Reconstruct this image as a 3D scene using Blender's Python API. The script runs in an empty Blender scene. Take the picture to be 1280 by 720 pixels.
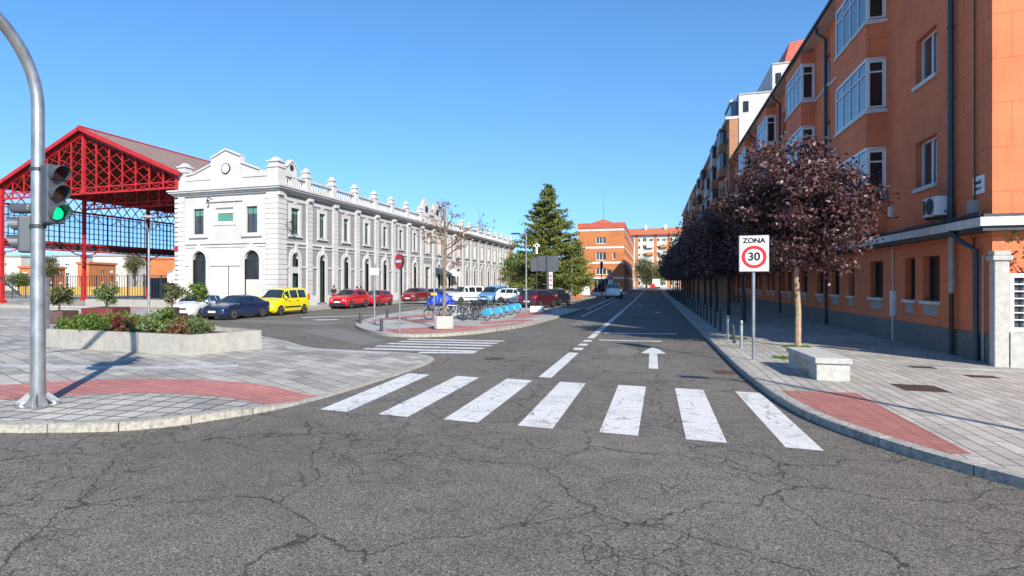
import bpy, bmesh, math, random
import numpy as np
from mathutils import Vector, Matrix
from mathutils.geometry import delaunay_2d_cdt
R = math.radians
PI = math.pi
scene = bpy.context.scene
col = scene.collection

# ------------------------------------------------------------------ camera, sky, sun, exposure
cd = bpy.data.cameras.new('camera')
cam = bpy.data.objects.new('camera', cd)
col.objects.link(cam)
cam.location = (0, 0, 2.2)
cam.rotation_euler = (R(90), 0, math.atan(255 / 733.5))
cd.sensor_width = 36
cd.lens = 733.5 / 1280 * 36
cd.shift_x = 80 / 1280
cd.shift_y = -7 / 1280
cd.clip_start = 0.1
cd.clip_end = 3000
scene.camera = cam

SUN_EL = 30.5
SUN_DIR = Vector((0.605, -0.797, 0)).normalized()          # horizontal direction TOWARDS the sun
world = bpy.data.worlds.new('World')
scene.world = world
world.use_nodes = True
wn = world.node_tree.nodes
wl = world.node_tree.links
sky = wn.new('ShaderNodeTexSky')
sky.sky_type = 'NISHITA'
sky.sun_disc = False
sky.sun_elevation = R(SUN_EL)
sky.sun_rotation = math.atan2(SUN_DIR.x, SUN_DIR.y)
sky.altitude = 800
sky.air_density = 1.1
sky.dust_density = 0.15
sky.ozone_density = 3.0
tc = wn.new('ShaderNodeTexCoord')
mpz = wn.new('ShaderNodeMapping')            # evens the sky out: the band near the horizon takes the bluer air from higher up
mpz.inputs['Scale'].default_value = (1, 1, 0.75)
mpz.inputs['Location'].default_value = (0, 0, 0.13)
nz = wn.new('ShaderNodeVectorMath'); nz.operation = 'NORMALIZE'
wl.new(tc.outputs['Generated'], mpz.inputs['Vector']); wl.new(mpz.outputs[0], nz.inputs[0]); wl.new(nz.outputs[0], sky.inputs['Vector'])
hs = wn.new('ShaderNodeHueSaturation')
hs.inputs['Saturation'].default_value = 1.22
hs.inputs['Hue'].default_value = 0.501
wl.new(sky.outputs[0], hs.inputs['Color'])
wl.new(hs.outputs[0], wn['Background'].inputs[0])
wn['Background'].inputs[1].default_value = 0.15
hs.inputs['Value'].default_value = 1.0

sl = bpy.data.lights.new('sun', 'SUN')
sl.energy = 5.0
sl.angle = R(0.53)
sl.color = (1.0, 0.94, 0.83)
so = bpy.data.objects.new('sun', sl)
col.objects.link(so)
so.rotation_euler = (Vector((SUN_DIR.x, SUN_DIR.y, math.tan(R(SUN_EL))))).to_track_quat('Z', 'Y').to_euler()
so.location = (40, -50, 60)
scene.view_settings.view_transform = 'Standard'
scene.view_settings.look = 'None'
scene.view_settings.gamma = 1
scene.view_settings.exposure = 0.56
scene.cycles.max_bounces = 6

# ------------------------------------------------------------------ materials
MATS = {}
def nt(name):
    m = bpy.data.materials.new(name)
    m.use_nodes = True
    MATS[name] = m
    return m, m.node_tree.nodes, m.node_tree.links, m.node_tree.nodes['Principled BSDF']

def tex_co(n, l, scale=1.0, rot=0.0, loc=(0, 0, 0)):
    g = n.new('ShaderNodeNewGeometry')
    mp = n.new('ShaderNodeMapping')
    mp.inputs['Scale'].default_value = (scale,) * 3 if not isinstance(scale, tuple) else scale
    mp.inputs['Rotation'].default_value = (0, 0, rot) if not isinstance(rot, tuple) else rot
    mp.inputs['Location'].default_value = loc
    l.new(g.outputs['Position'], mp.inputs['Vector'])
    return mp.outputs[0]

def noise(n, l, vec, scale, detail=4, rough=0.6):
    t = n.new('ShaderNodeTexNoise')
    t.inputs['Scale'].default_value = scale
    t.inputs['Detail'].default_value = detail
    t.inputs['Roughness'].default_value = rough
    if vec is not None: l.new(vec, t.inputs['Vector'])
    return t.outputs['Fac']

def ramp(n, l, fac, stops):
    r = n.new('ShaderNodeValToRGB')
    el = r.color_ramp.elements
    while len(el) < len(stops): el.new(0.5)
    for e, (p, c) in zip(el, stops):
        e.position = p
        e.color = (c, c, c, 1) if not isinstance(c, tuple) else (*c, 1)
    l.new(fac, r.inputs[0])
    return r.outputs[0]

def mix(n, l, a, b, fac, mode='MIX'):
    m = n.new('ShaderNodeMix')
    m.data_type = 'RGBA'
    m.blend_type = mode
    for i, v in ((0, fac), (6, a), (7, b)):
        if isinstance(v, (int, float)): m.inputs[i].default_value = v
        elif isinstance(v, tuple): m.inputs[i].default_value = (*v, 1)
        else: l.new(v, m.inputs[i])
    return m.outputs[2]

def math_n(n, l, op, a, b=0.0, c=0.0):
    m = n.new('ShaderNodeMath')
    m.operation = op
    for i, v in enumerate((a, b, c)):
        if isinstance(v, (int, float)): m.inputs[i].default_value = v
        else: l.new(v, m.inputs[i])
    return m.outputs[0]

def bump(n, l, p, h, strength=0.3, dist=0.02):
    b = n.new('ShaderNodeBump')
    b.inputs['Strength'].default_value = strength
    b.inputs['Distance'].default_value = dist
    l.new(h, b.inputs['Height'])
    l.new(b.outputs[0], p.inputs['Normal'])

def plain(name, c, rough=0.6, metal=0.0, var=0.12, vscale=3.0, coat=0.0, spec=None, dirt=0.0):
    m, n, l, p = nt(name)
    v = tex_co(n, l)
    f = noise(n, l, v, vscale, 5)
    hi = tuple(min(1, x * (1 + var)) for x in c)
    lo = tuple(x * (1 - var) for x in c)
    cc = ramp(n, l, f, [(0.3, lo), (0.7, hi)])
    if dirt:
        f2 = noise(n, l, tex_co(n, l, (1.3, 1.3, 0.35)), 2.2, 6, 0.7)
        cc = mix(n, l, cc, tuple(x * 0.45 for x in c), math_n(n, l, 'MULTIPLY', ramp(n, l, f2, [(0.52, 0.0), (0.72, 1.0)]), dirt))
    l.new(cc, p.inputs['Base Color'])
    p.inputs['Roughness'].default_value = rough
    p.inputs['Metallic'].default_value = metal
    p.inputs['Coat Weight'].default_value = coat
    if spec is not None: p.inputs['Specular IOR Level'].default_value = spec
    return m

def cracks(n, l, scale, width, warp=0.5, seed=0.0, wscale=1.6):
    """crack lines: voronoi cell borders on noise-warped position -> 1 on crack"""
    v = tex_co(n, l, 1.0, 0, (seed, seed * 2, 0))
    t = n.new('ShaderNodeTexNoise')
    t.inputs['Scale'].default_value = wscale
    t.inputs['Detail'].default_value = 5
    t.inputs['Roughness'].default_value = 0.58
    l.new(v, t.inputs['Vector'])
    vm = n.new('ShaderNodeVectorMath'); vm.operation = 'MULTIPLY_ADD'
    l.new(t.outputs['Color'], vm.inputs[0])
    vm.inputs[1].default_value = (warp,) * 3
    l.new(v, vm.inputs[2])
    vo = n.new('ShaderNodeTexVoronoi')
    vo.feature = 'DISTANCE_TO_EDGE'
    vo.inputs['Scale'].default_value = scale
    l.new(vm.outputs[0], vo.inputs['Vector'])
    return ramp(n, l, vo.outputs['Distance'], [(0.0, 1.0), (width, 0.0)])

def mat_asphalt():
    m, n, l, p = nt('asphalt')
    v = tex_co(n, l)
    big = noise(n, l, v, 0.22, 6, 0.62)
    mid = noise(n, l, v, 2.6, 6, 0.7)
    fine = noise(n, l, v, 52, 4, 0.8)
    grit = n.new('ShaderNodeTexVoronoi'); grit.inputs['Scale'].default_value = 42
    l.new(v, grit.inputs['Vector'])
    base = ramp(n, l, big, [(0.3, (0.138, 0.121, 0.099)), (0.62, (0.192, 0.171, 0.142))])
    base = mix(n, l, base, ramp(n, l, mid, [(0.3, 0.40), (0.7, 0.62)]), 0.8, 'OVERLAY')
    base = mix(n, l, base, ramp(n, l, fine, [(0.40, 0.04), (0.5, 0.48), (0.61, 0.92)]), 0.9, 'OVERLAY')
    stones = ramp(n, l, grit.outputs['Color'], [(0.0, 0.30), (0.65, 0.5), (1.0, 0.82)])
    base = mix(n, l, base, stones, 0.6, 'OVERLAY')
    pits = ramp(n, l, noise(n, l, v, 26, 3, 0.6), [(0.60, 0.0), (0.635, 1.0)])
    base = mix(n, l, base, (0.035, 0.033, 0.031), math_n(n, l, 'MULTIPLY', pits, 0.75))
    st_ = ramp(n, l, noise(n, l, tex_co(n, l, (1.0, 0.35, 1.0)), 0.8, 6, 0.65), [(0.56, 0.0), (0.74, 0.45)])
    base = mix(n, l, base, (0.075, 0.068, 0.060), st_)
    msk = ramp(n, l, noise(n, l, v, 0.35, 3), [(0.42, 0.1), (0.56, 1.0)])
    c1 = math_n(n, l, 'MULTIPLY', cracks(n, l, 0.5, 0.0105, 0.75, 0.0, 1.3), 1.0)
    c2 = math_n(n, l, 'MULTIPLY', cracks(n, l, 1.5, 0.022, 0.45, 7.3, 1.8), msk)
    c3 = math_n(n, l, 'MULTIPLY', cracks(n, l, 3.2, 0.034, 0.30, 3.1, 3.0), math_n(n, l, 'MULTIPLY', msk, 0.75))
    brk = ramp(n, l, noise(n, l, v, 3.3, 3), [(0.38, 0.3), (0.52, 1.0)])
    cr = math_n(n, l, 'MULTIPLY', math_n(n, l, 'MAXIMUM', math_n(n, l, 'MAXIMUM', c1, c2), c3), brk)
    base = mix(n, l, base, (0.022, 0.021, 0.020), math_n(n, l, 'MULTIPLY', cr, 0.9))
    l.new(base, p.inputs['Base Color'])
    p.inputs['Roughness'].default_value = 0.85
    p.inputs['Specular IOR Level'].default_value = 0.3
    h = math_n(n, l, 'SUBTRACT', math_n(n, l, 'MULTIPLY', fine, 0.5), math_n(n, l, 'ADD', math_n(n, l, 'MULTIPLY', cr, 0.8), math_n(n, l, 'MULTIPLY', pits, 0.5)))
    bump(n, l, p, h, 0.6, 0.012)
    return m

def mat_paint():
    m, n, l, p = nt('road_paint')
    v = tex_co(n, l)
    f = noise(n, l, v, 9, 6, 0.7)
    base = ramp(n, l, f, [(0.3, (0.56, 0.545, 0.51)), (0.65, (0.72, 0.70, 0.66))])
    msk = ramp(n, l, noise(n, l, v, 1.2, 3), [(0.35, 0.3), (0.5, 1.0)])
    c1 = cracks(n, l, 0.5, 0.0105, 0.75, 0.0, 1.3)
    c2 = math_n(n, l, 'MULTIPLY', cracks(n, l, 1.5, 0.022, 0.45, 7.3, 1.8), msk)
    wear = ramp(n, l, noise(n, l, v, 14, 8, 0.85), [(0.565, 0.0), (0.62, 0.85)])
    thin = ramp(n, l, noise(n, l, v, 0.9, 5, 0.7), [(0.5, 0.0), (0.75, 0.4)])
    base = mix(n, l, base, (0.16, 0.15, 0.14), thin)
    brk = ramp(n, l, noise(n, l, v, 3.3, 3), [(0.42, 0.1), (0.56, 1.0)])
    cr = math_n(n, l, 'MAXIMUM', math_n(n, l, 'MULTIPLY', math_n(n, l, 'MAXIMUM', c1, c2), brk), wear)
    base = mix(n, l, base, (0.075, 0.072, 0.07), math_n(n, l, 'MULTIPLY', cr, 0.92))
    l.new(base, p.inputs['Base Color'])
    p.inputs['Roughness'].default_value = 0.7
    bump(n, l, p, cr, -0.3, 0.008)
    return m

def mat_slabs(name, c1, c2, cm, w, h, rot, mortar=0.012, patch=0.3, off=0.5, jumble=0.0):
    m, n, l, p = nt(name)
    v = tex_co(n, l, 1.0, rot)
    if jumble:
        t = n.new('ShaderNodeTexNoise'); t.inputs['Scale'].default_value = 0.5
        l.new(v, t.inputs['Vector'])
        vm = n.new('ShaderNodeVectorMath'); vm.operation = 'MULTIPLY_ADD'
        l.new(t.outputs['Color'], vm.inputs[0]); vm.inputs[1].default_value = (jumble,) * 3
        l.new(v, vm.inputs[2]); v = vm.outputs[0]
    b = n.new('ShaderNodeTexBrick')
    b.inputs['Scale'].default_value = 1
    b.inputs['Brick Width'].default_value = w
    b.inputs['Row Height'].default_value = h
    b.inputs['Mortar Size'].default_value = mortar
    b.inputs['Mortar Smooth'].default_value = 0.2
    b.offset = off
    b.inputs['Color1'].default_value = (*c1, 1)
    b.inputs['Color2'].default_value = (*c2, 1)
    b.inputs['Mortar'].default_value = (*cm, 1)
    l.new(v, b.inputs['Vector'])
    big = noise(n, l, tex_co(n, l), 0.5, 5, 0.65)
    fine = noise(n, l, tex_co(n, l), 38, 4, 0.75)
    base = mix(n, l, b.outputs['Color'], ramp(n, l, big, [(0.32, 0.36), (0.66, 0.6)]), patch * 2, 'OVERLAY')
    base = mix(n, l, base, ramp(n, l, fine, [(0.3, 0.33), (0.7, 0.64)]), 0.8, 'OVERLAY')
    spots = ramp(n, l, noise(n, l, tex_co(n, l), 11, 3), [(0.68, 0.0), (0.72, 1.0)])
    base = mix(n, l, base, tuple(x * 0.5 for x in c1), math_n(n, l, 'MULTIPLY', spots, 0.5))
    l.new(base, p.inputs['Base Color'])
    p.inputs['Roughness'].default_value = 0.8
    bump(n, l, p, math_n(n, l, 'SUBTRACT', math_n(n, l, 'MULTIPLY', fine, 0.25), b.outputs['Fac']), 0.5, 0.01)
    return m

def mat_tactile():
    m, n, l, p = nt('tactile_paving')
    v = tex_co(n, l, 1.0, R(90))
    b = n.new('ShaderNodeTexBrick')
    b.inputs['Scale'].default_value = 1
    b.inputs['Brick Width'].default_value = 0.2
    b.inputs['Row Height'].default_value = 0.2
    b.inputs['Mortar Size'].default_value = 0.006
    b.offset = 0
    b.inputs['Color1'].default_value = (0.56, 0.20, 0.155, 1)
    b.inputs['Color2'].default_value = (0.45, 0.155, 0.12, 1)
    b.inputs['Mortar'].default_value = (0.12, 0.04, 0.03, 1)
    l.new(v, b.inputs['Vector'])
    w = n.new('ShaderNodeTexWave'); w.inputs['Scale'].default_value = 6.5
    w.bands_direction = 'Y'
    l.new(v, w.inputs['Vector'])
    w2 = n.new('ShaderNodeTexWave'); w2.inputs['Scale'].default_value = 6.5
    l.new(v, w2.inputs['Vector'])
    dots = math_n(n, l, 'MULTIPLY', w.outputs['Fac'], w2.outputs['Fac'])
    base = mix(n, l, b.outputs['Color'], (0.10, 0.035, 0.03), ramp(n, l, dots, [(0.0, 0.85), (0.3, 0.0)]))
    base = mix(n, l, base, (0.55, 0.30, 0.25), math_n(n, l, 'MULTIPLY', noise(n, l, tex_co(n, l), 4, 5), 0.25))
    l.new(base, p.inputs['Base Color'])
    p.inputs['Roughness'].default_value = 0.8
    bump(n, l, p, dots, 0.5, 0.01)
    return m

def mat_render(name, c, joint=None, jw=1.3, jh=0.9, dirt=0.25, fine_s=18, bumpd=0.3):
    """painted render with faint block joints on vertical walls"""
    m, n, l, p = nt(name)
    g = n.new('ShaderNodeNewGeometry')
    sp = n.new('ShaderNodeSeparateXYZ'); l.new(g.outputs['Position'], sp.inputs[0])
    cb = n.new('ShaderNodeCombineXYZ')
    l.new(math_n(n, l, 'ADD', sp.outputs[0], sp.outputs[1]), cb.inputs[0]); l.new(sp.outputs[2], cb.inputs[1])
    v = tex_co(n, l)
    big = noise(n, l, v, 0.6, 6, 0.65)
    fn = noise(n, l, v, fine_s, 5, 0.7)
    streak = noise(n, l, tex_co(n, l, (2.2, 2.2, 0.25)), 1.6, 6, 0.7)
    base = ramp(n, l, big, [(0.3, tuple(x * 0.86 for x in c)), (0.7, tuple(min(1, x * 1.1) for x in c))])
    base = mix(n, l, base, tuple(x * 0.55 for x in c), math_n(n, l, 'MULTIPLY', ramp(n, l, streak, [(0.56, 0.0), (0.78, 1.0)]), dirt))
    base = mix(n, l, base, ramp(n, l, fn, [(0.3, 0.42), (0.7, 0.57)]), 0.7, 'OVERLAY')
    h = fn
    if joint is not None:
        b = n.new('ShaderNodeTexBrick')
        b.inputs['Scale'].default_value = 1
        b.inputs['Brick Width'].default_value = jw
        b.inputs['Row Height'].default_value = jh
        b.inputs['Mortar Size'].default_value = 0.007
        b.inputs['Mortar Smooth'].default_value = 0.3
        l.new(cb.outputs[0], b.inputs['Vector'])
        base = mix(n, l, base, tuple(x * joint for x in c), math_n(n, l, 'MULTIPLY', b.outputs['Fac'], 0.75))
        h = math_n(n, l, 'SUBTRACT', fn, b.outputs['Fac'])
    l.new(base, p.inputs['Base Color'])
    p.inputs['Roughness'].default_value = 0.85
    p.inputs['Specular IOR Level'].default_value = 0.25
    bump(n, l, p, h, bumpd, 0.01)
    return m

def mat_brick(name, c1, c2, cm, w=0.25, h=0.075, mortar=0.008):
    m, n, l, p = nt(name)
    g = n.new('ShaderNodeNewGeometry')
    sp = n.new('ShaderNodeSeparateXYZ'); l.new(g.outputs['Position'], sp.inputs[0])
    cb = n.new('ShaderNodeCombineXYZ')
    l.new(math_n(n, l, 'ADD', sp.outputs[0], sp.outputs[1]), cb.inputs[0]); l.new(sp.outputs[2], cb.inputs[1])
    b = n.new('ShaderNodeTexBrick')
    b.inputs['Scale'].default_value = 1
    b.inputs['Brick Width'].default_value = w
    b.inputs['Row Height'].default_value = h
    b.inputs['Mortar Size'].default_value = mortar
    b.inputs['Color1'].default_value = (*c1, 1); b.inputs['Color2'].default_value = (*c2, 1)
    b.inputs['Mortar'].default_value = (*cm, 1)
    l.new(cb.outputs[0], b.inputs['Vector'])
    big = noise(n, l, tex_co(n, l), 0.4, 5)
    base = mix(n, l, b.outputs['Color'], ramp(n, l, big, [(0.3, 0.4), (0.7, 0.58)]), 0.8, 'OVERLAY')
    l.new(base, p.inputs['Base Color'])
    p.inputs['Roughness'].default_value = 0.85
    return m

def mat_glass(name, c, rough=0.04, spec=0.8):
    m, n, l, p = nt(name)
    f = noise(n, l, tex_co(n, l, (1.1, 1.1, 0.3)), 1.3, 3)
    l.new(ramp(n, l, f, [(0.35, c), (0.7, tuple(min(1, x * 2.2 + 0.01) for x in c))]), p.inputs['Base Color'])
    p.inputs['Roughness'].default_value = rough
    p.inputs['Specular IOR Level'].default_value = spec
    return m

def mat_leaf(name, c1, c2, rough=0.5, trans=0.25, c3=None):
    m, n, l, p = nt(name)
    f = noise(n, l, tex_co(n, l), 5.0, 2, 0.5)
    stops = [(0.32, c1), (0.62, c2)] + ([(0.72, c3)] if c3 else [])
    cc = ramp(n, l, f, stops)
    l.new(cc, p.inputs['Base Color'])
    p.inputs['Roughness'].default_value = rough
    tr = n.new('ShaderNodeBsdfTranslucent'); l.new(cc, tr.inputs[0])
    mx = n.new('ShaderNodeMixShader'); mx.inputs[0].default_value = trans
    l.new(p.outputs[0], mx.inputs[1]); l.new(tr.outputs[0], mx.inputs[2])
    l.new(mx.outputs[0], n['Material Output'].inputs[0])
    return m

M = dict(
    asphalt=mat_asphalt(), paint=mat_paint(), patch=plain('asphalt_repair', (0.17, 0.157, 0.137), 0.9, var=0.3, vscale=30),
    pav_l=mat_slabs('grey_slab_paving', (0.47, 0.43, 0.37), (0.28, 0.255, 0.225), (0.07, 0.065, 0.055), 0.62, 0.41, R(24), 0.012, 0.6, 0.37, 0.12),
    pav_sq=mat_slabs('square_slab_paving', (0.50, 0.46, 0.40), (0.33, 0.305, 0.265), (0.05, 0.045, 0.035), 0.38, 0.38, R(-8), 0.02, 0.4, 0.0, 0.1),
    pav_r=mat_slabs('long_slab_paving', (0.47, 0.43, 0.37), (0.355, 0.325, 0.28), (0.09, 0.08, 0.07), 0.60, 0.22, R(90), 0.010, 0.4, 0.5),
    pav_i=mat_slabs('pale_concrete_paving', (0.43, 0.405, 0.36), (0.36, 0.34, 0.305), (0.2, 0.19, 0.18), 0.4, 0.4, 0, 0.008, 0.4, 0.0),
    red_pav=mat_slabs('red_slab_paving', (0.52, 0.20, 0.165), (0.40, 0.155, 0.13), (0.13, 0.06, 0.05), 0.4, 0.2, R(12), 0.006, 0.4),
    tactile=mat_tactile(),
    pale_pav=mat_slabs('pale_slab_paving', (0.52, 0.50, 0.47), (0.46, 0.45, 0.42), (0.2, 0.19, 0.17), 0.6, 0.4, R(12), 0.01, 0.3),
    kerb=plain('kerb_concrete', (0.36, 0.33, 0.28), 0.85, var=0.35, vscale=14, dirt=0.9),
    kerb_dark=plain('kerb_granite', (0.34, 0.315, 0.275), 0.85, var=0.35, vscale=14, dirt=0.8),
    earth=plain('dry_earth', (0.20, 0.17, 0.13), 0.95, var=0.3),
    soil=plain('soil', (0.06, 0.045, 0.03), 0.95, var=0.3, vscale=9),
    concrete=plain('concrete', (0.35, 0.33, 0.29), 0.85, var=0.14, vscale=5, dirt=0.25),
    stone=plain('cut_stone', (0.44, 0.42, 0.38), 0.85, var=0.15, vscale=8, dirt=0.35),
    orange=mat_render('orange_render', (0.72, 0.20, 0.088), 0.3, 2.1, 1.13, 0.6),
    plinth=mat_render('grey_plinth_render', (0.17, 0.165, 0.155), 0.5, 1.6, 2.4, 0.5, 6, 0.5),
    eavewhite=plain('weathered_white_paint', (0.62, 0.61, 0.58), 0.7, var=0.15, dirt=0.5),
    white=mat_render('white_render', (0.53, 0.515, 0.495), None, dirt=0.45),
    white_r=mat_render('white_rusticated', (0.80, 0.785, 0.76), 0.62, 3.0, 0.36, 0.10),
    grey_r=mat_render('grey_render', (0.26, 0.26, 0.262), None, dirt=0.25),
    cream=mat_render('cream_render', (0.56, 0.52, 0.45), None, dirt=0.25),
    brownbrick=mat_brick('brown_brick', (0.44, 0.18, 0.075), (0.34, 0.14, 0.06), (0.30, 0.24, 0.18)),
    redbrick=mat_brick('orange_brick', (0.56, 0.19, 0.055), (0.46, 0.15, 0.045), (0.38, 0.16, 0.08)),
    tile=plain('clay_tile', (0.50, 0.14, 0.06), 0.8, var=0.25, vscale=2),
    redroof=plain('red_sheet', (0.46, 0.085, 0.045), 0.6, var=0.2, vscale=2),
    redsteel=plain('red_painted_steel', (0.42, 0.020, 0.022), 0.5, var=0.2, vscale=2, spec=0.4),
    roofsheet=plain('fibre_cement_sheet', (0.25, 0.16, 0.13), 0.85, var=0.2, vscale=1.5, dirt=0.4),
    glass_sky=mat_glass('window_glass', (0.03, 0.035, 0.04), 0.03, 1.0),
    glass_green=mat_glass('green_window_glass', (0.008, 0.035, 0.027), 0.08, 0.6),
    glass_dark=mat_glass('dark_window_glass', (0.012, 0.013, 0.014), 0.08, 0.5),
    clere=mat_glass('clerestory_glass', (0.33, 0.45, 0.58), 0.15, 0.5),
    frame_w=plain('white_frame', (0.74, 0.74, 0.74), 0.45, var=0.05),
    frame_d=plain('dark_frame', (0.035, 0.035, 0.035), 0.5, var=0.1),
    shutter_o=plain('orange_shutter', (0.52, 0.22, 0.09), 0.6, var=0.1),
    shutter=plain('brown_blind', (0.12, 0.085, 0.07), 0.6, var=0.1),
    dark=plain('black_plastic', (0.018, 0.018, 0.02), 0.55, var=0.1),
    grey=plain('grey_metal', (0.30, 0.31, 0.32), 0.4, 0.6, var=0.15),
    galv=plain('galvanised_steel', (0.42, 0.43, 0.43), 0.38, 0.75, var=0.25, vscale=4, dirt=0.4),
    darkmetal=plain('dark_painted_metal', (0.045, 0.05, 0.055), 0.5, 0.2, var=0.2),
    fencewall=plain('dark_red_panel', (0.07, 0.015, 0.015), 0.6, var=0.2),
    blind_green=plain('green_blind', (0.09, 0.24, 0.19), 0.6, var=0.15),
    underside=plain('dark_roof_boards', (0.09, 0.03, 0.025), 0.8, var=0.3),
    signback=plain('sign_back_grey', (0.085, 0.095, 0.11), 0.5, 0.3, var=0.1),
    signwhite=plain('sign_white', (0.82, 0.82, 0.82), 0.4, var=0.03),
    signred=plain('sign_red', (0.72, 0.012, 0.015), 0.4, var=0.03),
    signpink=plain('faded_sign_red', (0.75, 0.10, 0.17), 0.4, var=0.05),
    signblack=plain('sign_black', (0.015, 0.015, 0.015), 0.5, var=0.03),
    bluegrey=plain('blue_grey_pipe', (0.035, 0.06, 0.085), 0.45, 0.1, var=0.2),
    pvc=plain('grey_pvc', (0.33, 0.33, 0.32), 0.5, var=0.15),
    rust=plain('rusty_iron', (0.085, 0.052, 0.038), 0.8, 0.2, var=0.3, vscale=6),
    corten=plain('brown_box', (0.10, 0.055, 0.045), 0.7, var=0.25),
    maroon=plain('maroon_box', (0.16, 0.025, 0.03), 0.6, var=0.15),
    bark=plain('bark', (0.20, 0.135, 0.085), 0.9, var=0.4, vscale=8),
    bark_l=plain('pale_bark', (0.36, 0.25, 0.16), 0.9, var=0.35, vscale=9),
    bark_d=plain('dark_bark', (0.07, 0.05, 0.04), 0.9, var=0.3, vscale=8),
    plum=mat_leaf('plum_leaf', (0.026, 0.009, 0.010), (0.135, 0.066, 0.062), 0.46, 0.10, (0.20, 0.06, 0.06)),  # middle tone brightened to paint in the highlights on sunlit leaves
    fir=mat_leaf('fir_needles', (0.055, 0.08, 0.016), (0.23, 0.25, 0.05), 0.6, 0.15),
    green=mat_leaf('green_leaf', (0.05, 0.10, 0.015), (0.17, 0.25, 0.035), 0.5, 0.3),
    olive=mat_leaf('olive_leaf', (0.06, 0.075, 0.025), (0.15, 0.15, 0.05), 0.55, 0.25, (0.22, 0.16, 0.05)),
    sage=mat_leaf('grey_green_leaf', (0.06, 0.10, 0.03), (0.19, 0.24, 0.08), 0.55, 0.25),
    rustleaf=mat_leaf('russet_leaf', (0.11, 0.05, 0.025), (0.24, 0.10, 0.04), 0.6, 0.25),
    redleaf=mat_leaf('red_leaf', (0.10, 0.012, 0.015), (0.26, 0.03, 0.03), 0.5, 0.25),
    lilac=mat_leaf('lilac_bloom', (0.13, 0.11, 0.20), (0.24, 0.2, 0.33), 0.6, 0.25),
    tyre=plain('tyre_rubber', (0.015, 0.015, 0.015), 0.8, var=0.1),
    rim=plain('wheel_rim', (0.42, 0.42, 0.43), 0.3, 0.8, var=0.05),
    carglass=mat_glass('car_glass', (0.008, 0.012, 0.016), 0.02, 0.9),
    lamp_clear=plain('headlamp_lens', (0.55, 0.56, 0.58), 0.1, 0.3, var=0.05, coat=1),
    lamp_red=plain('tail_lamp_lens', (0.42, 0.006, 0.008), 0.15, var=0.05, coat=1),
    shareblue=plain('light_blue_plastic', (0.10, 0.50, 0.72), 0.4, var=0.06),
    tarp=plain('blue_tarpaulin', (0.008, 0.045, 0.42), 0.45, var=0.25, vscale=2),
    skin=plain('skin', (0.42, 0.24, 0.17), 0.6, var=0.05),
    cloth_d=plain('dark_cloth', (0.02, 0.022, 0.028), 0.85, var=0.15),
    cloth_b=plain('blue_cloth', (0.04, 0.06, 0.12), 0.85, var=0.15),
    yellowplate=plain('yellow_plate', (0.65, 0.45, 0.02), 0.5, var=0.05),
)
def paint(name, c, metal=0.0):
    return plain(name, c, 0.3, metal, var=0.03, coat=1.0)
for k, c in dict(p_white=(0.72, 0.73, 0.74), p_navy=(0.010, 0.020, 0.065), p_yellow=(0.72, 0.60, 0.01), p_red=(0.55, 0.012, 0.014), p_red2=(0.42, 0.008, 0.016),
                 p_maroon=(0.20, 0.010, 0.014), p_lblue=(0.17, 0.36, 0.58), p_silver=(0.58, 0.60, 0.63), p_black=(0.02, 0.02, 0.025), p_plum=(0.06, 0.012, 0.018)).items():
    M[k] = paint('car_paint_' + k[2:], c, 0.3 if k in ('p_silver', 'p_lblue') else 0.0)
def mat_emit(name, c, s):
    m, n, l, p = nt(name)
    p.inputs['Base Color'].default_value = (*c, 1)
    p.inputs['Emission Color'].default_value = (*c, 1)
    p.inputs['Emission Strength'].default_value = s
    return m
M['greenlight'] = mat_emit('green_signal_light', (0.0, 0.62, 0.22), 1.1)
M['lens_red'] = plain('red_signal_lens', (0.10, 0.015, 0.01), 0.2, var=0.2)
M['lens_amber'] = plain('amber_signal_lens', (0.16, 0.05, 0.01), 0.2, var=0.2)

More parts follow.
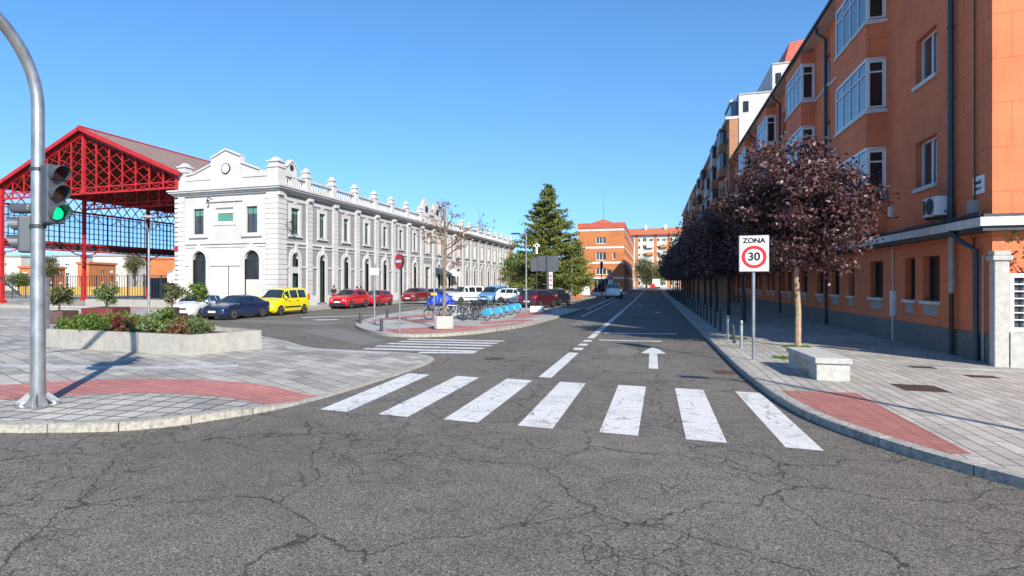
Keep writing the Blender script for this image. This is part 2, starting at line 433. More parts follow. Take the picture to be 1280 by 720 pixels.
# ------------------------------------------------------------------ mesh helpers
class MB:
    def __init__(s):
        s.v, s.f = [], []
    def quad(s, a, b, c, d):
        i = len(s.v); s.v += [a, b, c, d]; s.f.append((i, i + 1, i + 2, i + 3))
    def poly(s, pts):
        i = len(s.v); s.v += list(pts); s.f.append(tuple(range(i, i + len(pts))))
    def box(s, x0, x1, y0, y1, z0, z1):
        if x0 > x1: x0, x1 = x1, x0
        if y0 > y1: y0, y1 = y1, y0
        if z0 > z1: z0, z1 = z1, z0
        i = len(s.v)
        s.v += [(x0, y0, z0), (x1, y0, z0), (x1, y1, z0), (x0, y1, z0), (x0, y0, z1), (x1, y0, z1), (x1, y1, z1), (x0, y1, z1)]
        s.f += [tuple(i + k for k in q) for q in ((0, 3, 2, 1), (4, 5, 6, 7), (0, 1, 5, 4), (1, 2, 6, 5), (2, 3, 7, 6), (3, 0, 4, 7))]
        return s
    def prism(s, pts, z0, z1):
        """polygon (ccw) extruded; z0/z1 numbers"""
        n = len(pts); i = len(s.v)
        s.v += [(x, y, z0) for x, y in pts] + [(x, y, z1) for x, y in pts]
        s.f.append(tuple(i + n + k for k in range(n))); s.f.append(tuple(i + n - 1 - k for k in range(n)))
        for k in range(n):
            s.f.append((i + k, i + (k + 1) % n, i + n + (k + 1) % n, i + n + k))
        return s
    def extr(s, pts, d):
        """planar 3d polygon extruded by vector d"""
        n = len(pts); i = len(s.v); d = Vector(d)
        s.v += [tuple(p) for p in pts] + [tuple(Vector(p) + d) for p in pts]
        s.f.append(tuple(i + n + k for k in range(n))); s.f.append(tuple(i + n - 1 - k for k in range(n)))
        for k in range(n):
            s.f.append((i + k, i + (k + 1) % n, i + n + (k + 1) % n, i + n + k))
        return s
    def tube(s, pts, r, n=8, caps=True):
        pts = [Vector(p) for p in pts]
        rs = r if isinstance(r, (list, tuple)) else [r] * len(pts)
        base = len(s.v); prev = None
        for k, p in enumerate(pts):
            t = (pts[min(k + 1, len(pts) - 1)] - pts[max(k - 1, 0)]).normalized()
            if prev is None:
                a = t.orthogonal().normalized()
            else:
                a = (prev - t * prev.dot(t)); a = a.normalized() if a.length > 1e-6 else t.orthogonal().normalized()
            prev = a; b = t.cross(a)
            for j in range(n):
                an = 2 * PI * j / n
                s.v.append(tuple(p + (a * math.cos(an) + b * math.sin(an)) * rs[k]))
        for k in range(len(pts) - 1):
            for j in range(n):
                q = base + k * n
                s.f.append((q + j, q + (j + 1) % n, q + n + (j + 1) % n, q + n + j))
        if caps:
            s.f.append(tuple(base + n - 1 - j for j in range(n)))
            q = base + (len(pts) - 1) * n
            s.f.append(tuple(q + j for j in range(n)))
        return s
    def bar(s, a, b, w, h=None):
        """rectangular bar from a to b"""
        h = h or w
        a, b = Vector(a), Vector(b); t = (b - a).normalized()
        up = Vector((0, 0, 1)) if abs(t.z) < 0.95 else Vector((1, 0, 0))
        x = t.cross(up).normalized() * w / 2; y = x.cross(t).normalized() * h / 2
        i = len(s.v)
        for p in (a, b):
            s.v += [tuple(p - x - y), tuple(p + x - y), tuple(p + x + y), tuple(p - x + y)]
        s.f += [tuple(i + k for k in q) for q in ((3, 2, 1, 0), (4, 5, 6, 7), (0, 1, 5, 4), (1, 2, 6, 5), (2, 3, 7, 6), (3, 0, 4, 7))]
        return s
    def disc(s, c, nrm, r, n=24, t=0.01):
        nrm = Vector(nrm).normalized(); c = Vector(c)
        s.tube([c, c + nrm * t], r, n)
        return s
    def lathe(s, c, prof, n=16):
        """prof: [(r,z)] around vertical axis at c"""
        base = len(s.v)
        for r, z in prof:
            for j in range(n):
                an = 2 * PI * j / n
                s.v.append((c[0] + r * math.cos(an), c[1] + r * math.sin(an), c[2] + z))
        for k in range(len(prof) - 1):
            for j in range(n):
                q = base + k * n
                s.f.append((q + j, q + (j + 1) % n, q + n + (j + 1) % n, q + n + j))
        s.f.append(tuple(base + n - 1 - j for j in range(n)))
        q = base + (len(prof) - 1) * n
        s.f.append(tuple(q + j for j in range(n)))
        return s
    def build(s, name, mat, parent=None, smooth=False, bevel=0.0):
        me = bpy.data.meshes.new(name)
        me.from_pydata(s.v, [], s.f)
        me.materials.append(mat if not isinstance(mat, str) else M[mat])
        if smooth:
            me.polygons.foreach_set('use_smooth', [True] * len(me.polygons))
            try: me.set_sharp_from_angle(angle=R(38))
            except Exception: pass
        me.update()
        o = bpy.data.objects.new(name, me)
        col.objects.link(o)
        if parent is not None: o.parent = parent
        if bevel:
            b = o.modifiers.new('bevel', 'BEVEL'); b.width = bevel; b.segments = 2; b.limit_method = 'ANGLE'
        return o

def tag(o, label=None, cat=None, group=None, kind=None):
    if label: o['label'] = label
    if cat: o['category'] = cat
    if group: o['group'] = group
    if kind: o['kind'] = kind
    return o

def thing(name, label, cat, loc=(0, 0, 0), rz=0.0, group=None):
    o = bpy.data.objects.new(name, None)
    col.objects.link(o)
    o.location = loc; o.rotation_euler = (0, 0, rz)
    o.empty_display_size = 0.3
    return tag(o, label, cat, group)

def copy_tree(o, parent=None):
    c = o.copy(); col.objects.link(c)
    c.parent = parent
    for ch in list(o.children): copy_tree(ch, c)
    return c

def struct(mb, name, mat, **k):
    return tag(mb.build(name, mat, **k), kind='structure')

def spline(pts, step=0.3):
    """catmull-rom through tuples"""
    P = [np.array(p, float) for p in pts]; out = []
    for i in range(len(P) - 1):
        p0 = P[max(i - 1, 0)]; p1 = P[i]; p2 = P[i + 1]; p3 = P[min(i + 2, len(P) - 1)]
        n = max(1, int(np.linalg.norm((p2 - p1)[:2]) / step))
        n = min(n, 12)
        for k in range(n):
            t = k / n
            out.append(tuple(0.5 * ((2 * p1) + (-p0 + p2) * t + (2 * p0 - 5 * p1 + 4 * p2 - p3) * t * t + (-p0 + 3 * p1 - 3 * p2 + p3) * t ** 3)))
    out.append(tuple(P[-1]))
    return out

def cdt_surface(name, outline, zf, mat, grid=None, skirt=0.0):
    """triangulated sheet inside outline with height zf(x,y)"""
    n = len(outline)
    pts = [Vector(p[:2]) for p in outline]
    edges = [(i, (i + 1) % n) for i in range(n)]
    if grid:
        x0, x1, y0, y1, st = grid
        x = x0
        while x <= x1:
            y = y0
            while y <= y1:
                pts.append(Vector((x + 0.013, y + 0.007))); y += st
            x += st
    vs, es, fs, *_ = delaunay_2d_cdt(pts, edges, [tuple(range(n))], 1, 1e-4)
    mb = MB()
    mb.v = [(v.x, v.y, zf(v.x, v.y)) for v in vs]; mb.f = [tuple(f) for f in fs]
    if skirt:
        for i in range(n):
            a, b = outline[i], outline[(i + 1) % n]
            mb.quad((a[0], a[1], -0.05), (b[0], b[1], -0.05), (b[0], b[1], zf(*b[:2])), (a[0], a[1], zf(*a[:2])))
    return struct(mb, name, mat, smooth=True)

def kerb_line(path, mat, width=0.17, length=1.0, name='kerb', side=1, proud=0.004, joints=True):
    """individual kerb stones along a path of (x,y,top)"""
    mb = MB(); P = [Vector(p) for p in path]
    segs = []; cur = [P[0]]; acc = 0
    for a, b in zip(P[:-1], P[1:]):
        d = (b - a); L = Vector((d.x, d.y)).length; pos = 0
        while acc + (L - pos) >= length:
            t = length - acc; pos += t
            q = a + d * (pos / L); cur.append(q); segs.append(cur); cur = [q]; acc = 0
        acc += L - pos
        cur.append(b)
    segs.append(cur)
    rnd = random.Random(5)
    for s_ in segs:
        s_ = [p for i, p in enumerate(s_) if i == 0 or (p - s_[i - 1]).length > 0.02]
        if len(s_) < 2: continue
        dz = rnd.uniform(0, 0.005)
        L = sum((b - a).length for a, b in zip(s_[:-1], s_[1:]))
        out = []
        for i, p in enumerate(s_):
            t = (s_[min(i + 1, len(s_) - 1)] - s_[max(i - 1, 0)]); t.z = 0; t.normalize()
            nrm = Vector((-t.y, t.x, 0)) * side
            q = p.copy()
            if i == 0: q += t * 0.011
            if i == len(s_) - 1: q -= t * 0.007
            out.append((q, nrm))
        base = len(mb.v)
        for q, nn in out:
            z = q.z + proud + dz
            a = q + nn * 0.0; c = q + nn * 0.02; b = q + nn * width
            mb.v += [(a.x, a.y, -0.06), (a.x, a.y, z - 0.018), (c.x, c.y, z), (b.x, b.y, z), (b.x, b.y, -0.06)]
        m_ = len(out)
        for i in range(m_ - 1):
            for j in range(4):
                q0 = base + i * 5 + j; f = (q0, q0 + 5, q0 + 6, q0 + 1)
                mb.f.append(f if side < 0 else f[::-1])
        mb.f.append(tuple(base + j for j in range(5))); mb.f.append(tuple(base + (m_ - 1) * 5 + 4 - j for j in range(5)))
    return struct(mb, name, mat)

# wall with rectangular openings. frame: origin o, horizontal unit u, outward normal n
def wall(mb, o, u, W, z0, z1, holes, depth=0.25, reveal=None):
    """holes: (a0,a1,b0,b1) along u and z; front faces plus reveals"""
    o, u = Vector(o), Vector(u); nn = Vector((u.y, -u.x, 0))     # outward normal to the right of u
    us = sorted({0, W, *[h[0] for h in holes], *[h[1] for h in holes]})
    zs = sorted({z0, z1, *[h[2] for h in holes], *[h[3] for h in holes]})
    def P(a, z, d=0): 
        q = o + u * a - nn * d
        return (q.x, q.y, z)
    for i in range(len(us) - 1):
        # merge vertically
        run = None
        for j in range(len(zs) - 1):
            cu, cz = (us[i] + us[i + 1]) / 2, (zs[j] + zs[j + 1]) / 2
            solid = not any(h[0] < cu < h[1] and h[2] < cz < h[3] for h in holes)
            if solid and run is None: run = zs[j]
            if run is not None and (not solid or j == len(zs) - 2):
                top = zs[j] if not solid else zs[j + 1]
                mb.quad(P(us[i], run), P(us[i + 1], run), P(us[i + 1], top), P(us[i], top)); run = None
    rb = reveal or mb
    for a0, a1, b0, b1 in holes:
        rb.quad(P(a0, b0), P(a0, b1), P(a0, b1, depth), P(a0, b0, depth))
        rb.quad(P(a1, b1), P(a1, b0), P(a1, b0, depth), P(a1, b1, depth))
        rb.quad(P(a0, b0), P(a0, b0, depth), P(a1, b0, depth), P(a1, b0))
        rb.quad(P(a0, b1, depth), P(a0, b1), P(a1, b1), P(a1, b1, depth))
    return P

def obox(mb, o, u, a0, a1, z0, z1, d0, d1):
    """box in wall coordinates; d positive = outward"""
    o, u = Vector(o), Vector(u); nn = Vector((u.y, -u.x, 0))
    if a0 > a1: a0, a1 = a1, a0
    if d0 > d1: d0, d1 = d1, d0
    p = [o + u * a + nn * d for a, d in ((a0, d0), (a0, d1), (a1, d1), (a1, d0))]
    i = len(mb.v)
    for z in (z0, z1): mb.v += [(q.x, q.y, z) for q in p]
    mb.f += [tuple(i + k for k in q) for q in ((0, 1, 2, 3)[::-1], (4, 5, 6, 7), (0, 1, 5, 4), (1, 2, 6, 5), (2, 3, 7, 6), (3, 0, 4, 7))]

def window(parent, o, u, a0, a1, z0, z1, depth, fmat='frame_w', gmat='glass_sky', mull=1, trans=None, blind=0.0, bmat='shutter', name='window', fw=0.06):
    mb = MB(); d = -depth
    obox(mb, o, u, a0, a0 + fw, z0, z1, d - 0.02, d + 0.05); obox(mb, o, u, a1 - fw, a1, z0, z1, d - 0.02, d + 0.05)
    obox(mb, o, u, a0 + fw, a1 - fw, z0, z0 + fw, d - 0.02, d + 0.05); obox(mb, o, u, a0 + fw, a1 - fw, z1 - fw, z1, d - 0.02, d + 0.05)
    for k in range(mull):
        c = a0 + (a1 - a0) * (k + 1) / (mull + 1)
        obox(mb, o, u, c - fw * 0.5, c + fw * 0.5, z0 + fw, z1 - fw, d - 0.02, d + 0.045)
    if trans: 
        zt = z0 + (z1 - z0) * trans
        obox(mb, o, u, a0 + fw, a1 - fw, zt - 0.03, zt + 0.03, d - 0.02, d + 0.04)
    w = mb.build(name, fmat, parent)
    g = MB(); zt = z1 - (z1 - z0) * blind
    obox(g, o, u, a0 + fw * 0.5, a1 - fw * 0.5, z0 + fw * 0.5, zt - fw * 0.5, d - 0.015, d + 0.005)
    g.build('pane', gmat, w)
    if blind:
        b = MB(); obox(b, o, u, a0 + fw, a1 - fw, zt, z1 - fw, d - 0.01, d + 0.02); b.build('blind', bmat, w)
    return w

def arch_pts(c, hw, zs, n=9):
    return [(c + hw * math.cos(PI * k / n), zs + hw * math.sin(PI * k / n)) for k in range(n + 1)]

# ------------------------------------------------------------------ ground, roads, pavements
g = MB(); g.quad((-900, -400, -0.012), (900, -400, -0.012), (900, 1500, -0.012), (-900, 1500, -0.012))
struct(g, 'ground', 'earth')
r_ = MB(); r_.quad((-110, -60, 0), (90, -60, 0), (90, 420, 0), (-110, 420, 0))
struct(r_, 'road', 'asphalt')

def sstep(t):
    t = max(0.0, min(1.0, t)); return t * t * (3 - 2 * t)
# plaza pavement on the left, dropped kerb beside the zebra
LK = [(-100, 5.2, .12), (-60, 5.2, .12), (-30, 5.3, .12), (-18, 5.45, .12), (-12.5, 5.6, .12), (-10, 5.78, .12), (-9.0, 5.96, .12), (-8.3, 6.21, .12), (-7.62, 6.49, .12), (-7.02, 6.95, .12), (-6.6, 7.6, .115), (-6.13, 8.6, .08),
      (-5.86, 10.0, .03), (-5.74, 11.7, .02), (-5.66, 13.6, .02), (-5.72, 15.1, .02), (-6.1, 16.1, .02), (-7.1, 16.75, .02), (-9.0, 16.85, .02), (-10.6, 17.0, .02), (-12.4, 17.9, .04), (-15, 19.6, .10), (-19, 22.4, .12), (-22.6, 25.2, .12), (-24.5, 26.0, .12)]
lk = spline(LK, 0.35)
def zl(x, y):
    # distance from the dropped stretch of kerb
    if y < 9.6: dx = math.hypot(x + 5.8, y - 9.6)
    elif x > -10.6: dx = min(abs(x + 5.72), abs(y - 16.9))
    else: dx = math.hypot(x + 10.6, y - 16.9)
    return 0.02 + 0.10 * sstep((dx - 0.1) / 2.1)
outline_l = [(p[0], p[1]) for p in lk] + [(-28.6, 26.4), (-28.6, 32.8), (-25.3, 33.2), (-25.3, 128), (-25.3, 150), (-100, 150)]
cdt_surface('pavement', outline_l, zl, M['pav_l'], grid=(-16, -5.8, 6, 17.5, 0.5))
kerb_line([(p[0], p[1], zl(p[0], p[1])) for p in lk if p[0] > -40], 'kerb', 0.2, 1.0, side=1)
kerb_line([(-24.5, 26.0, .12), (-28.6, 26.4, .12)], 'kerb', 0.15, 1.0, side=1)
kerb_line([(-28.6, 26.4, .12), (-28.6, 32.8, .12), (-25.3, 33.2, .12), (-25.3, 128, .12)], 'kerb', 0.15, 1.0, side=1)

def strip(name, mat, inner, outer, zf, dz=0.004):
    mb = MB(); a = spline(inner, 0.3); b = spline(outer, 0.3)
    n = max(len(a), len(b))
    def rs(p):
        p = np.array(p); t = np.linspace(0, len(p) - 1, n * 2)
        return np.stack([np.interp(t, np.arange(len(p)), p[:, k]) for k in (0, 1)], 1)
    A, B = rs(a), rs(b); m = 6; base = 0
    for k in range(len(A)):
        for j in range(m + 1):
            q = A[k] * (1 - j / m) + B[k] * j / m
            mb.v.append((q[0], q[1], zf(q[0], q[1]) + dz))
    for k in range(len(A) - 1):
        for j in range(m):
            q = k * (m + 1) + j; mb.f.append((q, q + m + 1, q + m + 2, q + 1)[::-1])
    o = struct(mb, name, mat)
    me = o.data
    if me.polygons[0].normal.z < 0: me.flip_normals()
    return o
# red band that leads to the zebra; small square slabs between it and the kerb; pale bands
strip('red_paving', 'red_pav', [(-22, 2.6 + 2.9), (-17, 5.9), (-12.9, 6.35), (-10.97, 7.2), (-9.31, 8.42), (-7.4, 8.75), (-6.26, 8.62)], [(-22, 6.6), (-17, 7.0), (-13.6, 7.55), (-12.3, 8.4), (-10.49, 9.75), (-8.0, 10.1), (-6.03, 9.75)], zl, 0.005)
strip('square_paving', 'pav_sq', [(-12.6, 5.85), (-10, 6.02), (-8.9, 6.25), (-7.9, 6.65), (-7.25, 7.15), (-6.8, 7.75), (-6.45, 8.5)], [(-13.0, 6.3), (-10.97, 7.16), (-9.4, 8.36), (-8.4, 8.6), (-7.4, 8.72), (-6.8, 8.70), (-6.46, 8.6)], zl, 0.003)
strip('pale_paving', 'pale_pav', [(-17.5, 9.6), (-14.5, 10.1), (-11.6, 10.8), (-9.6, 11.9)], [(-17.7, 10.1), (-14.7, 10.6), (-11.8, 11.3), (-9.9, 12.3)], zl, 0.004)
strip('pale_paving', 'pale_pav', [(-11.2, 16.2), (-9.4, 16.25), (-7.4, 15.9)], [(-11.6, 16.85), (-9.3, 16.6), (-7.6, 16.35)], zl, 0.004)
strip('pale_paving', 'pale_pav', [(-40, 24), (-30, 23.2), (-24, 22.5)], [(-40, 25), (-30, 24.3), (-24, 24.0)], zl, 0.004)
strip('red_paving', 'red_pav', [(-62, 36.0), (-45, 36.2), (-30, 36.4)], [(-62, 36.9), (-45, 37.1), (-30, 37.3)], zl, 0.004)
kb = MB(); kb.box(-62, -41, 33.0, 33.5, .125, .42); kb.box(-47, -38, 38.2, 38.6, .125, .75)
for x_ in (-62,): pass
w_ = tag(kb.build('low_wall', 'concrete'), 'long low pale concrete kerb wall crossing the plaza before the red shed', 'wall')

# pavement on the right
RK = [(60, 4.3, .12), (25, 4.4, .12), (12, 4.8, .12), (7.5, 5.5, .12), (5.4, 6.35, .12), (4.4, 7.15, .12), (3.73, 7.89, .12), (3.1, 8.85, .12), (2.66, 9.8, .12), (2.36, 10.8, .12), (2.18, 12.2, .12), (2.08, 14.0, .12), (2.02, 17, .12), (2.0, 22, .12), (2.0, 300, .12)]
rk = spline(RK[:-1], 0.35) + [(2.0, 100, .12), (2.0, 300, .12)]
cdt_surface('pavement', [(p[0], p[1]) for p in rk] + [(60, 300)], lambda x, y: .12, M['pav_r'])
kerb_line(rk, 'kerb_dark', 0.2, 1.2, side=-1)
tp = MB()
inner = [(3.43, 8.72), (3.17, 9.1), (2.9, 9.7), (2.62, 10.6), (2.47, 11.4), (2.40, 12.1), (2.36, 12.75), (3.62, 12.95), (3.66, 8.80)]
tp.poly([(x, y, .124) for x, y in inner]); struct(tp, 'tactile_paving', 'tactile')
sp = MB(); sp.box(6.2, 60, 17.3, 17.55, .118, .1235); struct(sp, 'pale_paving', 'pale_pav')

# traffic island with parked bicycles
IK = [(-5.1, 47.5), (-5.25, 42), (-5.43, 36.94), (-5.86, 29.5), (-6.5, 26.0), (-7.1, 24.0), (-7.95, 22.5), (-9.0, 21.75), (-10.2, 21.8), (-11.4, 22.7), (-12.7, 24.2), (-13.9, 26.0), (-14.75, 28.0), (-15.6, 31.0), (-16.4, 35.0), (-16.9, 41), (-17.1, 47.5)]
ik = spline([(x, y, .12) for x, y in IK], 0.35)
cdt_surface('traffic_island', [(p[0], p[1]) for p in ik], lambda x, y: .12, M['pav_i'])
kerb_line(ik, 'kerb', 0.2, 1.0, side=-1)
for k_, poly in enumerate((
    [(-14.75, 29.3), (-14.2, 34.9), (-13.4, 37.9), (-12.5, 35.6), (-13.4, 32.5), (-14.0, 28.2)],
    [(-9.79, 25.44), (-9.45, 27.19), (-8.04, 26.57), (-6.75, 28.76), (-6.35, 31.47), (-6.25, 30.2), (-6.35, 28.5), (-6.95, 26.2), (-7.5, 24.3), (-8.15, 23.0), (-9.1, 22.1), (-10.1, 22.15), (-11.2, 23.1), (-10.67, 24.14)],
    [(-8.41, 38.49), (-8.03, 43.36), (-7.22, 45.0), (-6.57, 40.22), (-6.92, 34.3), (-7.64, 33.24)],
    [(-8.45, 29.37), (-7.32, 31.82), (-6.2, 32.4), (-6.1, 31.6), (-6.95, 29.91), (-7.97, 28.29)],
    [(-12.89, 29.17), (-11.79, 31.8), (-10.66, 30.66), (-11.36, 27.72)])):
    rp = MB(); rp.poly([(x, y, .1245 + .001 * k_) for x, y in poly]); o = struct(rp, 'red_paving', 'red_pav')
    if o.data.polygons[0].normal.z < 0: o.data.flip_normals()

# low separator kerb and far pavement on the left of the road
sk = MB(); sk.box(-4.95, -4.6, 48, 94, -0.02, .13); struct(sk, 'kerb', 'kerb')
fp = [(-9.0, 66, .12), (-8.6, 75, .12), (-7.9, 88, .12), (-6.6, 96, .12), (-4.8, 101, .12), (-4.6, 110, .12), (-4.6, 300, .12)]
cdt_surface('pavement', [(p[0], p[1]) for p in fp] + [(-25, 300), (-25, 56), (-11.5, 56)], lambda x, y: .12, M['pav_i'])
kerb_line(fp[:-1], 'kerb', 0.2, 1.2, side=1)
o = MB(); o.poly([(x, y, .124) for x, y in [(-11.3, 57), (-9.2, 66.5), (-8.85, 75), (-8.1, 88), (-8.9, 88), (-9.8, 75), (-12.5, 57)]]); struct(o, 'red_paving', 'red_pav')

# ------------------------------------------------------------------ painted road markings
def mark(pts, z=0.004, name='road_marking'):
    mb = MB(); mb.poly([(x, y, z) for x, y in pts]); o = struct(mb, name, 'paint')
    if o.data.polygons[0].normal.z < 0: o.data.flip_normals()
    return o
for k, (a, b) in enumerate([(-5.42, -5.56), (-4.31, -4.33), (-3.16, -3.13), (-1.95, -1.92), (-.73, -.68), (.45, .45), (1.68, 1.58)]):
    w_ = (.54, .54, .58, .54, .54, .52, .44)[k]
    mark([(a, 8.86), (a + w_, 8.84), (b + w_ + .02, 13.05), (b, 13.08)], name='zebra_crossing')
# second crossing, stripes lying across the view
for x0, x1, y0 in [(-6.9, -5.25, 16.95), (-9.0, -5.3, 17.35), (-9.0, -5.32, 18.2), (-8.95, -5.3, 19.1), (-8.9, -5.3, 19.95), (-8.9, -5.25, 20.8)]:
    mark([(x0, y0 - .05), (x1, y0 + .42), (x1 + .05, y0 + .82), (x0, y0 + .33)], name='zebra_crossing')
# arrow
mark([(-.08, 15.85), (.15, 15.85), (.15, 19.2), (-.08, 19.2)]); mark([(-.34, 19.15), (.42, 19.25), (.05, 21.4)], 0.0045)
# centre line: thick dashes near, then longer ones
y = 13.55
def cl(y0, y1, w=.30, x=-2.32):
    xs = lambda yy: -2.34 + min(1, max(0, (yy - 13.5) / 60)) * .34
    mark([(xs(y0) - w / 2 + .0, y0), (xs(y0) + w / 2, y0), (xs(y1) + w / 2, y1), (xs(y1) - w / 2, y1)])
cl(13.55, 18.6); cl(19.4, 20.1); cl(20.8, 21.5); cl(22.2, 22.9)
y = 23.6; rr = random.Random(3)
while y < 43:
    cl(y, y + 2.3, .26); y += 2.65
while y < 190:
    cl(y, y + 5, .18); y += 5.5
mark([(-1.9, 22.9), (.35, 23.1), (.35, 23.38), (-1.95, 23.2)]); mark([(-1.95, 26.0), (1.0, 26.6), (1.0, 27.05), (-1.95, 26.5)])
mark([(-4.32, 38), (-4.20, 38), (-4.20, 92), (-4.32, 92)])
for x0, x1, y0 in [(-1.3, -.9, 60), (.2, .6, 45), (0.6, .9, 88)]: mark([(x0, y0), (x1, y0), (x1, y0 + 1.2), (x0, y0 + 1.2)])
# faded lines in the side street
mark([(-20.5, 31.5), (-16.9, 35.6), (-17.1, 35.9), (-20.9, 31.9)]); mark([(-19.5, 45), (-17.8, 62), (-18.0, 62), (-19.7, 45)]); mark([(-18.3, 29.6), (-17.4, 30.6), (-17.8, 31.0), (-18.9, 30.0)])
# repairs in the asphalt
for nm_, pts_, z_ in (('road_patch', [(-1.3, 18.6), (-.6, 18.4), (-.35, 19.6), (-.8, 20.8), (-1.4, 20.2)], .0025), ('road_patch', [(-9.6, 18.4), (-9.5, 20.2), (-14.0, 24.6), (-15.2, 23.0)], .0022), ('road_patch', [(-22.5, 27.0), (-15.8, 26.2), (-15.9, 28.2), (-22.5, 29.0)], .002), ('road_patch', [(-3.9, 30.0), (-2.9, 30.0), (-3.0, 36.0), (-4.0, 36.0)], .0024)):
    rp = MB(); rp.poly([(x, y, z_) for x, y in pts_]); o = struct(rp, nm_, 'patch')
    if o.data.polygons[0].normal.z < 0: o.data.flip_normals()
mc = MB(); mc.disc((-4.3, 16.4, .001), (0, 0, 1), .30, 24, .008); tag(mc.build('manhole_cover', 'rust'), 'round dark metal cover in the road beside the short centre line dashes', 'manhole cover')
mc = MB()
for k in range(7): mc.box(1.47, 1.93, 15.5 + k * .085, 15.545 + k * .085, .001, .006)
mc.box(1.45, 1.47, 15.46, 16.1, .001, .007); mc.box(1.93, 1.95, 15.46, 16.1, .001, .007); tag(mc.build('gully_grate', 'rust'), 'dark slotted drain grate in the gutter by the right kerb beyond the zebra crossing', 'drain grate')
# access covers and weeds
def cover(x0, x1, y0, y1, label):
    mb = MB(); z = .124
    mb.box(x0, x1, y0, y1, .10, z)
    n_ = int((x1 - x0) / .09)
    for k in range(n_):
        xx = x0 + .04 + k * .09; mb.box(xx, xx + .045, y0 + .04, y1 - .04, z, z + .005)
    o = mb.build('drain_cover', 'rust'); tag(o, label, 'drain cover')
cover(4.6, 5.35, 13.55, 14.35, 'large rusty ribbed metal cover in the paving between the bench and the building')
cover(6.0, 6.5, 17.2, 17.6, 'small rusty metal cover close to the foot of the orange wall')
cover(6.6, 7.15, 15.9, 16.3, 'narrow rusty metal cover in the sunlit paving before the stone gate pillar')
cover(-12.4, -11.9, 27.2, 27.6, 'small dark metal cover in the paving of the traffic island')

# ------------------------------------------------------------------ orange apartment building (right)
XF, YN, YE = 8.2, 18.7, 68.0
def Y2a(y): return YE - y
bo = thing('apartment_building', 'long orange rendered apartment building with white bay windows and grey plinth along the right pavement', 'building', (0, 0, 0))
O = (XF, YE, 0); U = (0, -1, 0); ZT = 14.75
FL = [(5.25, 6.75), (8.6, 10.1), (11.95, 13.4)]
GF = [(21.6, 22.75), (23.35, 24.15), (26.2, 27.55), (29.5, 30.3), (31.6, 32.9), (34.3, 35.5), (37.6, 38.9)]
y = 41.5
while y < 66: GF += [(y, y + 1.1), (y + 1.9, y + 2.8)]; y += 5.3
BAYS = [(25.8, 29.9), (35.95, 40.0), (46.2, 50.2), (56.4, 60.4)]
WINS = [(21.8, 23.3)]
for a, b in BAYS: WINS += [(b + .7, b + 1.7), (b + 3.2, b + 4.3)]
WINS += [(42.6, 43.6), (53, 54)]
holes = [(Y2a(b), Y2a(a), 1.62, 3.02) for a, b in GF]
for a, b in WINS:
    if b < 67: holes += [(Y2a(b), Y2a(a), z0, z1) for z0, z1 in FL]
w = MB()
wall(w, O, U, YE - YN, 0.86, ZT, holes, 0.28)
# end wall facing the cross street
O2 = (XF, YN, 0); U2 = (1, 0, 0)
w2h = [(5, 6.3, z0, z1) for z0, z1 in FL]
wall(w, O2, U2, 13, 0.86, ZT, w2h, 0.28)
w.quad((XF + 13, YN, 0), (XF + 13, YE, 0), (XF + 13, YE, ZT), (XF + 13, YN, ZT))
w.quad((XF + 13, YE, 0), (XF, YE, 0), (XF, YE, ZT), (XF + 13, YE, ZT))
w.build('wall', 'orange', bo)
pb = MB(); pb.prism([(XF - .05, YN - .05), (XF + 13, YN - .05), (XF + 13, YN + .3), (XF + .3, YN + .3), (XF + .3, YE), (XF - .05, YE)], 0.05, .86); pb.build('plinth', 'plinth', bo)
# windows
wi = random.Random(11)
nwin = 0
for a, b in WINS:
    if b >= 67: continue
    for z0, z1 in FL:
        window(bo, O, U, Y2a(b), Y2a(a), z0, z1, .22, mull=1, blind=wi.choice([0, .15, .3, 0]), bmat='frame_w' if wi.random() < .5 else 'shutter')
        s = MB(); obox(s, O, U, Y2a(b) - .08, Y2a(a) + .08, z0 - .12, z0, -.2, .09); s.build('window_sill', 'eavewhite', bo)
for z0, z1 in FL: window(bo, O2, U2, 5, 6.3, z0, z1, .22)
for a, b in GF:
    window(bo, O, U, Y2a(b), Y2a(a), 1.62, 3.02, .22, fmat='frame_d', gmat='glass_dark', mull=1, blind=wi.choice([0, .5, 1 - .02]) if False else 0)
    s = MB(); obox(s, O, U, Y2a(b) - .06, Y2a(a) + .06, 1.52, 1.62, -.2, .1); s.build('window_sill', 'eavewhite', bo)
    s = MB(); obox(s, O, U, Y2a(b) + .05, Y2a(a) - .15, 1.18, 1.50, -.05, .006); s.build('vent_panel', 'pvc', bo)
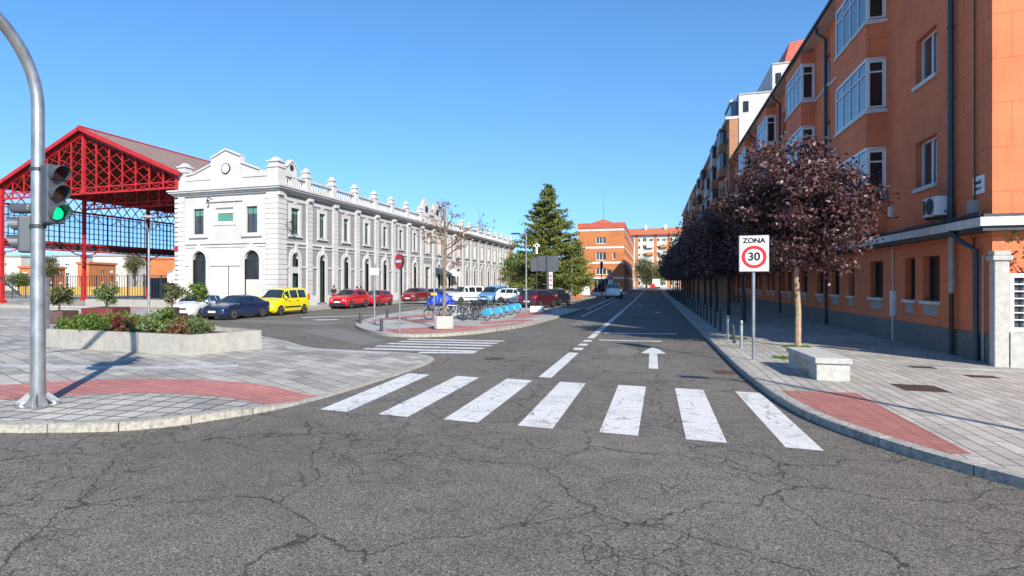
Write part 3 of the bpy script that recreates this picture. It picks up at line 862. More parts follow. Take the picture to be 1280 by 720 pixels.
# bays
for bi, (a, b) in enumerate(BAYS):
    X1 = XF - .62
    bm = MB()
    zz = [4.05, 5.3, 7.25, 8.62, 10.6, 11.95, 13.95, 14.4]
    # apron boxes between the glazed bands, chamfered near face
    for z0, z1 in ((4.05, 5.3), (7.25, 8.62), (10.6, 11.95), (13.95, 14.5)):
        bm.prism([(XF + .05, a), (XF + .05, b), (X1, b - .15), (X1, a + .12)][::-1], z0, z1)
    bm.build('bay', 'orange', bo)
    for z0, z1 in ((5.3, 7.25), (8.62, 10.6), (11.95, 13.95)):
        fr = MB()
        fr.prism([(XF + .04, a - .05), (XF + .04, b + .05), (X1 - .07, b - .1), (X1 - .07, a + .05)][::-1], z0 - .11, z0)
        fr_w = fr.build('bay_sill', 'eavewhite', bo)
        f = MB(); n_ = 4
        x0 = X1 + .02; t = .07
        f.box(x0 - .02, XF, a + .10, b - .13, z1 - .10, z1); f.box(x0 - .02, XF, a + .10, b - .13, z0, z0 + .10)
        for k in range(n_ + 1):
            yy = a + .12 + (b - a - .27) * k / n_
            tt = .09 if k in (0, n_) else .055
            f.box(x0 - .02, x0 + .06, max(a + .11, yy - tt / 2), yy + tt / 2, z0 + .1, z1 - .1)
        zt = z1 - .55
        f.box(x0 - .02, x0 + .05, a + .14, b - .14, zt - .03, zt + .03)
        for yy in (a + .08, b - .14):
            f.box(x0 - .01, x0 + .09, yy, yy + .05, z0 + .1, z1 - .1); f.box(XF - .12, XF, yy, yy + .05, z0 + .1, z1 - .1)
            f.box(x0 + .09, XF - .12, yy, yy + .05, z1 - .2, z1 - .1); f.box(x0 + .09, XF - .12, yy, yy + .05, z0 + .1, z0 + .16)
            f.box(x0 + .09, XF - .12, yy, yy + .05, zt - .03, zt + .03)
        fo = f.build('bay_window', 'frame_w', bo)
        gl = MB(); gl.box(x0 + .01, x0 + .03, a + .13, b - .15, z0 + .08, z1 - .08); gl.build('pane', 'glass_sky', fo)
        gl = MB(); gl.box(x0 + .05, XF - .02, a + .10, a + .115, z0 + .08, z1 - .08); gl.build('pane', 'glass_dark', fo); gl = MB(); gl.box(x0 + .05, XF - .02, b - .12, b - .105, z0 + .08, z1 - .08); gl.build('pane', 'glass_dark', fo)
        if (bi, z0) in ((1, 5.3), (0, 11.95), (2, 8.62)):
            cu = MB(); cu.box(x0 + .1, x0 + .14, a + .4, a + 1.5, z0 + .1, z1 - .1); cu.build('curtain', 'frame_w', fo)
# string courses between bays at sill level
sc = MB()
prev = YN + 3.1
for a, b in BAYS + [(67.9, 68)]:
    for z in (8.5, 11.85):
        if prev < a - .3: 
            if prev > 25: obox(sc, O, U, Y2a(a - .06), Y2a(prev + .06), z - .07, z + .03, 0, .05)
    prev = b
sc.build('string_course', 'eavewhite', bo)
# ground floor canopy ledge
led = MB()
led.prism([(XF - .42, YN - .42), (XF + 13, YN - .42), (XF + 13, YN + .1), (XF + .1, YN + .1), (XF + .1, YE), (XF - .42, YE)], 3.62, 3.84)
led.build('ledge', 'eavewhite', bo)
led = MB()
led.prism([(XF - .34, YN - .34), (XF + 13, YN - .34), (XF + 13, YN), (XF, YN), (XF, YE), (XF - .34, YE)], 3.50, 3.618)
led.prism([(XF - .30, YN - .30), (XF + 13, YN - .30), (XF + 13, YN), (XF, YN), (XF, YE), (XF - .30, YE)], 3.843, 3.93)
led.build('ledge_trim', 'darkmetal', bo)
# eaves, gutter, roof
rf = MB()
E0 = .62
zt = ZT
def hip(mb, x0, x1, y0, y1, z0, z1):
    m = (x1 - x0) / 2
    a, b, c, d = (x0, y0, z0), (x1, y0, z0), (x1, y1, z0), (x0, y1, z0); p, q = (x0 + m, y0 + m, z1), (x0 + m, y1 - m, z1)
    mb.poly([a, b, p]); mb.quad(b, c, q, p); mb.poly([c, d, q]); mb.quad(d, a, p, q); mb.quad(a, d, c, b)
hip(rf, XF - E0, XF + 13 + E0, YN - E0, YE, ZT + .13, ZT + 2.6)
ro = rf.build('roof', 'tile', bo)
sf = MB(); sf.box(XF - E0 + .03, XF + 13 + E0 - .03, YN - E0 + .03, YE - .03, ZT, ZT + .128); sf.build('eaves', 'eavewhite', ro)
ch = MB()
for yy in (33, 44, 55, 63): ch.box(XF + .6, XF + 1.5, yy, yy + .8, ZT + .1, ZT + 1.5); ch.box(XF + .5, XF + 1.6, yy - .1, yy + .9, ZT + 1.5, ZT + 1.62)
ch.build('chimney', 'tile', ro)
gt = MB(); gt.tube([(XF - E0 - .02, YN - E0, ZT + .06), (XF - E0 - .02, YE, ZT + .06)], .085, 8); gt.tube([(XF - E0, YN - E0 - .02, ZT + .06), (XF + 13, YN - E0 - .02, ZT + .06)], .085, 8); gt.build('gutter', 'darkmetal', ro)
def downpipe(pts, r, mat, par=bo):
    mb = MB(); mb.tube(pts, r, 10)
    for z in (5.5, 7.5, 9.5, 11.5, 13.2):
        if pts[0][2] > z > pts[-1][2]: mb.tube([(pts[-1][0], pts[-1][1], z - .03), (pts[-1][0], pts[-1][1], z + .03)], r * 1.25, 10)
    return mb.build('downpipe', mat, par, smooth=True)
downpipe([(XF - .55, 20.6, ZT), (XF - .12, 20.6, ZT - .45), (XF - .12, 20.6, 3.95)], .075, 'bluegrey')
for yy in (33.4, 44.4, 54.6, 64.5): downpipe([(XF - .55, yy, ZT), (XF - .5, yy, ZT - .25), (XF - .13, yy, ZT - .55), (XF - .13, yy, 3.95)], .075, 'bluegrey'); downpipe([(XF - .12, yy, 3.5), (XF - .12, yy, .15)], .06, 'darkmetal')
downpipe([(XF - .14, 20.5, 3.5), (XF - .14, 20.5, 1.9)], .075, 'pvc'); downpipe([(XF - .14, 20.5, 1.9), (XF - .14, 20.5, .15)], .06, 'rust')
downpipe([(XF - .4, 19.9, 3.6), (XF - .38, 19.5, 3.35), (XF - .12, 19.2, 3.05), (XF - .12, 19.2, 2.0), (XF - .12, 19.2, .15)], .06, 'bluegrey')
downpipe([(XF - .08, 18.95, 2.9), (XF - .08, 18.95, .15)], .028, 'pvc')
downpipe([(XF - .05, 19.45, 14.2), (XF - .05, 19.45, 4.4)], .018, 'rust'); downpipe([(XF - .05, 19.5, 3.4), (XF - .05, 19.5, 1.0)], .02, 'rust')
jb = MB(); jb.box(XF - .16, XF - .001, 19.35, 19.6, 4.05, 4.4); jb.build('junction_box', 'pvc', bo)
jb = MB(); jb.box(XF - .10, XF - .001, 25.2, 25.4, 4.55, 4.95); jb.build('junction_box', 'eavewhite', bo)
jb = MB(); jb.box(XF - .10, XF - .001, 24.9, 25.25, 1.0, 1.9); jb.tube([(XF - .05, 25.1, 1.0), (XF - .05, 25.1, .15)], .03, 8); jb.tube([(XF - .05, 25.1, 1.9), (XF - .05, 25.1, 3.5)], .02, 8); jb.build('junction_box', 'eavewhite', bo)
an = MB(); an.tube([(XF + 2, 40, ZT + 1), (XF + 2, 40, ZT + 7)], .03, 6)
for zz_ in (6.2, 6.6): an.tube([(XF + 1.4, 40, ZT + zz_), (XF + 2.6, 40, ZT + zz_)], .015, 5)
an.build('aerial', 'grey', bo)
cbm = MB()
for k in range(3):
    pts = [(XF - .44 + .015 * k, y_, 3.90 + .025 * k + .02 * math.sin(y_ * 1.7 + k)) for y_ in np.arange(YN - .4, 40, .7)]
    cbm.tube(pts, .012, 5)
cbm.build('cable', 'dark', bo)
# air conditioner
ac = thing('air_conditioner', 'white wall air conditioner unit on brackets beside the dark downpipe', 'air conditioner', (XF, 21.2, 3.98))
b_ = MB(); b_.box(-.42, -.08, -.42, .42, .18, .74); b_.build('casing', 'frame_w', ac, bevel=.02)
b_ = MB(); b_.disc((-.422, -.08, .46), (-1, 0, 0), .24, 20, .02); b_.box(-.425, -.42, .22, .38, .25, .68); b_.build('fan_grille', 'dark', ac)
b_ = MB(); b_.box(-.40, -.02, -.36, -.32, .12, .17); b_.box(-.40, -.02, .32, .36, .12, .17); b_.tube([(-.38, -.34, .14), (-.03, -.34, -.02)], .015, 6); b_.tube([(-.38, .34, .14), (-.03, .34, -.02)], .015, 6); b_.build('bracket', 'darkmetal', ac)
b_ = MB(); b_.tube([(-.2, -.44, .3), (-.1, -.5, .2), (-.05, -.5, -.05)], .02, 6); b_.build('pipe', 'dark', ac)
# lettering helper
def text_mesh(s, size, mat, parent, loc, rot, name='lettering', bold=0.0, depth=.002, sx=1.0):
    cu = bpy.data.curves.new('t', 'FONT'); cu.body = s; cu.size = size; cu.align_x = 'CENTER'; cu.align_y = 'CENTER'; cu.extrude = depth; cu.offset = bold
    o = bpy.data.objects.new('t', cu); col.objects.link(o)
    me = bpy.data.meshes.new_from_object(o.evaluated_get(bpy.context.evaluated_depsgraph_get()))
    bpy.data.objects.remove(o)
    me.materials.clear(); me.materials.append(M[mat])
    q = bpy.data.objects.new(name, me); col.objects.link(q); q.parent = parent; q.location = loc; q.rotation_euler = rot; q.scale = (sx, 1, 1)
    return q
ns = thing('street_name_plate', 'small white street name plate fixed high on the corner of the orange wall', 'sign', (XF - .012, 19.32, 4.78))
b_ = MB(); b_.box(-.02, .01, -.27, .27, -.24, .24); b_.build('plate', 'signwhite', ns, bevel=.005)
b_ = MB(); b_.box(-.03, .005, .08, .2, .245, .33); b_.build('bracket', 'grey', ns)
text_mesh('Canal', .17, 'signblack', ns, (-.024, 0.03, .08), (R(90), 0, R(-90)), bold=.004)
text_mesh('BISBI 98', .10, 'signblack', ns, (-.024, 0.03, -.10), (R(90), 0, R(-90)), bold=.003)

# gate pillar, railing and climber beside the end wall
gp = thing('gate_pillar', 'pale stone gate pillar with a moulded cap in front of the orange wall', 'pillar', (8.13, 18.22, .12))
b_ = MB(); b_.box(-.15, .15, -.125, .125, -.02, 2.62); b_.build('shaft', 'stone', gp, bevel=.02)
b_ = MB(); b_.box(-.20, .20, -.175, .175, 2.62, 2.74); b_.box(-.17, .17, -.145, .145, 2.74, 2.86); b_.build('cap', 'stone', gp, bevel=.02)
gw = thing('garden_fence', 'low stone wall with white square railing joining the stone gate pillar', 'fence', (8.282, 18.22, .12))
b_ = MB(); b_.box(.002, 9, -.15, .15, -.02, .86); b_.build('low_wall', 'stone', gw)
b_ = MB()
for k in range(2):
    x0 = .04 + k * 4.4
    b_.box(x0, x0 + .08, -.04, .04, .86, 2.3); b_.box(x0 + 4.3, x0 + 4.38, -.04, .04, .86, 2.3); b_.box(x0 + .08, x0 + 4.3, -.04, .04, .87, .97); b_.box(x0 + .08, x0 + 4.3, -.04, .04, 2.2, 2.3)
    for j in range(1, 20): b_.box(x0 + .08 + j * .21, x0 + .105 + j * .21, -.012, .012, .97, 2.2)
    for j in range(1, 7): b_.box(x0 + .08, x0 + 4.3, -.0135, .0135, .97 + j * .176, .995 + j * .176)
b_.build('railing', 'frame_w', gw)
b_ = MB(); b_.box(.04, 8.9, .08, .1, .87, 2.25); b_.build('backing_sheet', 'darkmetal', gw)

# ------------------------------------------------------------------ taller buildings behind it
wb = thing('apartment_block', 'tall white rendered block with stepped roof rising behind the orange building', 'building')
b_ = MB()
b_.box(8.6, 11.7, 68.02, 84, 0, 21.8); b_.box(11.703, 13.9, 68.02, 84, 0, 24.6); b_.box(13.903, 22, 68.02, 84, 0, 25.3)
b_.build('wall', 'white', wb)
b_ = MB()
for x0, x1, z in ((8.55, 11.7, 21.8), (11.7, 13.9, 24.6), (13.9, 22.05, 25.3)): b_.box(x0, x1, 67.95, 84, z, z + .15)
b_.build('coping', 'pvc', wb)
b_ = MB(); b_.extr([(12.9, 68.6, 24.75), (19.5, 68.6, 24.75), (19.5, 68.6, 27.9), (13.4, 68.6, 26.9)], (0, 9, 0)); b_.build('penthouse', 'redroof', wb)
for x0, z0 in ((9.0, 20.0), (12.0, 22.6)):
    b_ = MB(); b_.box(x0, x0 + .5, 67.96, 68.015, z0, z0 + 1.1); b_.build('window', 'glass_dark', wb)
b_ = MB(); b_.tube([(19, 70, 26), (19, 70, 38)], .05, 6); b_.build('aerial', 'grey', wb)
b_ = MB(); b_.tube([(12.0, 67.9, 13.5), (12.0, 67.9, 21)], .05, 6); b_.box(11.9, 12.3, 67.8, 68.01, 17.2, 17.7); b_.build('vent_pipe', 'dark', wb)

def block(par, x0, x1, y0, y1, zt, wmat, floors, wz=1.5, pitch_y=2.6, ww=1.4, balc=True, zb=3.2, sides=('W',), fl=None, seed=1, gmats=('glass_sky', 'glass_dark'), balmat='cream'):
    rnd = random.Random(seed); w_ = MB()
    fh = (zt - zb - .6) / floors
    holes_w = []
    ny = int((y1 - y0 - 1) / pitch_y)
    for i in range(ny):
        a = (y1 - (y0 + .9 + i * pitch_y)) - ww
        for f in range(floors): holes_w.append((a, a + ww, zb + f * fh + .9, zb + f * fh + .9 + wz))
    O_ = (x0, y1, 0); U_ = (0, -1, 0)
    wall(w_, O_, U_, y1 - y0, 0, zt, holes_w if 'W' in sides else [], .2)
    nx = int((x1 - x0 - 1) / pitch_y); hs = []
    for i in range(nx):
        a = .8 + i * pitch_y
        for f in range(floors): hs.append((a, a + ww, zb + f * fh + .9, zb + f * fh + .9 + wz))
    O3 = (x0, y0, 0); U3 = (1, 0, 0)
    wall(w_, O3, U3, x1 - x0, 0, zt, hs if 'S' in sides else [], .2)
    hE = [(a0, a1, b0, b1) for a0, a1, b0, b1 in holes_w]
    wall(w_, (x1, y0, 0), (0, 1, 0), y1 - y0, 0, zt, hE if 'E' in sides else [], .2)
    w_.quad((x1, y1, 0), (x0, y1, 0), (x0, y1, zt), (x1, y1, zt)); w_.quad((x0, y0, zt), (x1, y0, zt), (x1, y1, zt), (x0, y1, zt))
    w_.build('wall', wmat, par)
    for (oo, uu, hh, on) in ((O_, U_, holes_w, 'W' in sides), (O3, U3, hs, 'S' in sides), ((x1, y0, 0), (0, 1, 0), hE, 'E' in sides)):
        if not on: continue
        for h in hh:
            f_ = MB(); obox(f_, oo, uu, h[0], h[1], h[2], h[3], -.18, -.15)
            fr = f_.build('window', rnd.choice(gmats), par)
            fr2 = MB(); obox(fr2, oo, uu, (h[0] + h[1]) / 2 - .04, (h[0] + h[1]) / 2 + .04, h[2], h[3], -.15, -.10)
            obox(fr2, oo, uu, h[0], h[1], h[3] - .08 - rnd.choice([0, .3, .6]), h[3], -.149, -.105); fr2.build('frame', 'frame_w', fr)
    return fh
bb = thing('apartment_block', 'tall brown brick block with glazed galleries beyond the white party wall', 'building')
fh = block(bb, 7.7, 8.55, 68.1, 112, 19.4, 'brownbrick', 6, pitch_y=3.3, ww=1.7, seed=4)
b_ = MB(); b_.box(8.56, 22, 84.1, 112, 0, 19.3); b_.build('rear_wall', 'brownbrick', bb)
for i in range(5):
    for f in range(6):
        if (i + f) % 4 == 3: continue
        y0 = 71 + i * 8.2; z0 = 3.2 + f * fh + .3
        g_ = MB(); g_.box(7.05, 7.69, y0, y0 + 3.0, z0 + .9, z0 + 2.5); g_.build('gallery_glazing', 'glass_sky', bb)
        g_ = MB(); g_.box(7.0, 7.69, y0 - .05, y0 + 3.05, z0, z0 + .899); g_.box(7.0, 7.69, y0 - .05, y0 + 3.05, z0 + 2.501, z0 + 2.65)
        for k in range(4): g_.box(7.02, 7.049, y0 + k * .98, y0 + k * .98 + .06, z0 + .9, z0 + 2.5)
        g_.box(7.02, 7.68, y0 - .03, y0 - .001, z0 + .9, z0 + 1.0)
        g_.build('gallery', 'cream' if (i + f) % 3 == 0 else 'brownbrick', bb)
b_ = MB(); b_.box(7.35, 8.56, 68.05, 112, 19.4, 19.65); b_.box(8.563, 22, 84.05, 112, 19.4, 19.65); b_.build('cornice', 'eavewhite', bb)
b_ = MB(); b_.box(7.95, 8.56, 69, 74, 19.66, 21.4); b_.build('penthouse', 'glass_sky', bb)
b_ = MB(); b_.box(7.85, 8.58, 68.9, 74.2, 21.4, 21.6); b_.build('penthouse_roof', 'eavewhite', bb)
b2 = thing('apartment_block', 'lower brown brick block further down the street beyond the tall brown one', 'building')
fh = block(b2, 7.6, 20, 112.1, 165, 19.4, 'brownbrick', 6, pitch_y=3.6, ww=1.8, seed=9)
for i in range(5):
    for f in range(6):
        if (i * 2 + f) % 5 == 3: continue
        y0 = 115 + i * 10; z0 = 3.2 + f * fh
        g_ = MB(); g_.box(6.9, 7.59, y0, y0 + 3.4, z0 + .3, z0 + 1.3); g_.box(6.95, 7.0, y0, y0 + 3.4, z0 + 1.3, z0 + 2.7); g_.build('balcony', 'cream' if (i + f) % 3 == 0 else 'brownbrick', b2)
b_ = MB(); b_.box(7.2, 20.2, 112.03, 165, 19.4, 19.7); b_.build('cornice', 'eavewhite', b2)
b_ = MB(); b_.box(8.5, 9.4, 150, 151, 19.7, 23.5); b_.build('chimney', 'brownbrick', b2)

# ------------------------------------------------------------------ orange brick building (centre)
cb = thing('brick_building', 'orange brick building with white floor bands at the end of the parking strip', 'building')
X0, X1, Y0, Y1, ZR = -15.3, -5.6, 131, 200, 15.1
O4 = (X0, Y0, 0); U4 = (1, 0, 0)
hs = [(3.8, 5.9, 10.6, 12.0), (3.8, 5.9, 7.0, 8.7), (7.3, 7.9, 7.2, 8.6), (3.8, 5.9, 3.9, 5.3), (6.0, 7.1, 3.9, 5.0), (3.3, 6.6, .1, 3.0)]
w_ = MB(); wall(w_, O4, U4, X1 - X0, 0, ZR - 1.2, hs, .3)
hE = []
for i in range(11):
    for z0, z1 in ((3.8, 5.3), (7.0, 8.7), (10.5, 12.1)): hE.append((1.5 + i * 6, 5.6 + i * 6, z0, z1))
wall(w_, (X1, Y0, 0), (0, 1, 0), Y1 - Y0, 0, ZR - 1.2, hE, .3)
w_.quad((X0, Y1, 0), (X0, Y0, 0), (X0, Y0, ZR), (X0, Y1, ZR)); w_.quad((X1, Y1, 0), (X0, Y1, 0), (X0, Y1, ZR), (X1, Y1, ZR))
w_.build('wall', 'redbrick', cb)
b_ = MB(); b_.box(X0 - .12, X1 + .12, Y0 - .12, Y1, ZR - 1.2, ZR); b_.build('fascia', 'redroof', cb)
b_ = MB()
for z in (2.95, 6.25, 9.55, 13.35): b_.box(X0 - .06, X1 + .06, Y0 - .06, Y0 - .001, z, z + .42); b_.box(X1 + .001, X1 + .06, Y0 - .06, Y1, z, z + .42)
b_.build('floor_band', 'eavewhite', cb)
for h in hs[:5]: window(cb, O4, U4, *h, .2, mull=2 if h[1] - h[0] > 1.5 else 0, fw=.1, gmat='glass_sky')
dr = MB(); obox(dr, O4, U4, 3.3, 6.6, .1, 3.0, -.3, -.26); d_ = dr.build('entrance_door', 'glass_dark', cb)
dr = MB()
for k in range(5): obox(dr, O4, U4, 3.3 + k * .78, 3.42 + k * .78, .1, 3.0, -.259, -.2)
dr.build('door_frame', 'pvc', d_)
for h in hE: window(cb, (X1, Y0, 0), (0, 1, 0), *h, .2, mull=3, fw=.12)
rf = MB(); m = (X1 - X0) / 2
rf.poly([(X0 + 2, Y0 + 2, ZR), (X1 - 2, Y0 + 2, ZR), (X0 + m, Y0 + 2 + m, ZR + 1.6)]); rf.quad((X1 - 2, Y0 + 2, ZR), (X1 - 2, Y1, ZR), (X0 + m, Y1, ZR + 1.6), (X0 + m, Y0 + 2 + m, ZR + 1.6)); rf.quad((X0 + 2, Y1, ZR), (X0 + 2, Y0 + 2, ZR), (X0 + m, Y0 + 2 + m, ZR + 1.6), (X0 + m, Y1, ZR + 1.6)); rf.quad((X0, Y0, ZR), (X1, Y0, ZR), (X1, Y1, ZR), (X0, Y1, ZR))
rf.build('roof', 'tile', cb)
b_ = MB(); b_.tube([(-10.4, 138, ZR + 1), (-10.4, 138, ZR + 5)], [.09, .05], 6); b_.tube([(-10.4, 138, ZR + 5), (-10.4, 138, ZR + 8)], .035, 6); b_.build('mast', 'grey', cb)

# far block closing the street
fb = thing('apartment_block', 'wide pale seven storey block with orange roof closing the far end of the street', 'building')
block(fb, -9.5, 26, 262, 276, 22.3, 'cream', 7, pitch_y=2.55, ww=1.35, zb=.3, sides=('S',), seed=21, gmats=('glass_dark', 'glass_sky', 'glass_dark'))
rf = MB(); rf.quad((-10.5, 260.5, 22.3), (27, 260.5, 22.3), (27, 269, 25.6), (-10.5, 269, 25.6)); rf.quad((27, 277.5, 22.3), (-10.5, 277.5, 22.3), (-10.5, 269, 25.6), (27, 269, 25.6)); rf.poly([(-10.5, 260.5, 22.3), (-10.5, 269, 25.6), (-10.5, 277.5, 22.3)]); rf.poly([(27, 260.5, 22.3), (27, 277.5, 22.3), (27, 269, 25.6)]); rf.quad((-10.5, 277.5, 22.29), (27, 277.5, 22.29), (27, 260.5, 22.29), (-10.5, 260.5, 22.29))
rf.build('roof', 'tile', fb)
b_ = MB()
for x in (-6.6, .9, 6.2, 11.0, 17): b_.box(x, x + 1.0, 261.8, 261.96, 0, 22.2)
b_.build('brick_pier', 'redbrick', fb)
for i, x in enumerate((-2.2, 3.4, 8.4, 14)):
    for z in (7.5, 10.6, 13.7, 16.8):
        b_ = MB(); b_.box(x, x + 2.6, 260.7, 261.98, z, z + 1.1); b_.build('balcony', 'redbrick' if (i + int(z)) % 2 else 'eavewhite', fb)
b_ = MB()
for x in (-3, 5, 12): b_.box(x, x + 1, 267, 268, 24.5, 27)
b_.build('chimney', 'cream', fb)
b_ = MB(); b_.box(-1.5, 7.5, 258.5, 261.7, 5.0, 6.0); b_.build('canopy', 'grey', fb)

# ------------------------------------------------------------------ white station building (left)
st = thing('station_building', 'long white and grey two storey station building with arched doors, clock gable and balustraded parapet', 'building')
XS, YS, NB, PB = -29.2, 41.2, 19, 4.55
YSE = YS + NB * PB
OS, US = (XS, YS, 0), (0, 1, 0)
OF, UF = (-39.7, YS, 0), (1, 0, 0); WF = 10.5
def acen(i): return PB * (i + .5) + (.15 if i == 0 else 0)
holes = []
for i in range(NB):
    c = acen(i); uw = .62 if i == 0 else .5
    holes.append((c - uw, c + uw, 6.4, 8.6))
    if i in (7, 10): holes.append((c - .9, c + .9, .3, 4.3))
    else: holes.append((c - .5, c + .5, .3 if i not in (0,) else 1.3, 4.75))
w_ = MB(); rv = MB()
wall(w_, OS, US, NB * PB, .1, 9.7, holes, .3, reveal=rv)
w_.build('wall', 'grey_r', st)
fh_ = [(1.85, 2.95, 6.4, 8.6), (7.4, 8.5, 6.4, 8.6), (4.2, 6.05, 7.35, 8.6), (1.75, 3.2, .9, 4.9), (7.2, 8.7, .9, 4.9)]
w_ = MB(); wall(w_, OF, UF, WF, .1, 9.7, fh_, .3, reveal=rv)
w_.quad((-39.7, YSE, .1), (-39.7, YS, .1), (-39.7, YS, 9.7), (-39.7, YSE, 9.7)); w_.quad((XS, YSE, .1), (-39.7, YSE, .1), (-39.7, YSE, 9.7), (XS, YSE, 9.7))
w_.quad((-39.7, YS, 9.9), (XS, YS, 9.9), (XS, YSE, 9.9), (-39.7, YSE, 9.9))
w_.build('wall', 'white', st); rv.build('reveal', 'white', st)

def arch_ring(mb, o, u, c, ri, ro, zs, zb, d0, d1, n=10, jr=None):
    """arched surround: inner radius ri, outer ro, spring height zs, jambs down to zb"""
    o, u = Vector(o), Vector(u); nn = Vector((u.y, -u.x, 0))
    jr = jr or ro
    I = [(c - ri, zb)] + [(c - ri * math.cos(PI * k / n), zs + ri * math.sin(PI * k / n)) for k in range(n + 1)] + [(c + ri, zb)]
    Oo = [(c - jr, zb)] + [(c - ro * math.cos(PI * k / n), zs + ro * math.sin(PI * k / n)) for k in range(n + 1)] + [(c + jr, zb)]
    def P(a, z, d): q = o + u * a + nn * d; return (q.x, q.y, z)
    for k in range(len(I) - 1):
        a, b = I[k], I[k + 1]; e, f = Oo[k], Oo[k + 1]
        mb.quad(P(*a, d1), P(*b, d1), P(*f, d1), P(*e, d1))
        mb.quad(P(*e, d1), P(*f, d1), P(*f, d0), P(*e, d0))
        mb.quad(P(*b, d1), P(*a, d1), P(*a, d0 - .25), P(*b, d0 - .25))
    mb.quad(P(*I[0], d1), P(*Oo[0], d1), P(*Oo[0], d0), P(*I[0], d0)); mb.quad(P(*Oo[-1], d1), P(*I[-1], d1), P(*I[-1], d0), P(*Oo[-1], d0))

def station_arch(i, o, u, c, hw, zs, zb, mat, boarded=0.0):
    s = MB(); arch_ring(s, o, u, c, hw, hw + .42, zs, zb, 0, .10)
    obox(s, o, u, c - .16, c + .16, zs + hw + .02, zs + hw + .75, .101, .2)
    s.build('arch_surround', 'white', st)
    g_ = MB(); obox(g_, o, u, c - hw - .02, c + hw + .02, zb + boarded, zs + hw + .02, -.26, -.24)
    f_ = MB()
    obox(f_, o, u, c - .03, c + .03, zb + boarded, zs + hw, -.239, -.18); obox(f_, o, u, c - hw, c + hw, zs - .05, zs + .05, -.239, -.17); obox(f_, o, u, c - hw, c + hw, zs - 1.35, zs - 1.28, -.239, -.18)
    obox(f_, o, u, c - hw, c - hw + .06, zb + boarded, zs + .1, -.239, -.17); obox(f_, o, u, c + hw - .06, c + hw, zb + boarded, zs + .1, -.239, -.17)
    w = f_.build('window' if zb > .6 else 'door', 'frame_d', st); g_.build('pane', mat, w)
    if boarded:
        b_ = MB(); obox(b_, o, u, c - hw, c + hw, zb, zb + boarded, -.25, -.15); b_.build('panel', 'cream', w)
rg = random.Random(2)
for i in range(NB):
    c = acen(i); uw = .62 if i == 0 else .5
    # upper window + white surround
    s = MB()
    for a0, a1, z0, z1 in ((c - uw - .32, c - uw, 6.25, 8.95), (c + uw, c + uw + .32, 6.25, 8.95), (c - uw, c + uw, 8.6, 8.95)): obox(s, OS, US, a0, a1, z0, z1, 0, .08)
    obox(s, OS, US, c - uw - .4, c + uw + .4, 6.1, 6.249, 0, .16); obox(s, OS, US, c - .2, c + .2, 8.951, 9.12, 0, .12)
    s.build('window_surround', 'white', st)
    if 7 <= i <= 10: window(st, OS, US, c - uw, c + uw, 6.4, 8.6, .03, 'frame_w', 'shutter_o', mull=1, fw=.07)
    elif i > 10: window(st, OS, US, c - uw, c + uw, 6.4, 8.6, .2, 'frame_w', 'glass_sky', mull=1, trans=.72, blind=rg.choice([0, .5, 1 - .05]), bmat='frame_w')
    else: window(st, OS, US, c - uw, c + uw, 6.4, 8.6, .2, 'frame_d', 'glass_green', mull=1, blind=.22, bmat='blind_green')
    # ground floor
    if i in (7, 10):
        s = MB()
        for a0, a1, z0, z1 in ((c - 1.25, c - .9, .3, 4.7), (c + .9, c + 1.25, .3, 4.7), (c - .9, c + .9, 4.3, 4.7)): obox(s, OS, US, a0, a1, z0, z1, 0, .1)
        s.build('door_surround', 'white', st)
        s = MB(); obox(s, OS, US, c - .9, c + .9, .3, 4.3, -.29, -.26); d_ = s.build('door', 'glass_dark', st)
        s = MB(); obox(s, OS, US, c - .03, c + .03, .3, 4.3, -.255, -.2); obox(s, OS, US, c - .9, c + .9, 2.9, 3.0, -.255, -.2); s.build('door_frame', 'frame_d', d_)
    elif i == 0:
        station_arch(i, OS, US, c, .5, 4.25, 1.3, 'glass_green')
        s = MB(); obox(s, OS, US, c - .499, c + .499, 3.0, 3.55, -.2, .02); s.build('panel', 'white', st)
    else:
        station_arch(i, OS, US, c, .5, 4.25, .3, 'glass_green' if i % 3 else 'glass_dark')
# pilasters, bands, impost, plinth
for i in range(NB + 1):
    a = i * PB; pl_ = MB()
    if i == 0: continue
    hw = .40 if i < NB else .2
    obox(pl_, OS, US, a - hw - (0 if i < NB else .4), a + hw, 1.0, 9.69, 0, .16)
    z = 1.2
    while z < 9.3:
        if not (5.3 < z < 5.9): obox(pl_, OS, US, a - hw - .02 - (0 if i < NB else .4), a + hw + .02, z, z + .30, .161, .19)
        z += .40
    pl_.build('pilaster', 'white', st)
for i in range(NB):
    bd = MB()
    a0, a1 = i * PB + (.4 if i else 1.0), (i + 1) * PB - .4
    if a1 > NB * PB - .6: a1 = NB * PB - .6
    obox(bd, OS, US, a0, a1, 5.50, 5.72, 0, .10); obox(bd, OS, US, a0, a1, 5.20, 5.30, 0, .07); obox(bd, OS, US, a0, a1, 9.02 + .13, 9.40, 0, .07)
    c = acen(i); hw = 1.25 if i in (7, 10) else .92
    obox(bd, OS, US, a0, c - hw, 3.45, 3.62, 0, .09); obox(bd, OS, US, c + hw, a1, 3.45, 3.62, 0, .09)
    obox(bd, OS, US, a0, c - hw, .1, 1.0, 0, .12); obox(bd, OS, US, c + hw, a1, .1, 1.0, 0, .12)
    if i == 0: obox(bd, OS, US, c - hw, c + hw, .1, 1.0, 0, .12)
    bd.build('band_course', 'white', st)
for i in range(1, NB + 1):
    pl2 = MB(); obox(pl2, OS, US, i * PB - (.42 if i < NB else .62), min(i * PB + .42, NB * PB), .05, .999, 0, .2); pl2.build('pilaster_base', 'white', st)
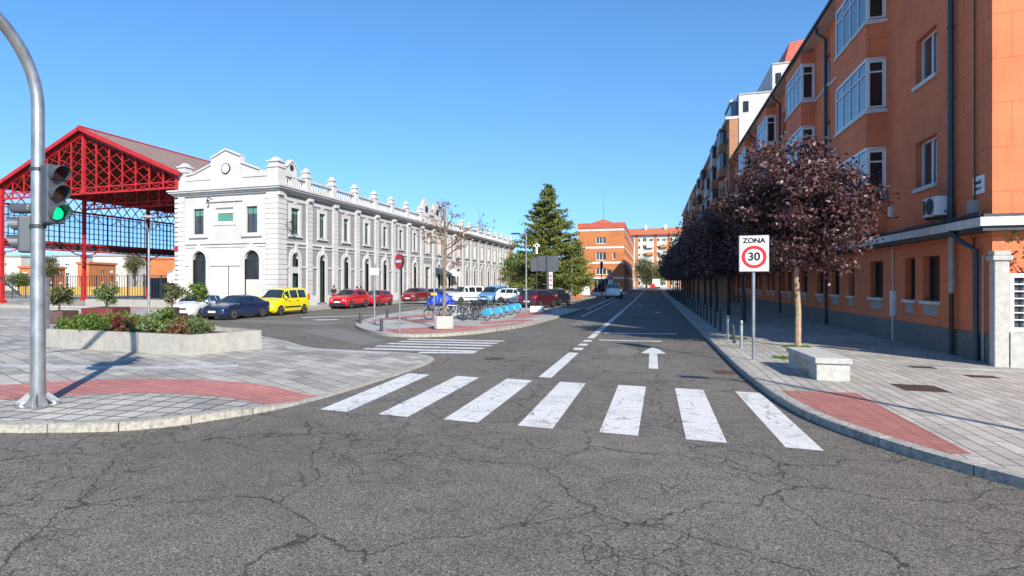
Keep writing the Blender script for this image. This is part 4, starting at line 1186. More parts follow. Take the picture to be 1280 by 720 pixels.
# corner piers, rusticated
for x0, x1 in ((-39.78, -38.75), (-30.25, -29.04)):
    cp = MB(); cp.box(x0, x1, YS - .16, YS - .001, .05, 9.69)
    z = 1.2
    while z < 9.3: 
        cp.box(x0 - .02, x1 + .02, YS - .20, YS - .161, z, z + .34); z += .42
    cp.build('corner_pier', 'white', st)
cp = MB()
cp.box(XS + .001, XS + .16, YS, YS + .95, .05, 9.69)
z = 1.2
while z < 9.3: cp.box(XS + .161, XS + .20, YS - .2, YS + .97, z, z + .34); z += .42
cp.build('corner_pier', 'white', st)
# front facade dressings
def ffbox(a0, a1, z0, z1, d0, d1):
    q_ = MB(); obox(q_, OF, UF, a0, a1, z0, z1, d0, d1); q_.build('facade_moulding', 'white', st)
for a0, a1, z in ((.95, WF - 1.1, 5.50), ): ffbox(a0, a1, z, z + .2, 0, .12)
ffbox(.95, WF - 1.1, 5.22, 5.3, 0, .07)
for c, hw in ((2.4, .55), (7.95, .55)):
    for a0, a1, z0, z1 in ((c - hw - .3, c - hw, 6.25, 8.95), (c + hw, c + hw + .3, 6.25, 8.95), (c - hw, c + hw, 8.6, 8.95)): ffbox(a0, a1, z0, z1, 0, .07)
    ffbox(c - hw - .45, c + hw + .45, 6.06, 6.249, 0, .18)
for a0, a1, z0, z1 in ((3.95, 4.2, 7.1, 8.9), (6.05, 6.3, 7.1, 8.9), (4.2, 6.05, 8.6, 8.9), (4.2, 6.05, 7.1, 7.35)): ffbox(a0, a1, z0, z1, 0, .07)
ffbox(3.2, 7.0, 9.12, 9.3, 0, .15)
ffbox(3.62, 6.75, 3.62, 3.76, 0, .10); ffbox(.95, 1.3, 3.62, 3.76, 0, .1)
for a0, a1 in ((.95, 1.3), (3.6, 6.8), (9.1, WF - 1.1)): ffbox(a0, a1, .1, .9, 0, .12)
window(st, OF, UF, 1.85, 2.95, 6.4, 8.6, .15, 'frame_d', 'glass_sky', mull=1, blind=.28, bmat='blind_green'); window(st, OF, UF, 7.4, 8.5, 6.4, 8.6, .15, 'frame_d', 'glass_sky', mull=1, blind=.28, bmat='blind_green')
window(st, OF, UF, 4.2, 6.05, 7.35, 8.6, .15, 'frame_w', 'blind_green', mull=0, blind=.35, bmat='frame_w', fw=.08)
station_arch(0, OF, UF, 2.475, .725, 4.17, .9, 'glass_dark'); station_arch(0, OF, UF, 7.95, .75, 4.15, .9, 'glass_dark', boarded=1.55)
b_ = MB(); x = 3.75
while x < 6.6: obox(b_, OF, UF, x, x + .22, .95, 3.5, .001, .045); x += .26
b_.build('panel', 'eavewhite', st)
b_ = MB(); obox(b_, OF, UF, 5.55, 5.61, .9, 3.6, .05, .09); b_.build('downpipe', 'darkmetal', st)
# cornice
co = MB()
for k, (z0, z1, d) in enumerate(((9.7, 9.84, .18), (9.84, 9.98, .34), (9.98, 10.12, .52), (10.12, 10.26, .62))):
    co.prism([(-39.7 - d, YS - d), (XS + d, YS - d), (XS + d, YS + 48.8), (-39.7 - d, YS + 48.8)], z0 + .0005 * k, z1)
    co.prism([(-39.7 - d, YS + 48.8), (XS + d + .3, YS + 48.8), (XS + d + .3, YSE + d), (-39.7 - d, YSE + d)], z0 + .0005 * k, z1)
y = YS + .4
co.build('cornice', 'white', st)
br = MB()
for i in range(NB + 1):
    br = MB(); obox(br, OS, US, i * PB - .3, min(i * PB + .3, NB * PB), 9.42, 9.695, .16, .40); br.build('cornice_bracket', 'white', st)
# parapet
def pier(x, y, hw, ztop):
    b_ = MB(); b_.box(x - hw, x + hw, y - hw, y + hw, 10.262, ztop - .9)
    b_.box(x - hw - .08, x + hw + .08, y - hw - .08, y + hw + .08, ztop - .9, ztop - .78); b_.box(x - hw * .85, x + hw * .85, y - hw * .85, y + hw * .85, ztop - .78, ztop - .42)
    b_.box(x - hw - .03, x + hw + .03, y - hw - .03, y + hw + .03, ztop - .42, ztop - .3)
    h2 = hw * .8
    b_.v += [(x - h2, y - h2, ztop - .3), (x + h2, y - h2, ztop - .3), (x + h2, y + h2, ztop - .3), (x - h2, y + h2, ztop - .3), (x - h2 * .4, y - h2 * .4, ztop), (x + h2 * .4, y - h2 * .4, ztop), (x + h2 * .4, y + h2 * .4, ztop), (x - h2 * .4, y + h2 * .4, ztop)]
    n_ = len(b_.v) - 8; b_.f += [tuple(n_ + k for k in q) for q in ((4, 5, 6, 7), (0, 1, 5, 4), (1, 2, 6, 5), (2, 3, 7, 6), (3, 0, 4, 7))]
    b_.build('parapet_pier', 'white', st)
xb = XS - .25
pier(XS - .45, YS + .42, .55, 12.65); pier(-39.2, YS + .42, .5, 12.75)
for i in range(1, NB + 1):
    if i in (8, 9, 10): continue
    pier(xb, YS + i * PB - (.3 if i == NB else 0), .33, 12.45)
for i in range(NB):
    y0 = YS + i * PB + (.98 if i == 0 else .34); y1 = YS + (i + 1) * PB - .34
    b_ = MB(); b_.box(xb - .2, xb + .2, y0, y1, 10.262, 10.5); b_.box(xb - .2, xb + .2, y0, y1, 11.22, 11.4)
    n_ = 9
    if 7 <= i <= 9: b_.box(xb - .12, xb + .12, y0, y1, 10.5, 11.22)
    else:
        if i == 0: b_.box(xb - .16, xb + .16, (y0 + y1) / 2 - .45, (y0 + y1) / 2 + .45, 10.5, 11.22)
        for k in range(n_):
            yy = y0 + (y1 - y0) * (k + .5) / n_; b_.lathe((xb, yy, 10.5), [(.075, 0), (.1, .18), (.06, .4), (.095, .6), (.075, .72)], 6)
    b_.build('balustrade', 'white', st)
# small gables behind the side parapet
def gable(x, y, hw, z0, z1, z2, arch=False):
    b_ = MB()
    prof = [(y - hw, z0), (y + hw, z0), (y + hw, z1)] + ([(y + hw * math.cos(PI * k / 8), z1 + (z2 - z1) * math.sin(PI * k / 8)) for k in range(1, 8)] if arch else [(y, z2)]) + [(y - hw, z1)]
    b_.extr([(x - .2, a, z) for a, z in prof], (.4, 0, 0))
    o_ = b_.build('gable', 'white', st)
    c_ = MB(); c_.disc((x + .2, y, z1 - .05), (1, 0, 0), hw * .38, 16, .02); c_.build('gable_opening', 'dark', o_)
    if not arch:
        c_ = MB(); c_.bar((x + .05, y - hw - .1, z1 - .05), (x + .05, y, z2 + .08), .5, .12); c_.bar((x + .05, y + hw + .1, z1 - .05), (x + .05, y, z2 + .08), .49, .12); c_.build('coping', 'white', o_)
gable(XS - .9, YS + 3.0, .75, 10.27, 12.3, 12.85)
gable(XS - .3, 75.3, 1.35, 10.27, 12.3, 13.7, True); gable(XS - .3, 79.6, 1.35, 10.27, 12.3, 13.7, True)
b_ = MB(); b_.box(XS - .5, XS - .1, 76.7, 78.2, 10.27, 12.6); b_.build('parapet_block', 'white', st)
# front parapet with clock gable
pts = [(-38.7, 10.262), (-30.2, 10.262), (-30.2, 11.55), (-31.0, 11.65), (-32.9, 12.35), (-32.9, 12.9), (-34.45, 13.55), (-36.0, 12.9), (-36.0, 12.35), (-37.9, 11.65), (-38.7, 11.55)]
b_ = MB(); b_.extr([(x, YS + .05, z) for x, z in pts][::-1], (0, .45, 0)); b_.build('clock_gable', 'white', st)
b_ = MB()
for (xa, za), (xb_, zb_) in zip(pts[3:-1], pts[4:]):
    if abs(xa - xb_) > .3: b_.bar((xa, YS + .22, za + .06), (xb_, YS + .22, zb_ + .06), .62, .13)
b_.box(-38.7, -36.1, YS - .02, YS + .049, 11.1, 11.22); b_.box(-32.8, -30.2, YS - .02, YS + .049, 11.1, 11.22)
b_.box(-36.0, -35.6, YS - .06, YS + .049, 10.27, 12.8); b_.box(-33.3, -32.9, YS - .06, YS + .049, 10.27, 12.8)
b_.build('gable_moulding', 'white', st)
ck = MB(); ck.tube([(-34.45, YS + .05, 11.95), (-34.45, YS - .06, 11.95)], .44, 24); c_ = ck.build('clock', 'frame_d', st)
ck = MB(); ck.tube([(-34.45, YS - .061, 11.95), (-34.45, YS - .075, 11.95)], .36, 24); ck.build('clock_face', 'signwhite', c_)
ck = MB(); ck.bar((-34.45, YS - .085, 11.95), (-34.38, YS - .085, 12.24), .04, .015); ck.bar((-34.45, YS - .085, 11.95), (-34.27, YS - .085, 11.86), .05, .015); ck.build('clock_hand', 'signblack', c_)
# lamp brackets on the facade
b_ = MB(); b_.tube([(-35.9, YS, 9.35), (-35.9, YS - .5, 9.5), (-35.9, YS - .55, 9.3)], .04, 6); b_.lathe((-35.9, YS - .55, 9.1), [(.05, .2), (.12, .1), (.1, 0)], 8); b_.build('wall_lamp', 'dark', st)
for k in range(3):
    b_ = MB(); b_.tube([(XS + .2, YS + .9 - k * .1, 7.2 - .15 * k), (XS + .7, YS + .8 + k * .25, 7.25 - .25 * k)], .02, 5); b_.box(XS + .62, XS + .85, YS + .75 + k * .25, YS + .9 + k * .25, 7.17 - .25 * k, 7.3 - .25 * k); b_.build('wall_lamp', 'dark', st)
# awnings
for i, mt in ((8, 'clere_a'), (9, 'clere_a')):
    y0 = YS + PB * (i + .5); b_ = MB(); b_.extr([(XS + .12, y0 - 1.6, 4.3), (XS + 1.5, y0 - 1.6, 3.5), (XS + 1.5, y0 - 1.6, 3.1), (XS + .12, y0 - 1.6, 3.6)], (0, 3.2, 0)); b_.build('awning', 'bluegrey' if i == 8 else 'frame_w', st)
eb = MB(); eb.box(XS - .02, XS + .35, YSE - 4.6, YSE - .1, 9.0, 9.6)
b_ = MB(); b_.box(XS + .17, XS + .22, YSE - 3.9, YSE - .7, 1.0, 9.0); b_.build('panel', 'redbrick', st)

# ------------------------------------------------------------------ red iron train shed
sh = thing('train_shed', 'red painted iron train shed with lattice gable, glazed side screen and sheet roof', 'shed')
XC, HW, ZC, ZE, ZA = -50.85, 11.2, 10.6, 12.0, 16.7
NTR, SPT = 7, 9.1
def truss(y, detailed=True):
    mb = MB()
    top = lambda x: ZA - .35 - (ZA - ZE) * abs(x) / HW
    mb.bar((XC - HW, y, ZE - .25), (XC, y, ZA - .3), .16, .42); mb.bar((XC, y, ZA - .3), (XC + HW, y, ZE - .25), .16, .42)
    mb.bar((XC - HW, y, ZC), (XC + HW, y, ZC), .14, .15); mb.bar((XC - HW, y, ZC + .55), (XC + HW, y, ZC + .55), .09, .10)
    n = 14
    xs = [-HW + 2 * HW * k / n for k in range(n + 1)]
    for k, x in enumerate(xs):
        mb.bar((XC + x, y - .02, ZC), (XC + x, y - .02, top(x) if abs(x) < HW else ZE), .11 if k != n // 2 else .28, .11 if k != n // 2 else .26)
    lw = .052
    for k in range(n):
        a, b = xs[k], xs[k + 1]; ta, tb = top(a), top(b); z0 = ZC + .55
        nn = max(1, int(round((min(ta, tb) - z0) / 1.0)))
        mb.bar((XC + a, y + .03, ZC), (XC + b, y + .03, ZC + .55), lw, lw); mb.bar((XC + a, y + .05, ZC + .55), (XC + b, y + .05, ZC), lw, lw)
        for j in range(nn):
            fa0, fa1 = z0 + (ta - z0) * j / nn, z0 + (ta - z0) * (j + 1) / nn
            fb0, fb1 = z0 + (tb - z0) * j / nn, z0 + (tb - z0) * (j + 1) / nn
            mb.bar((XC + a, y + .03, fa0), (XC + b, y + .03, fb1), lw, lw); mb.bar((XC + a, y + .06, fa1), (XC + b, y + .06, fb0), lw, lw)
    mb.v += []
    # gusset plate
    mb.extr([(XC - .45, y - .12, ZC - .05), (XC + .45, y - .12, ZC - .05), (XC + .3, y - .12, ZC + .35), (XC, y - .12, ZC + .6), (XC - .3, y - .12, ZC + .35)][::-1], (0, .05, 0))
    return mb
tr0 = truss(YS).build('truss', 'redsteel', sh)
for k in range(1, NTR): 
    t = tr0.copy(); col.objects.link(t); t.parent = sh; t.location = (0, SPT * k, 0)
# columns with brackets
for k in range(NTR):
    for x in (XC - HW, XC + HW):
        y = YS + SPT * k; mb = MB()
        mb.box(x - .16, x + .16, y - .16, y + .16, .45, ZE - .3); mb.box(x - .3, x + .3, y - .3, y + .3, .05, .45); mb.box(x - .24, x + .24, y - .24, y + .24, 5.0, 5.35)
        for s_ in ((-1, 1) if x < XC else ()):
            pts = [(x, y + s_ * (.16 + 1.9 * math.sin(q * PI / 2 / 5)), 5.3 + 1.15 * (1 - math.cos(q * PI / 2 / 5))) for q in range(6)]
            for a, b in zip(pts[:-1], pts[1:]): mb.bar(a, b, .1, .12)
        mb.build('column', 'redsteel', sh)
# longitudinal lattice girders (lower edge of screens) and purlins
YB = YS + SPT * (NTR - 1)
for x in (XC - HW, XC + HW):
    mb = MB()
    mb.bar((x, YS, 6.5), (x, YB, 6.5), .25, .2); mb.bar((x, YS, 5.75), (x, YB, 5.75), .2, .14)
    y = YS
    while y < YB - .1:
        mb.bar((x + .02, y, 5.75), (x + .02, y + .91, 6.45), .06, .06); mb.bar((x - .03, y, 6.45), (x - .03, y + .91, 5.75), .06, .06); y += .91
    mb.bar((x, YS, 10.2), (x, YB, 10.2), .25, .2); mb.bar((x, YS, ZE - .25), (x, YB, ZE - .25), .25, .2)
    y = YS
    while y < YB - .1:
        mb.bar((x + .02, y, 10.2), (x + .02, y + 1.3, 11.7), .08, .08); mb.bar((x - .03, y, 11.7), (x - .03, y + 1.3, 10.2), .08, .08); y += 1.3
    mb.build('girder', 'redsteel', sh)
    mb = MB(); mb.box(x - .015, x + .015, YS, YB, 5.85, 6.42); mb.build('girder_panel', 'darkmetal', sh)
mb = MB()
for k in range(-5, 6):
    x = XC + k * 2.1; z = ZA - .18 - (ZA - ZE) * abs(k * 2.1) / HW
    mb.bar((x, YS - .4, z), (x, YB, z), .1, .16)
mb.build('purlin', 'redsteel', sh)
mg, n_, l_, p_ = nt('thin_clear_glass')
tb = n_.new('ShaderNodeBsdfTransparent'); tb.inputs[0].default_value = (.86, .93, .98, 1)
mxs = n_.new('ShaderNodeMixShader'); mxs.inputs[0].default_value = .16
p_.inputs['Roughness'].default_value = .08; p_.inputs['Base Color'].default_value = (.3, .4, .5, 1)
l_.new(tb.outputs[0], mxs.inputs[1]); l_.new(p_.outputs[0], mxs.inputs[2]); l_.new(mxs.outputs[0], n_['Material Output'].inputs[0])
M['clear'] = mg
# glazed screens on the far long side
x = XC - HW
sc = MB(); y = YS; k = 0
while y < YB + .01:
    wv = .14 if k % 5 == 0 else .05
    sc.box(x - .06, x + .06, y - wv / 2, y + wv / 2, 6.6, 10.1); y += .61; k += 1
for z in (6.65, 7.25, 7.85, 8.45, 9.1, 9.9): sc.box(x - .05, x + .05, YS, YB, z - .035, z + .035)
for j in range(18):
    y0 = YS + j * 3.05
    for s_ in (0, 1):
        pts = [(x, y0 + (3.05 if s_ else 0) + (-1 if s_ else 1) * 1.5 * math.sin(q * PI / 8), 9.1 + .95 * (1 - math.cos(q * PI / 8))) for q in range(5)]
        for a, b in zip(pts[:-1], pts[1:]): sc.bar(a, b, .06, .07)
fr_ = sc.build('screen_frame', 'darkmetal', sh)
gl = MB(); gl.quad((x, YS, 6.6), (x, YB, 6.6), (x, YB, 10.05), (x, YS, 10.05)); gl.build('screen_glass', 'clear', fr_)
for s_ in (-1, 1):
    rf = MB(); a = (XC, YS - .3, ZA + .03); b = (XC + s_ * (HW + .5), YS - .3, ZE - .22)
    rf.extr([a, b, (b[0], b[1], b[2] + .03), (a[0], a[1], a[2] + .01)], (0, YB - YS + .6, 0)); rf.build('ceiling', 'underside', sh)
rf = MB()
for s_ in (-1, 1):
    a = (XC, YS - .5, ZA + .05); b = (XC + s_ * (HW + .7), YS - .5, ZE - .26)
    rf.extr([a, b, (b[0], b[1], b[2] + .09), (a[0], a[1], a[2] + .09)], (0, YB - YS + 1, 0))
ro = rf.build('roof', 'roofsheet', sh)
rg_ = MB()
for s_ in (-1, 1): rg_.bar((XC, YS - .56, ZA - .02), (XC + s_ * (HW + .7), YS - .56, ZE - .33), .1, .36)
rg_.bar((XC, YS - .6, ZA + .17), (XC, YB + .6, ZA + .17), .3, .12)
rg_.build('verge_board', 'redsteel', ro)

# ------------------------------------------------------------------ what stands behind the shed
def at(px, d):
    """world x,y of picture column px at depth d along the camera axis (plan helper)"""
    th = math.atan(255 / 733.5); r = (px - 560) / 733.5 * d
    return (r * math.cos(th) - d * math.sin(th), d * math.cos(th) + r * math.sin(th))
def small_block(px, d, w, dep, h, mat, label, floors, seed, roof='tile', rz=.18):
    x, y = at(px, d)
    o_ = thing('apartment_block', label, 'building', (x, y, 0), rz)
    block(o_, -w / 2, w / 2, 0, dep, h, mat, floors, wz=1.2, pitch_y=2.9, ww=1.2, zb=.4, sides=('S', 'E'), seed=seed, gmats=('glass_dark', 'glass_sky'))
    b_ = MB(); b_.box(-w / 2 - .3, w / 2 + .3, -.3, dep + .3, h + .002, h + .5); b_.build('roof', roof, o_)
    return o_
small_block(13, 160, 6.5, 9, 9.2, 'cream', 'pale block with small dark windows, leftmost of the low blocks behind the shed', 3, 1, 'pvc')
small_block(34, 140, 4.2, 9, 5.6, 'redbrick', 'low orange brick block behind the railings just past the signal pole', 2, 2)
small_block(55, 185, 8, 9, 9.6, 'white', 'white block partly hidden by the signal pole, behind the shed', 3, 8, 'pvc')
small_block(84, 170, 8.5, 9, 9.8, 'white', 'white block seen between the signal pole and the middle red column', 3, 3, 'pvc')
small_block(104, 140, 3.0, 9, 6.6, 'redbrick', 'narrow orange block seen behind the middle red column', 2, 4)
small_block(137, 165, 10.5, 9, 9.6, 'cream', 'cream block seen between the middle red column and the plaza lamp', 3, 5, 'pvc')
small_block(177, 175, 9, 9, 9.4, 'white', 'white block seen under the shed right behind the plaza lamp', 3, 6, 'pvc')
b_ = MB(); x, y = at(209, 112); o_ = thing('brick_building', 'windowless orange brick building above the dark red panels beside the station', 'building', (x, y, 0), .2)
b_.box(-4.4, 4.4, 0, 9, 0, 6.6); b_.build('wall', 'redbrick', o_); b_ = MB(); b_.box(-4.6, 4.6, -.2, 9.2, 6.602, 6.9); b_.build('roof', 'tile', o_)
# railing fence under the shed
def rail_fence(name, label, p0, p1, h, sp, mat, r=.022, post=2.6, base=.12, gaps=()):
    f_ = thing(name, label, 'fence', (p0[0], p0[1], base)); d = Vector((p1[0] - p0[0], p1[1] - p0[1], 0)); L = d.length; u = d / L
    b_ = MB(); a = 0
    while a < L:
        q = u * a; b_.box(q.x - r, q.x + r, q.y - r, q.y + r, .02, h - .06); a += sp
    b_.build('bars', mat, f_)
    b_ = MB()
    for z in (.25, h - .06): b_.bar((0, 0, z), tuple(d + Vector((0, 0, z))), .06, .05)
    b_.build('rail', mat, f_); a = 0
    while a <= L:
        q = u * a; b_ = MB(); b_.box(q.x - .05, q.x + .05, q.y - .05, q.y + .05, -.02, h); b_.build('post', mat, f_); a += post
    return f_
rail_fence('railing_fence', 'tall black vertical bar fence running across behind the red columns', (-88, 53.5), (-50.5, 51.2), 2.9, .42, 'darkmetal')
pf = thing('panel_fence', 'dark red panel fence with white posts running up to the station building', 'fence', (-50.4, 51.2, .12))
dv = Vector((10.2, -9.6, 0)); b_ = MB(); b_.bar((0, 0, 1.55), (dv.x, dv.y, 1.75), .06, 2.7); b_.build('panel', 'fencewall', pf)
for k in range(9):
    q = dv * k / 8 + Vector((-.09, -.1, 0)); b_ = MB(); b_.box(q.x - .06, q.x + .06, q.y - .06, q.y + .06, 0, 3.1); b_.build('post', 'signwhite', pf)
b_ = MB(); b_.bar((-.09, -.1, 3.1), (dv.x - .09, dv.y - .1, 3.15), .16, .1); b_.build('top_rail', 'signwhite', pf)
ow = MB(); ow.box(-104, -63, 72, 72.4, -.01, 1.5); tag(ow.build('garden_wall', plain('ochre_render', (.52, .33, .09), .9)), 'low ochre wall behind the black bar fence', 'wall')
cn = thing('shipping_container', 'dark blue metal container behind the bars near the dark red panels', 'container', (-59, 62, 0), .05)
b_ = MB(); b_.box(-4, 4, -1.2, 1.2, .15, 2.7)
for k in range(26): b_.box(-3.95 + k * .31, -3.8 + k * .31, -1.24, -1.2, .25, 2.6)
b_.build('body', 'bluegrey', cn)
b_ = MB(); b_.box(-4.05, 4.05, -1.26, 1.26, 2.7, 2.8); b_.build('roof', 'darkmetal', cn)
gb = thing('gate_barrier', 'black diagonal brace arm standing before the bar fence beside the signal pole', 'barrier', (-56.5, 37.0, .12))
b_ = MB(); b_.tube([(0, 0, 0), (0, 0, 2.9)], .06, 8); b_.build('post', 'darkmetal', gb)
b_ = MB(); b_.bar((0, 0, 2.8), (2.6, .4, .9), .1, .12); b_.build('brace', 'darkmetal', gb)

# ------------------------------------------------------------------ trees and plants
def leaf_mesh(name, centres, size, mat, seed, up=0.0, aspect=.55, sizevar=.5):
    """many small pointed leaves, one quad each"""
    rs = np.random.RandomState(seed); c = np.asarray(centres, float); n = len(c)
    a = rs.normal(size=(n, 3)); a /= np.linalg.norm(a, axis=1)[:, None]
    b = rs.normal(size=(n, 3)); b[:, 2] += up
    b = np.cross(a, b); b /= np.maximum(1e-6, np.linalg.norm(b, axis=1))[:, None]
    s = size * (1 - sizevar / 2 + sizevar * rs.rand(n))[:, None]
    nrm = np.cross(a, b)
    v = np.empty((n, 4, 3))
    v[:, 0] = c - a * s * .5; v[:, 1] = c - a * s * .05 + b * s * aspect * .5 + nrm * s * .08; v[:, 2] = c + a * s * .5; v[:, 3] = c - a * s * .05 - b * s * aspect * .5 + nrm * s * .08
    me = bpy.data.meshes.new(name)
    me.vertices.add(n * 4); me.loops.add(n * 4); me.polygons.add(n)
    me.vertices.foreach_set('co', v.reshape(-1))
    me.loops.foreach_set('vertex_index', np.arange(n * 4, dtype=np.int32))
    me.polygons.foreach_set('loop_start', np.arange(0, n * 4, 4, dtype=np.int32))
    me.polygons.foreach_set('loop_total', np.full(n, 4, dtype=np.int32))
    me.materials.append(M[mat]); me.update(); me.validate()
    return me
def link_mesh(me, name, parent):
    o = bpy.data.objects.new(name, me); col.objects.link(o); o.parent = parent; return o

def broad_tree(loc, label, seed, trunk_h, trunk_r, cz, rx, rz_, n_clump, n_leaf, lsize, lmat, bmat='bark', name='tree', spread=.30, flat=1.0, group=None, cat='tree', wild=.25, trunk_vis=True):
    rs = np.random.RandomState(seed)
    t = thing(name, label, cat, loc, 0, group)
    mb = MB()
    top = cz + rz_ * .55
    pts = [(0, 0, -.05), (.02, .01, trunk_h * .5), (rs.uniform(-.06, .06), rs.uniform(-.06, .06), trunk_h), (rs.uniform(-.15, .15), rs.uniform(-.15, .15), (trunk_h + top) / 2), (0, 0, top)]
    mb.tube(pts, [trunk_r * 1.2, trunk_r, trunk_r * .9, trunk_r * .5, trunk_r * .12], 8)
    # clumps
    cl = []
    while len(cl) < n_clump:
        d = rs.normal(size=3); d /= np.linalg.norm(d); rr_ = rs.rand() ** .45 * (1 + wild * rs.normal() * .5)
        p = np.array([d[0] * rx * rr_, d[1] * rx * rr_, cz + d[2] * rz_ * rr_])
        if p[2] < trunk_h * .85: continue
        cl.append(p)
    cl = np.array(cl)
    for k in range(min(16, n_clump)):
        p = cl[k]; s0 = rs.uniform(.0, .6); st_ = Vector((0, 0, trunk_h + (top - trunk_h) * s0 * .8)); e = Vector(p)
        m_ = st_.lerp(e, .5) + Vector((0, 0, .12 * (e - st_).length))
        mb.tube([st_, m_, e], [trunk_r * .4, trunk_r * .25, trunk_r * .07], 5)
    mb.build('trunk', bmat, t, smooth=True)
    idx = rs.randint(0, n_clump, n_leaf); sc_ = spread * (.6 + .8 * rs.rand(n_clump))
    c = cl[idx] + rs.normal(size=(n_leaf, 3)) * sc_[idx][:, None] * np.array([1, 1, .75])
    link_mesh(leaf_mesh('crown', c, lsize, lmat, seed + 1), 'crown', t)
    return t

G_PL = 'purple plum trees in a row along the right pavement'
plA = broad_tree((4.42, 21.5, .12), 'large purple leaved plum tree with pale sunlit trunk just behind the stone bench', 31, 2.3, .085, 4.45, 2.0, 1.80, 170, 36000, .135, 'plum', 'bark_l', name='plum_tree', spread=.22, wild=.45)  # pale bark puts sunlight into the trunk colour; shaded row gets dark bark
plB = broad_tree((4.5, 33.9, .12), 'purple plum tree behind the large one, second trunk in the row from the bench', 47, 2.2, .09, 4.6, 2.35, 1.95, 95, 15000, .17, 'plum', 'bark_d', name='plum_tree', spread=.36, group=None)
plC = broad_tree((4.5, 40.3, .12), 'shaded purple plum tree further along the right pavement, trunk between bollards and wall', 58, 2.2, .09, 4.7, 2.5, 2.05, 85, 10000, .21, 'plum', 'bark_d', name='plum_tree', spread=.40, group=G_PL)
rt = random.Random(8)
for k, y in enumerate([46.6, 52.8, 59, 65.3, 71.5, 78, 84, 90, 97, 103, 110, 117, 124, 131, 139, 147, 156, 165]):
    c = copy_tree(plC if k % 2 else plB); c['label'] = plC['label']; c['group'] = G_PL
    c.location = (4.5 + rt.uniform(-.15, .15), y, .12); c.rotation_euler = (0, 0, rt.uniform(0, 6.28)); s = rt.uniform(.95, 1.12); c.scale = (s, s, s)
plC['label'] = plC['label']
for o in col.objects:
    if o.get('group') == G_PL: o['label'] = 'shaded purple plum tree in the row receding along the right pavement, beyond the first two'

# conifer
def conifer(loc, label, H_, R0, seed, n_leaf, lsize, lmat, skirt=1.2):
    rs = np.random.RandomState(seed); t = thing('conifer_tree', label, 'tree', loc)
    mb = MB(); mb.tube([(0, 0, -.1), (.1, 0, H_ * .5), (0, 0, H_)], [.28, .17, .03], 8); C = []; W = []
    z = skirt
    while z < H_ - .25:
        f = (H_ - z) / (H_ - skirt); L0 = R0 * (f ** .85) * (1.0 if f < .93 else .9)
        nb = 6 if f > .3 else 4
        for b in range(nb):
            a = rs.rand() * 6.28; L = L0 * rs.uniform(.62, 1.18) + .15
            rise = rs.uniform(-.05, .22) * L
            e = Vector((math.cos(a) * L, math.sin(a) * L, z + rise)); s0 = Vector((0, 0, z))
            mb.tube([s0, s0.lerp(e, .5) + Vector((0, 0, -.05 * L)), e], [.05 * f + .015, .03 * f + .01, .008], 4)
            m_ = max(3, int(L * 7))
            for j in range(m_):
                u = (j + rs.rand()) / m_
                if u < .12: continue
                side = (1 - u * .75) * .38 * L * rs.uniform(-1, 1)
                q = s0.lerp(e, u) + Vector((-math.sin(a) * side, math.cos(a) * side, -.05 * L * math.sin(u * PI) - .04 * abs(side)))
                C.append(q); W.append(.13 + .09 * f)
        z += .40 * (0.6 + .6 * f)
    mb.build('trunk', 'bark_d', t)
    C = np.array([tuple(q) for q in C]); W = np.array(W); idx = rs.randint(0, len(C), n_leaf)
    c = C[idx] + rs.normal(size=(n_leaf, 3)) * W[idx][:, None] * np.array([1, 1, .62])
    link_mesh(leaf_mesh('crown', c, lsize, lmat, seed), 'crown', t)
    return t
conifer((-12.4, 74, .12), 'tall dark green fir tree behind the dark road sign panels', 14.6, 6.0, 5, 44000, .27, 'fir')
conifer((-10.4, 86, .12), 'smaller loose green conifer between the tall fir and the orange brick building', 8.6, 2.8, 15, 8000, .28, 'fir')
# park trees and bushes behind the parking
def pk(px, d): x, y = at(px, d); return (x, y, .1)
broad_tree(pk(650, 96), 'green leafy tree at the far end of the station building', 61, 1.5, .2, 4.6, 3.0, 2.6, 60, 5000, .3, 'green', 'bark_d', spread=.6)
broad_tree(pk(668, 82), 'dark red leaved tree left of the fir trunk', 62, 1.2, .15, 3.8, 2.2, 1.8, 50, 4000, .24, 'redleaf', 'bark_d', spread=.45)
broad_tree(pk(655, 74), 'low olive green tree behind the parked cars near the lamp post', 63, .7, .12, 2.4, 2.2, 1.7, 50, 4500, .22, 'olive', 'bark_d', spread=.45)
broad_tree(pk(676, 92), 'russet brown tree half hidden behind the fir', 64, 1.5, .15, 5.4, 2.6, 1.8, 50, 4000, .26, 'rustleaf', 'bark_d', spread=.5)
broad_tree(pk(716, 92), 'spreading grey green tree beside the tall metal pole', 65, 1.2, .2, 2.6, 2.0, 1.4, 40, 3500, .24, 'green', 'bark_d', spread=.6)
broad_tree(pk(700, 100), 'broad dark green tree behind the fir, right of the sign panels', 66, 1.8, .2, 4.0, 3.6, 2.2, 70, 7000, .3, 'green', 'bark_d', spread=.7)
broad_tree(pk(722, 84), 'small olive tree left of the entrance of the orange brick building', 67, .8, .12, 2.0, 1.0, .9, 30, 2000, .2, 'olive', 'bark_d', spread=.35)
broad_tree(pk(808, 215), 'rounded yellow green tree at the far end of the street, before the pale block', 68, 2.0, .3, 6.0, 4.2, 4.0, 60, 5000, .55, 'olive', 'bark_d', spread=.9)
broad_tree(pk(820, 235), 'dark tree at the end of the street beside the rounded yellow green one', 69, 2.0, .3, 4.6, 4.0, 3.4, 50, 4000, .55, 'green', 'bark_d', spread=.9)
broad_tree(pk(168, 105), 'green tree behind the bar fence, seen under the shed', 70, 2.0, .2, 5.4, 1.3, 1.6, 40, 2500, .26, 'olive', 'bark_d', spread=.5)
broad_tree(pk(62, 118), 'small olive tree behind the orange block beside the signal pole', 71, 2.0, .2, 4.9, 2.0, 2.2, 40, 3000, .3, 'olive', 'bark_d', spread=.5)
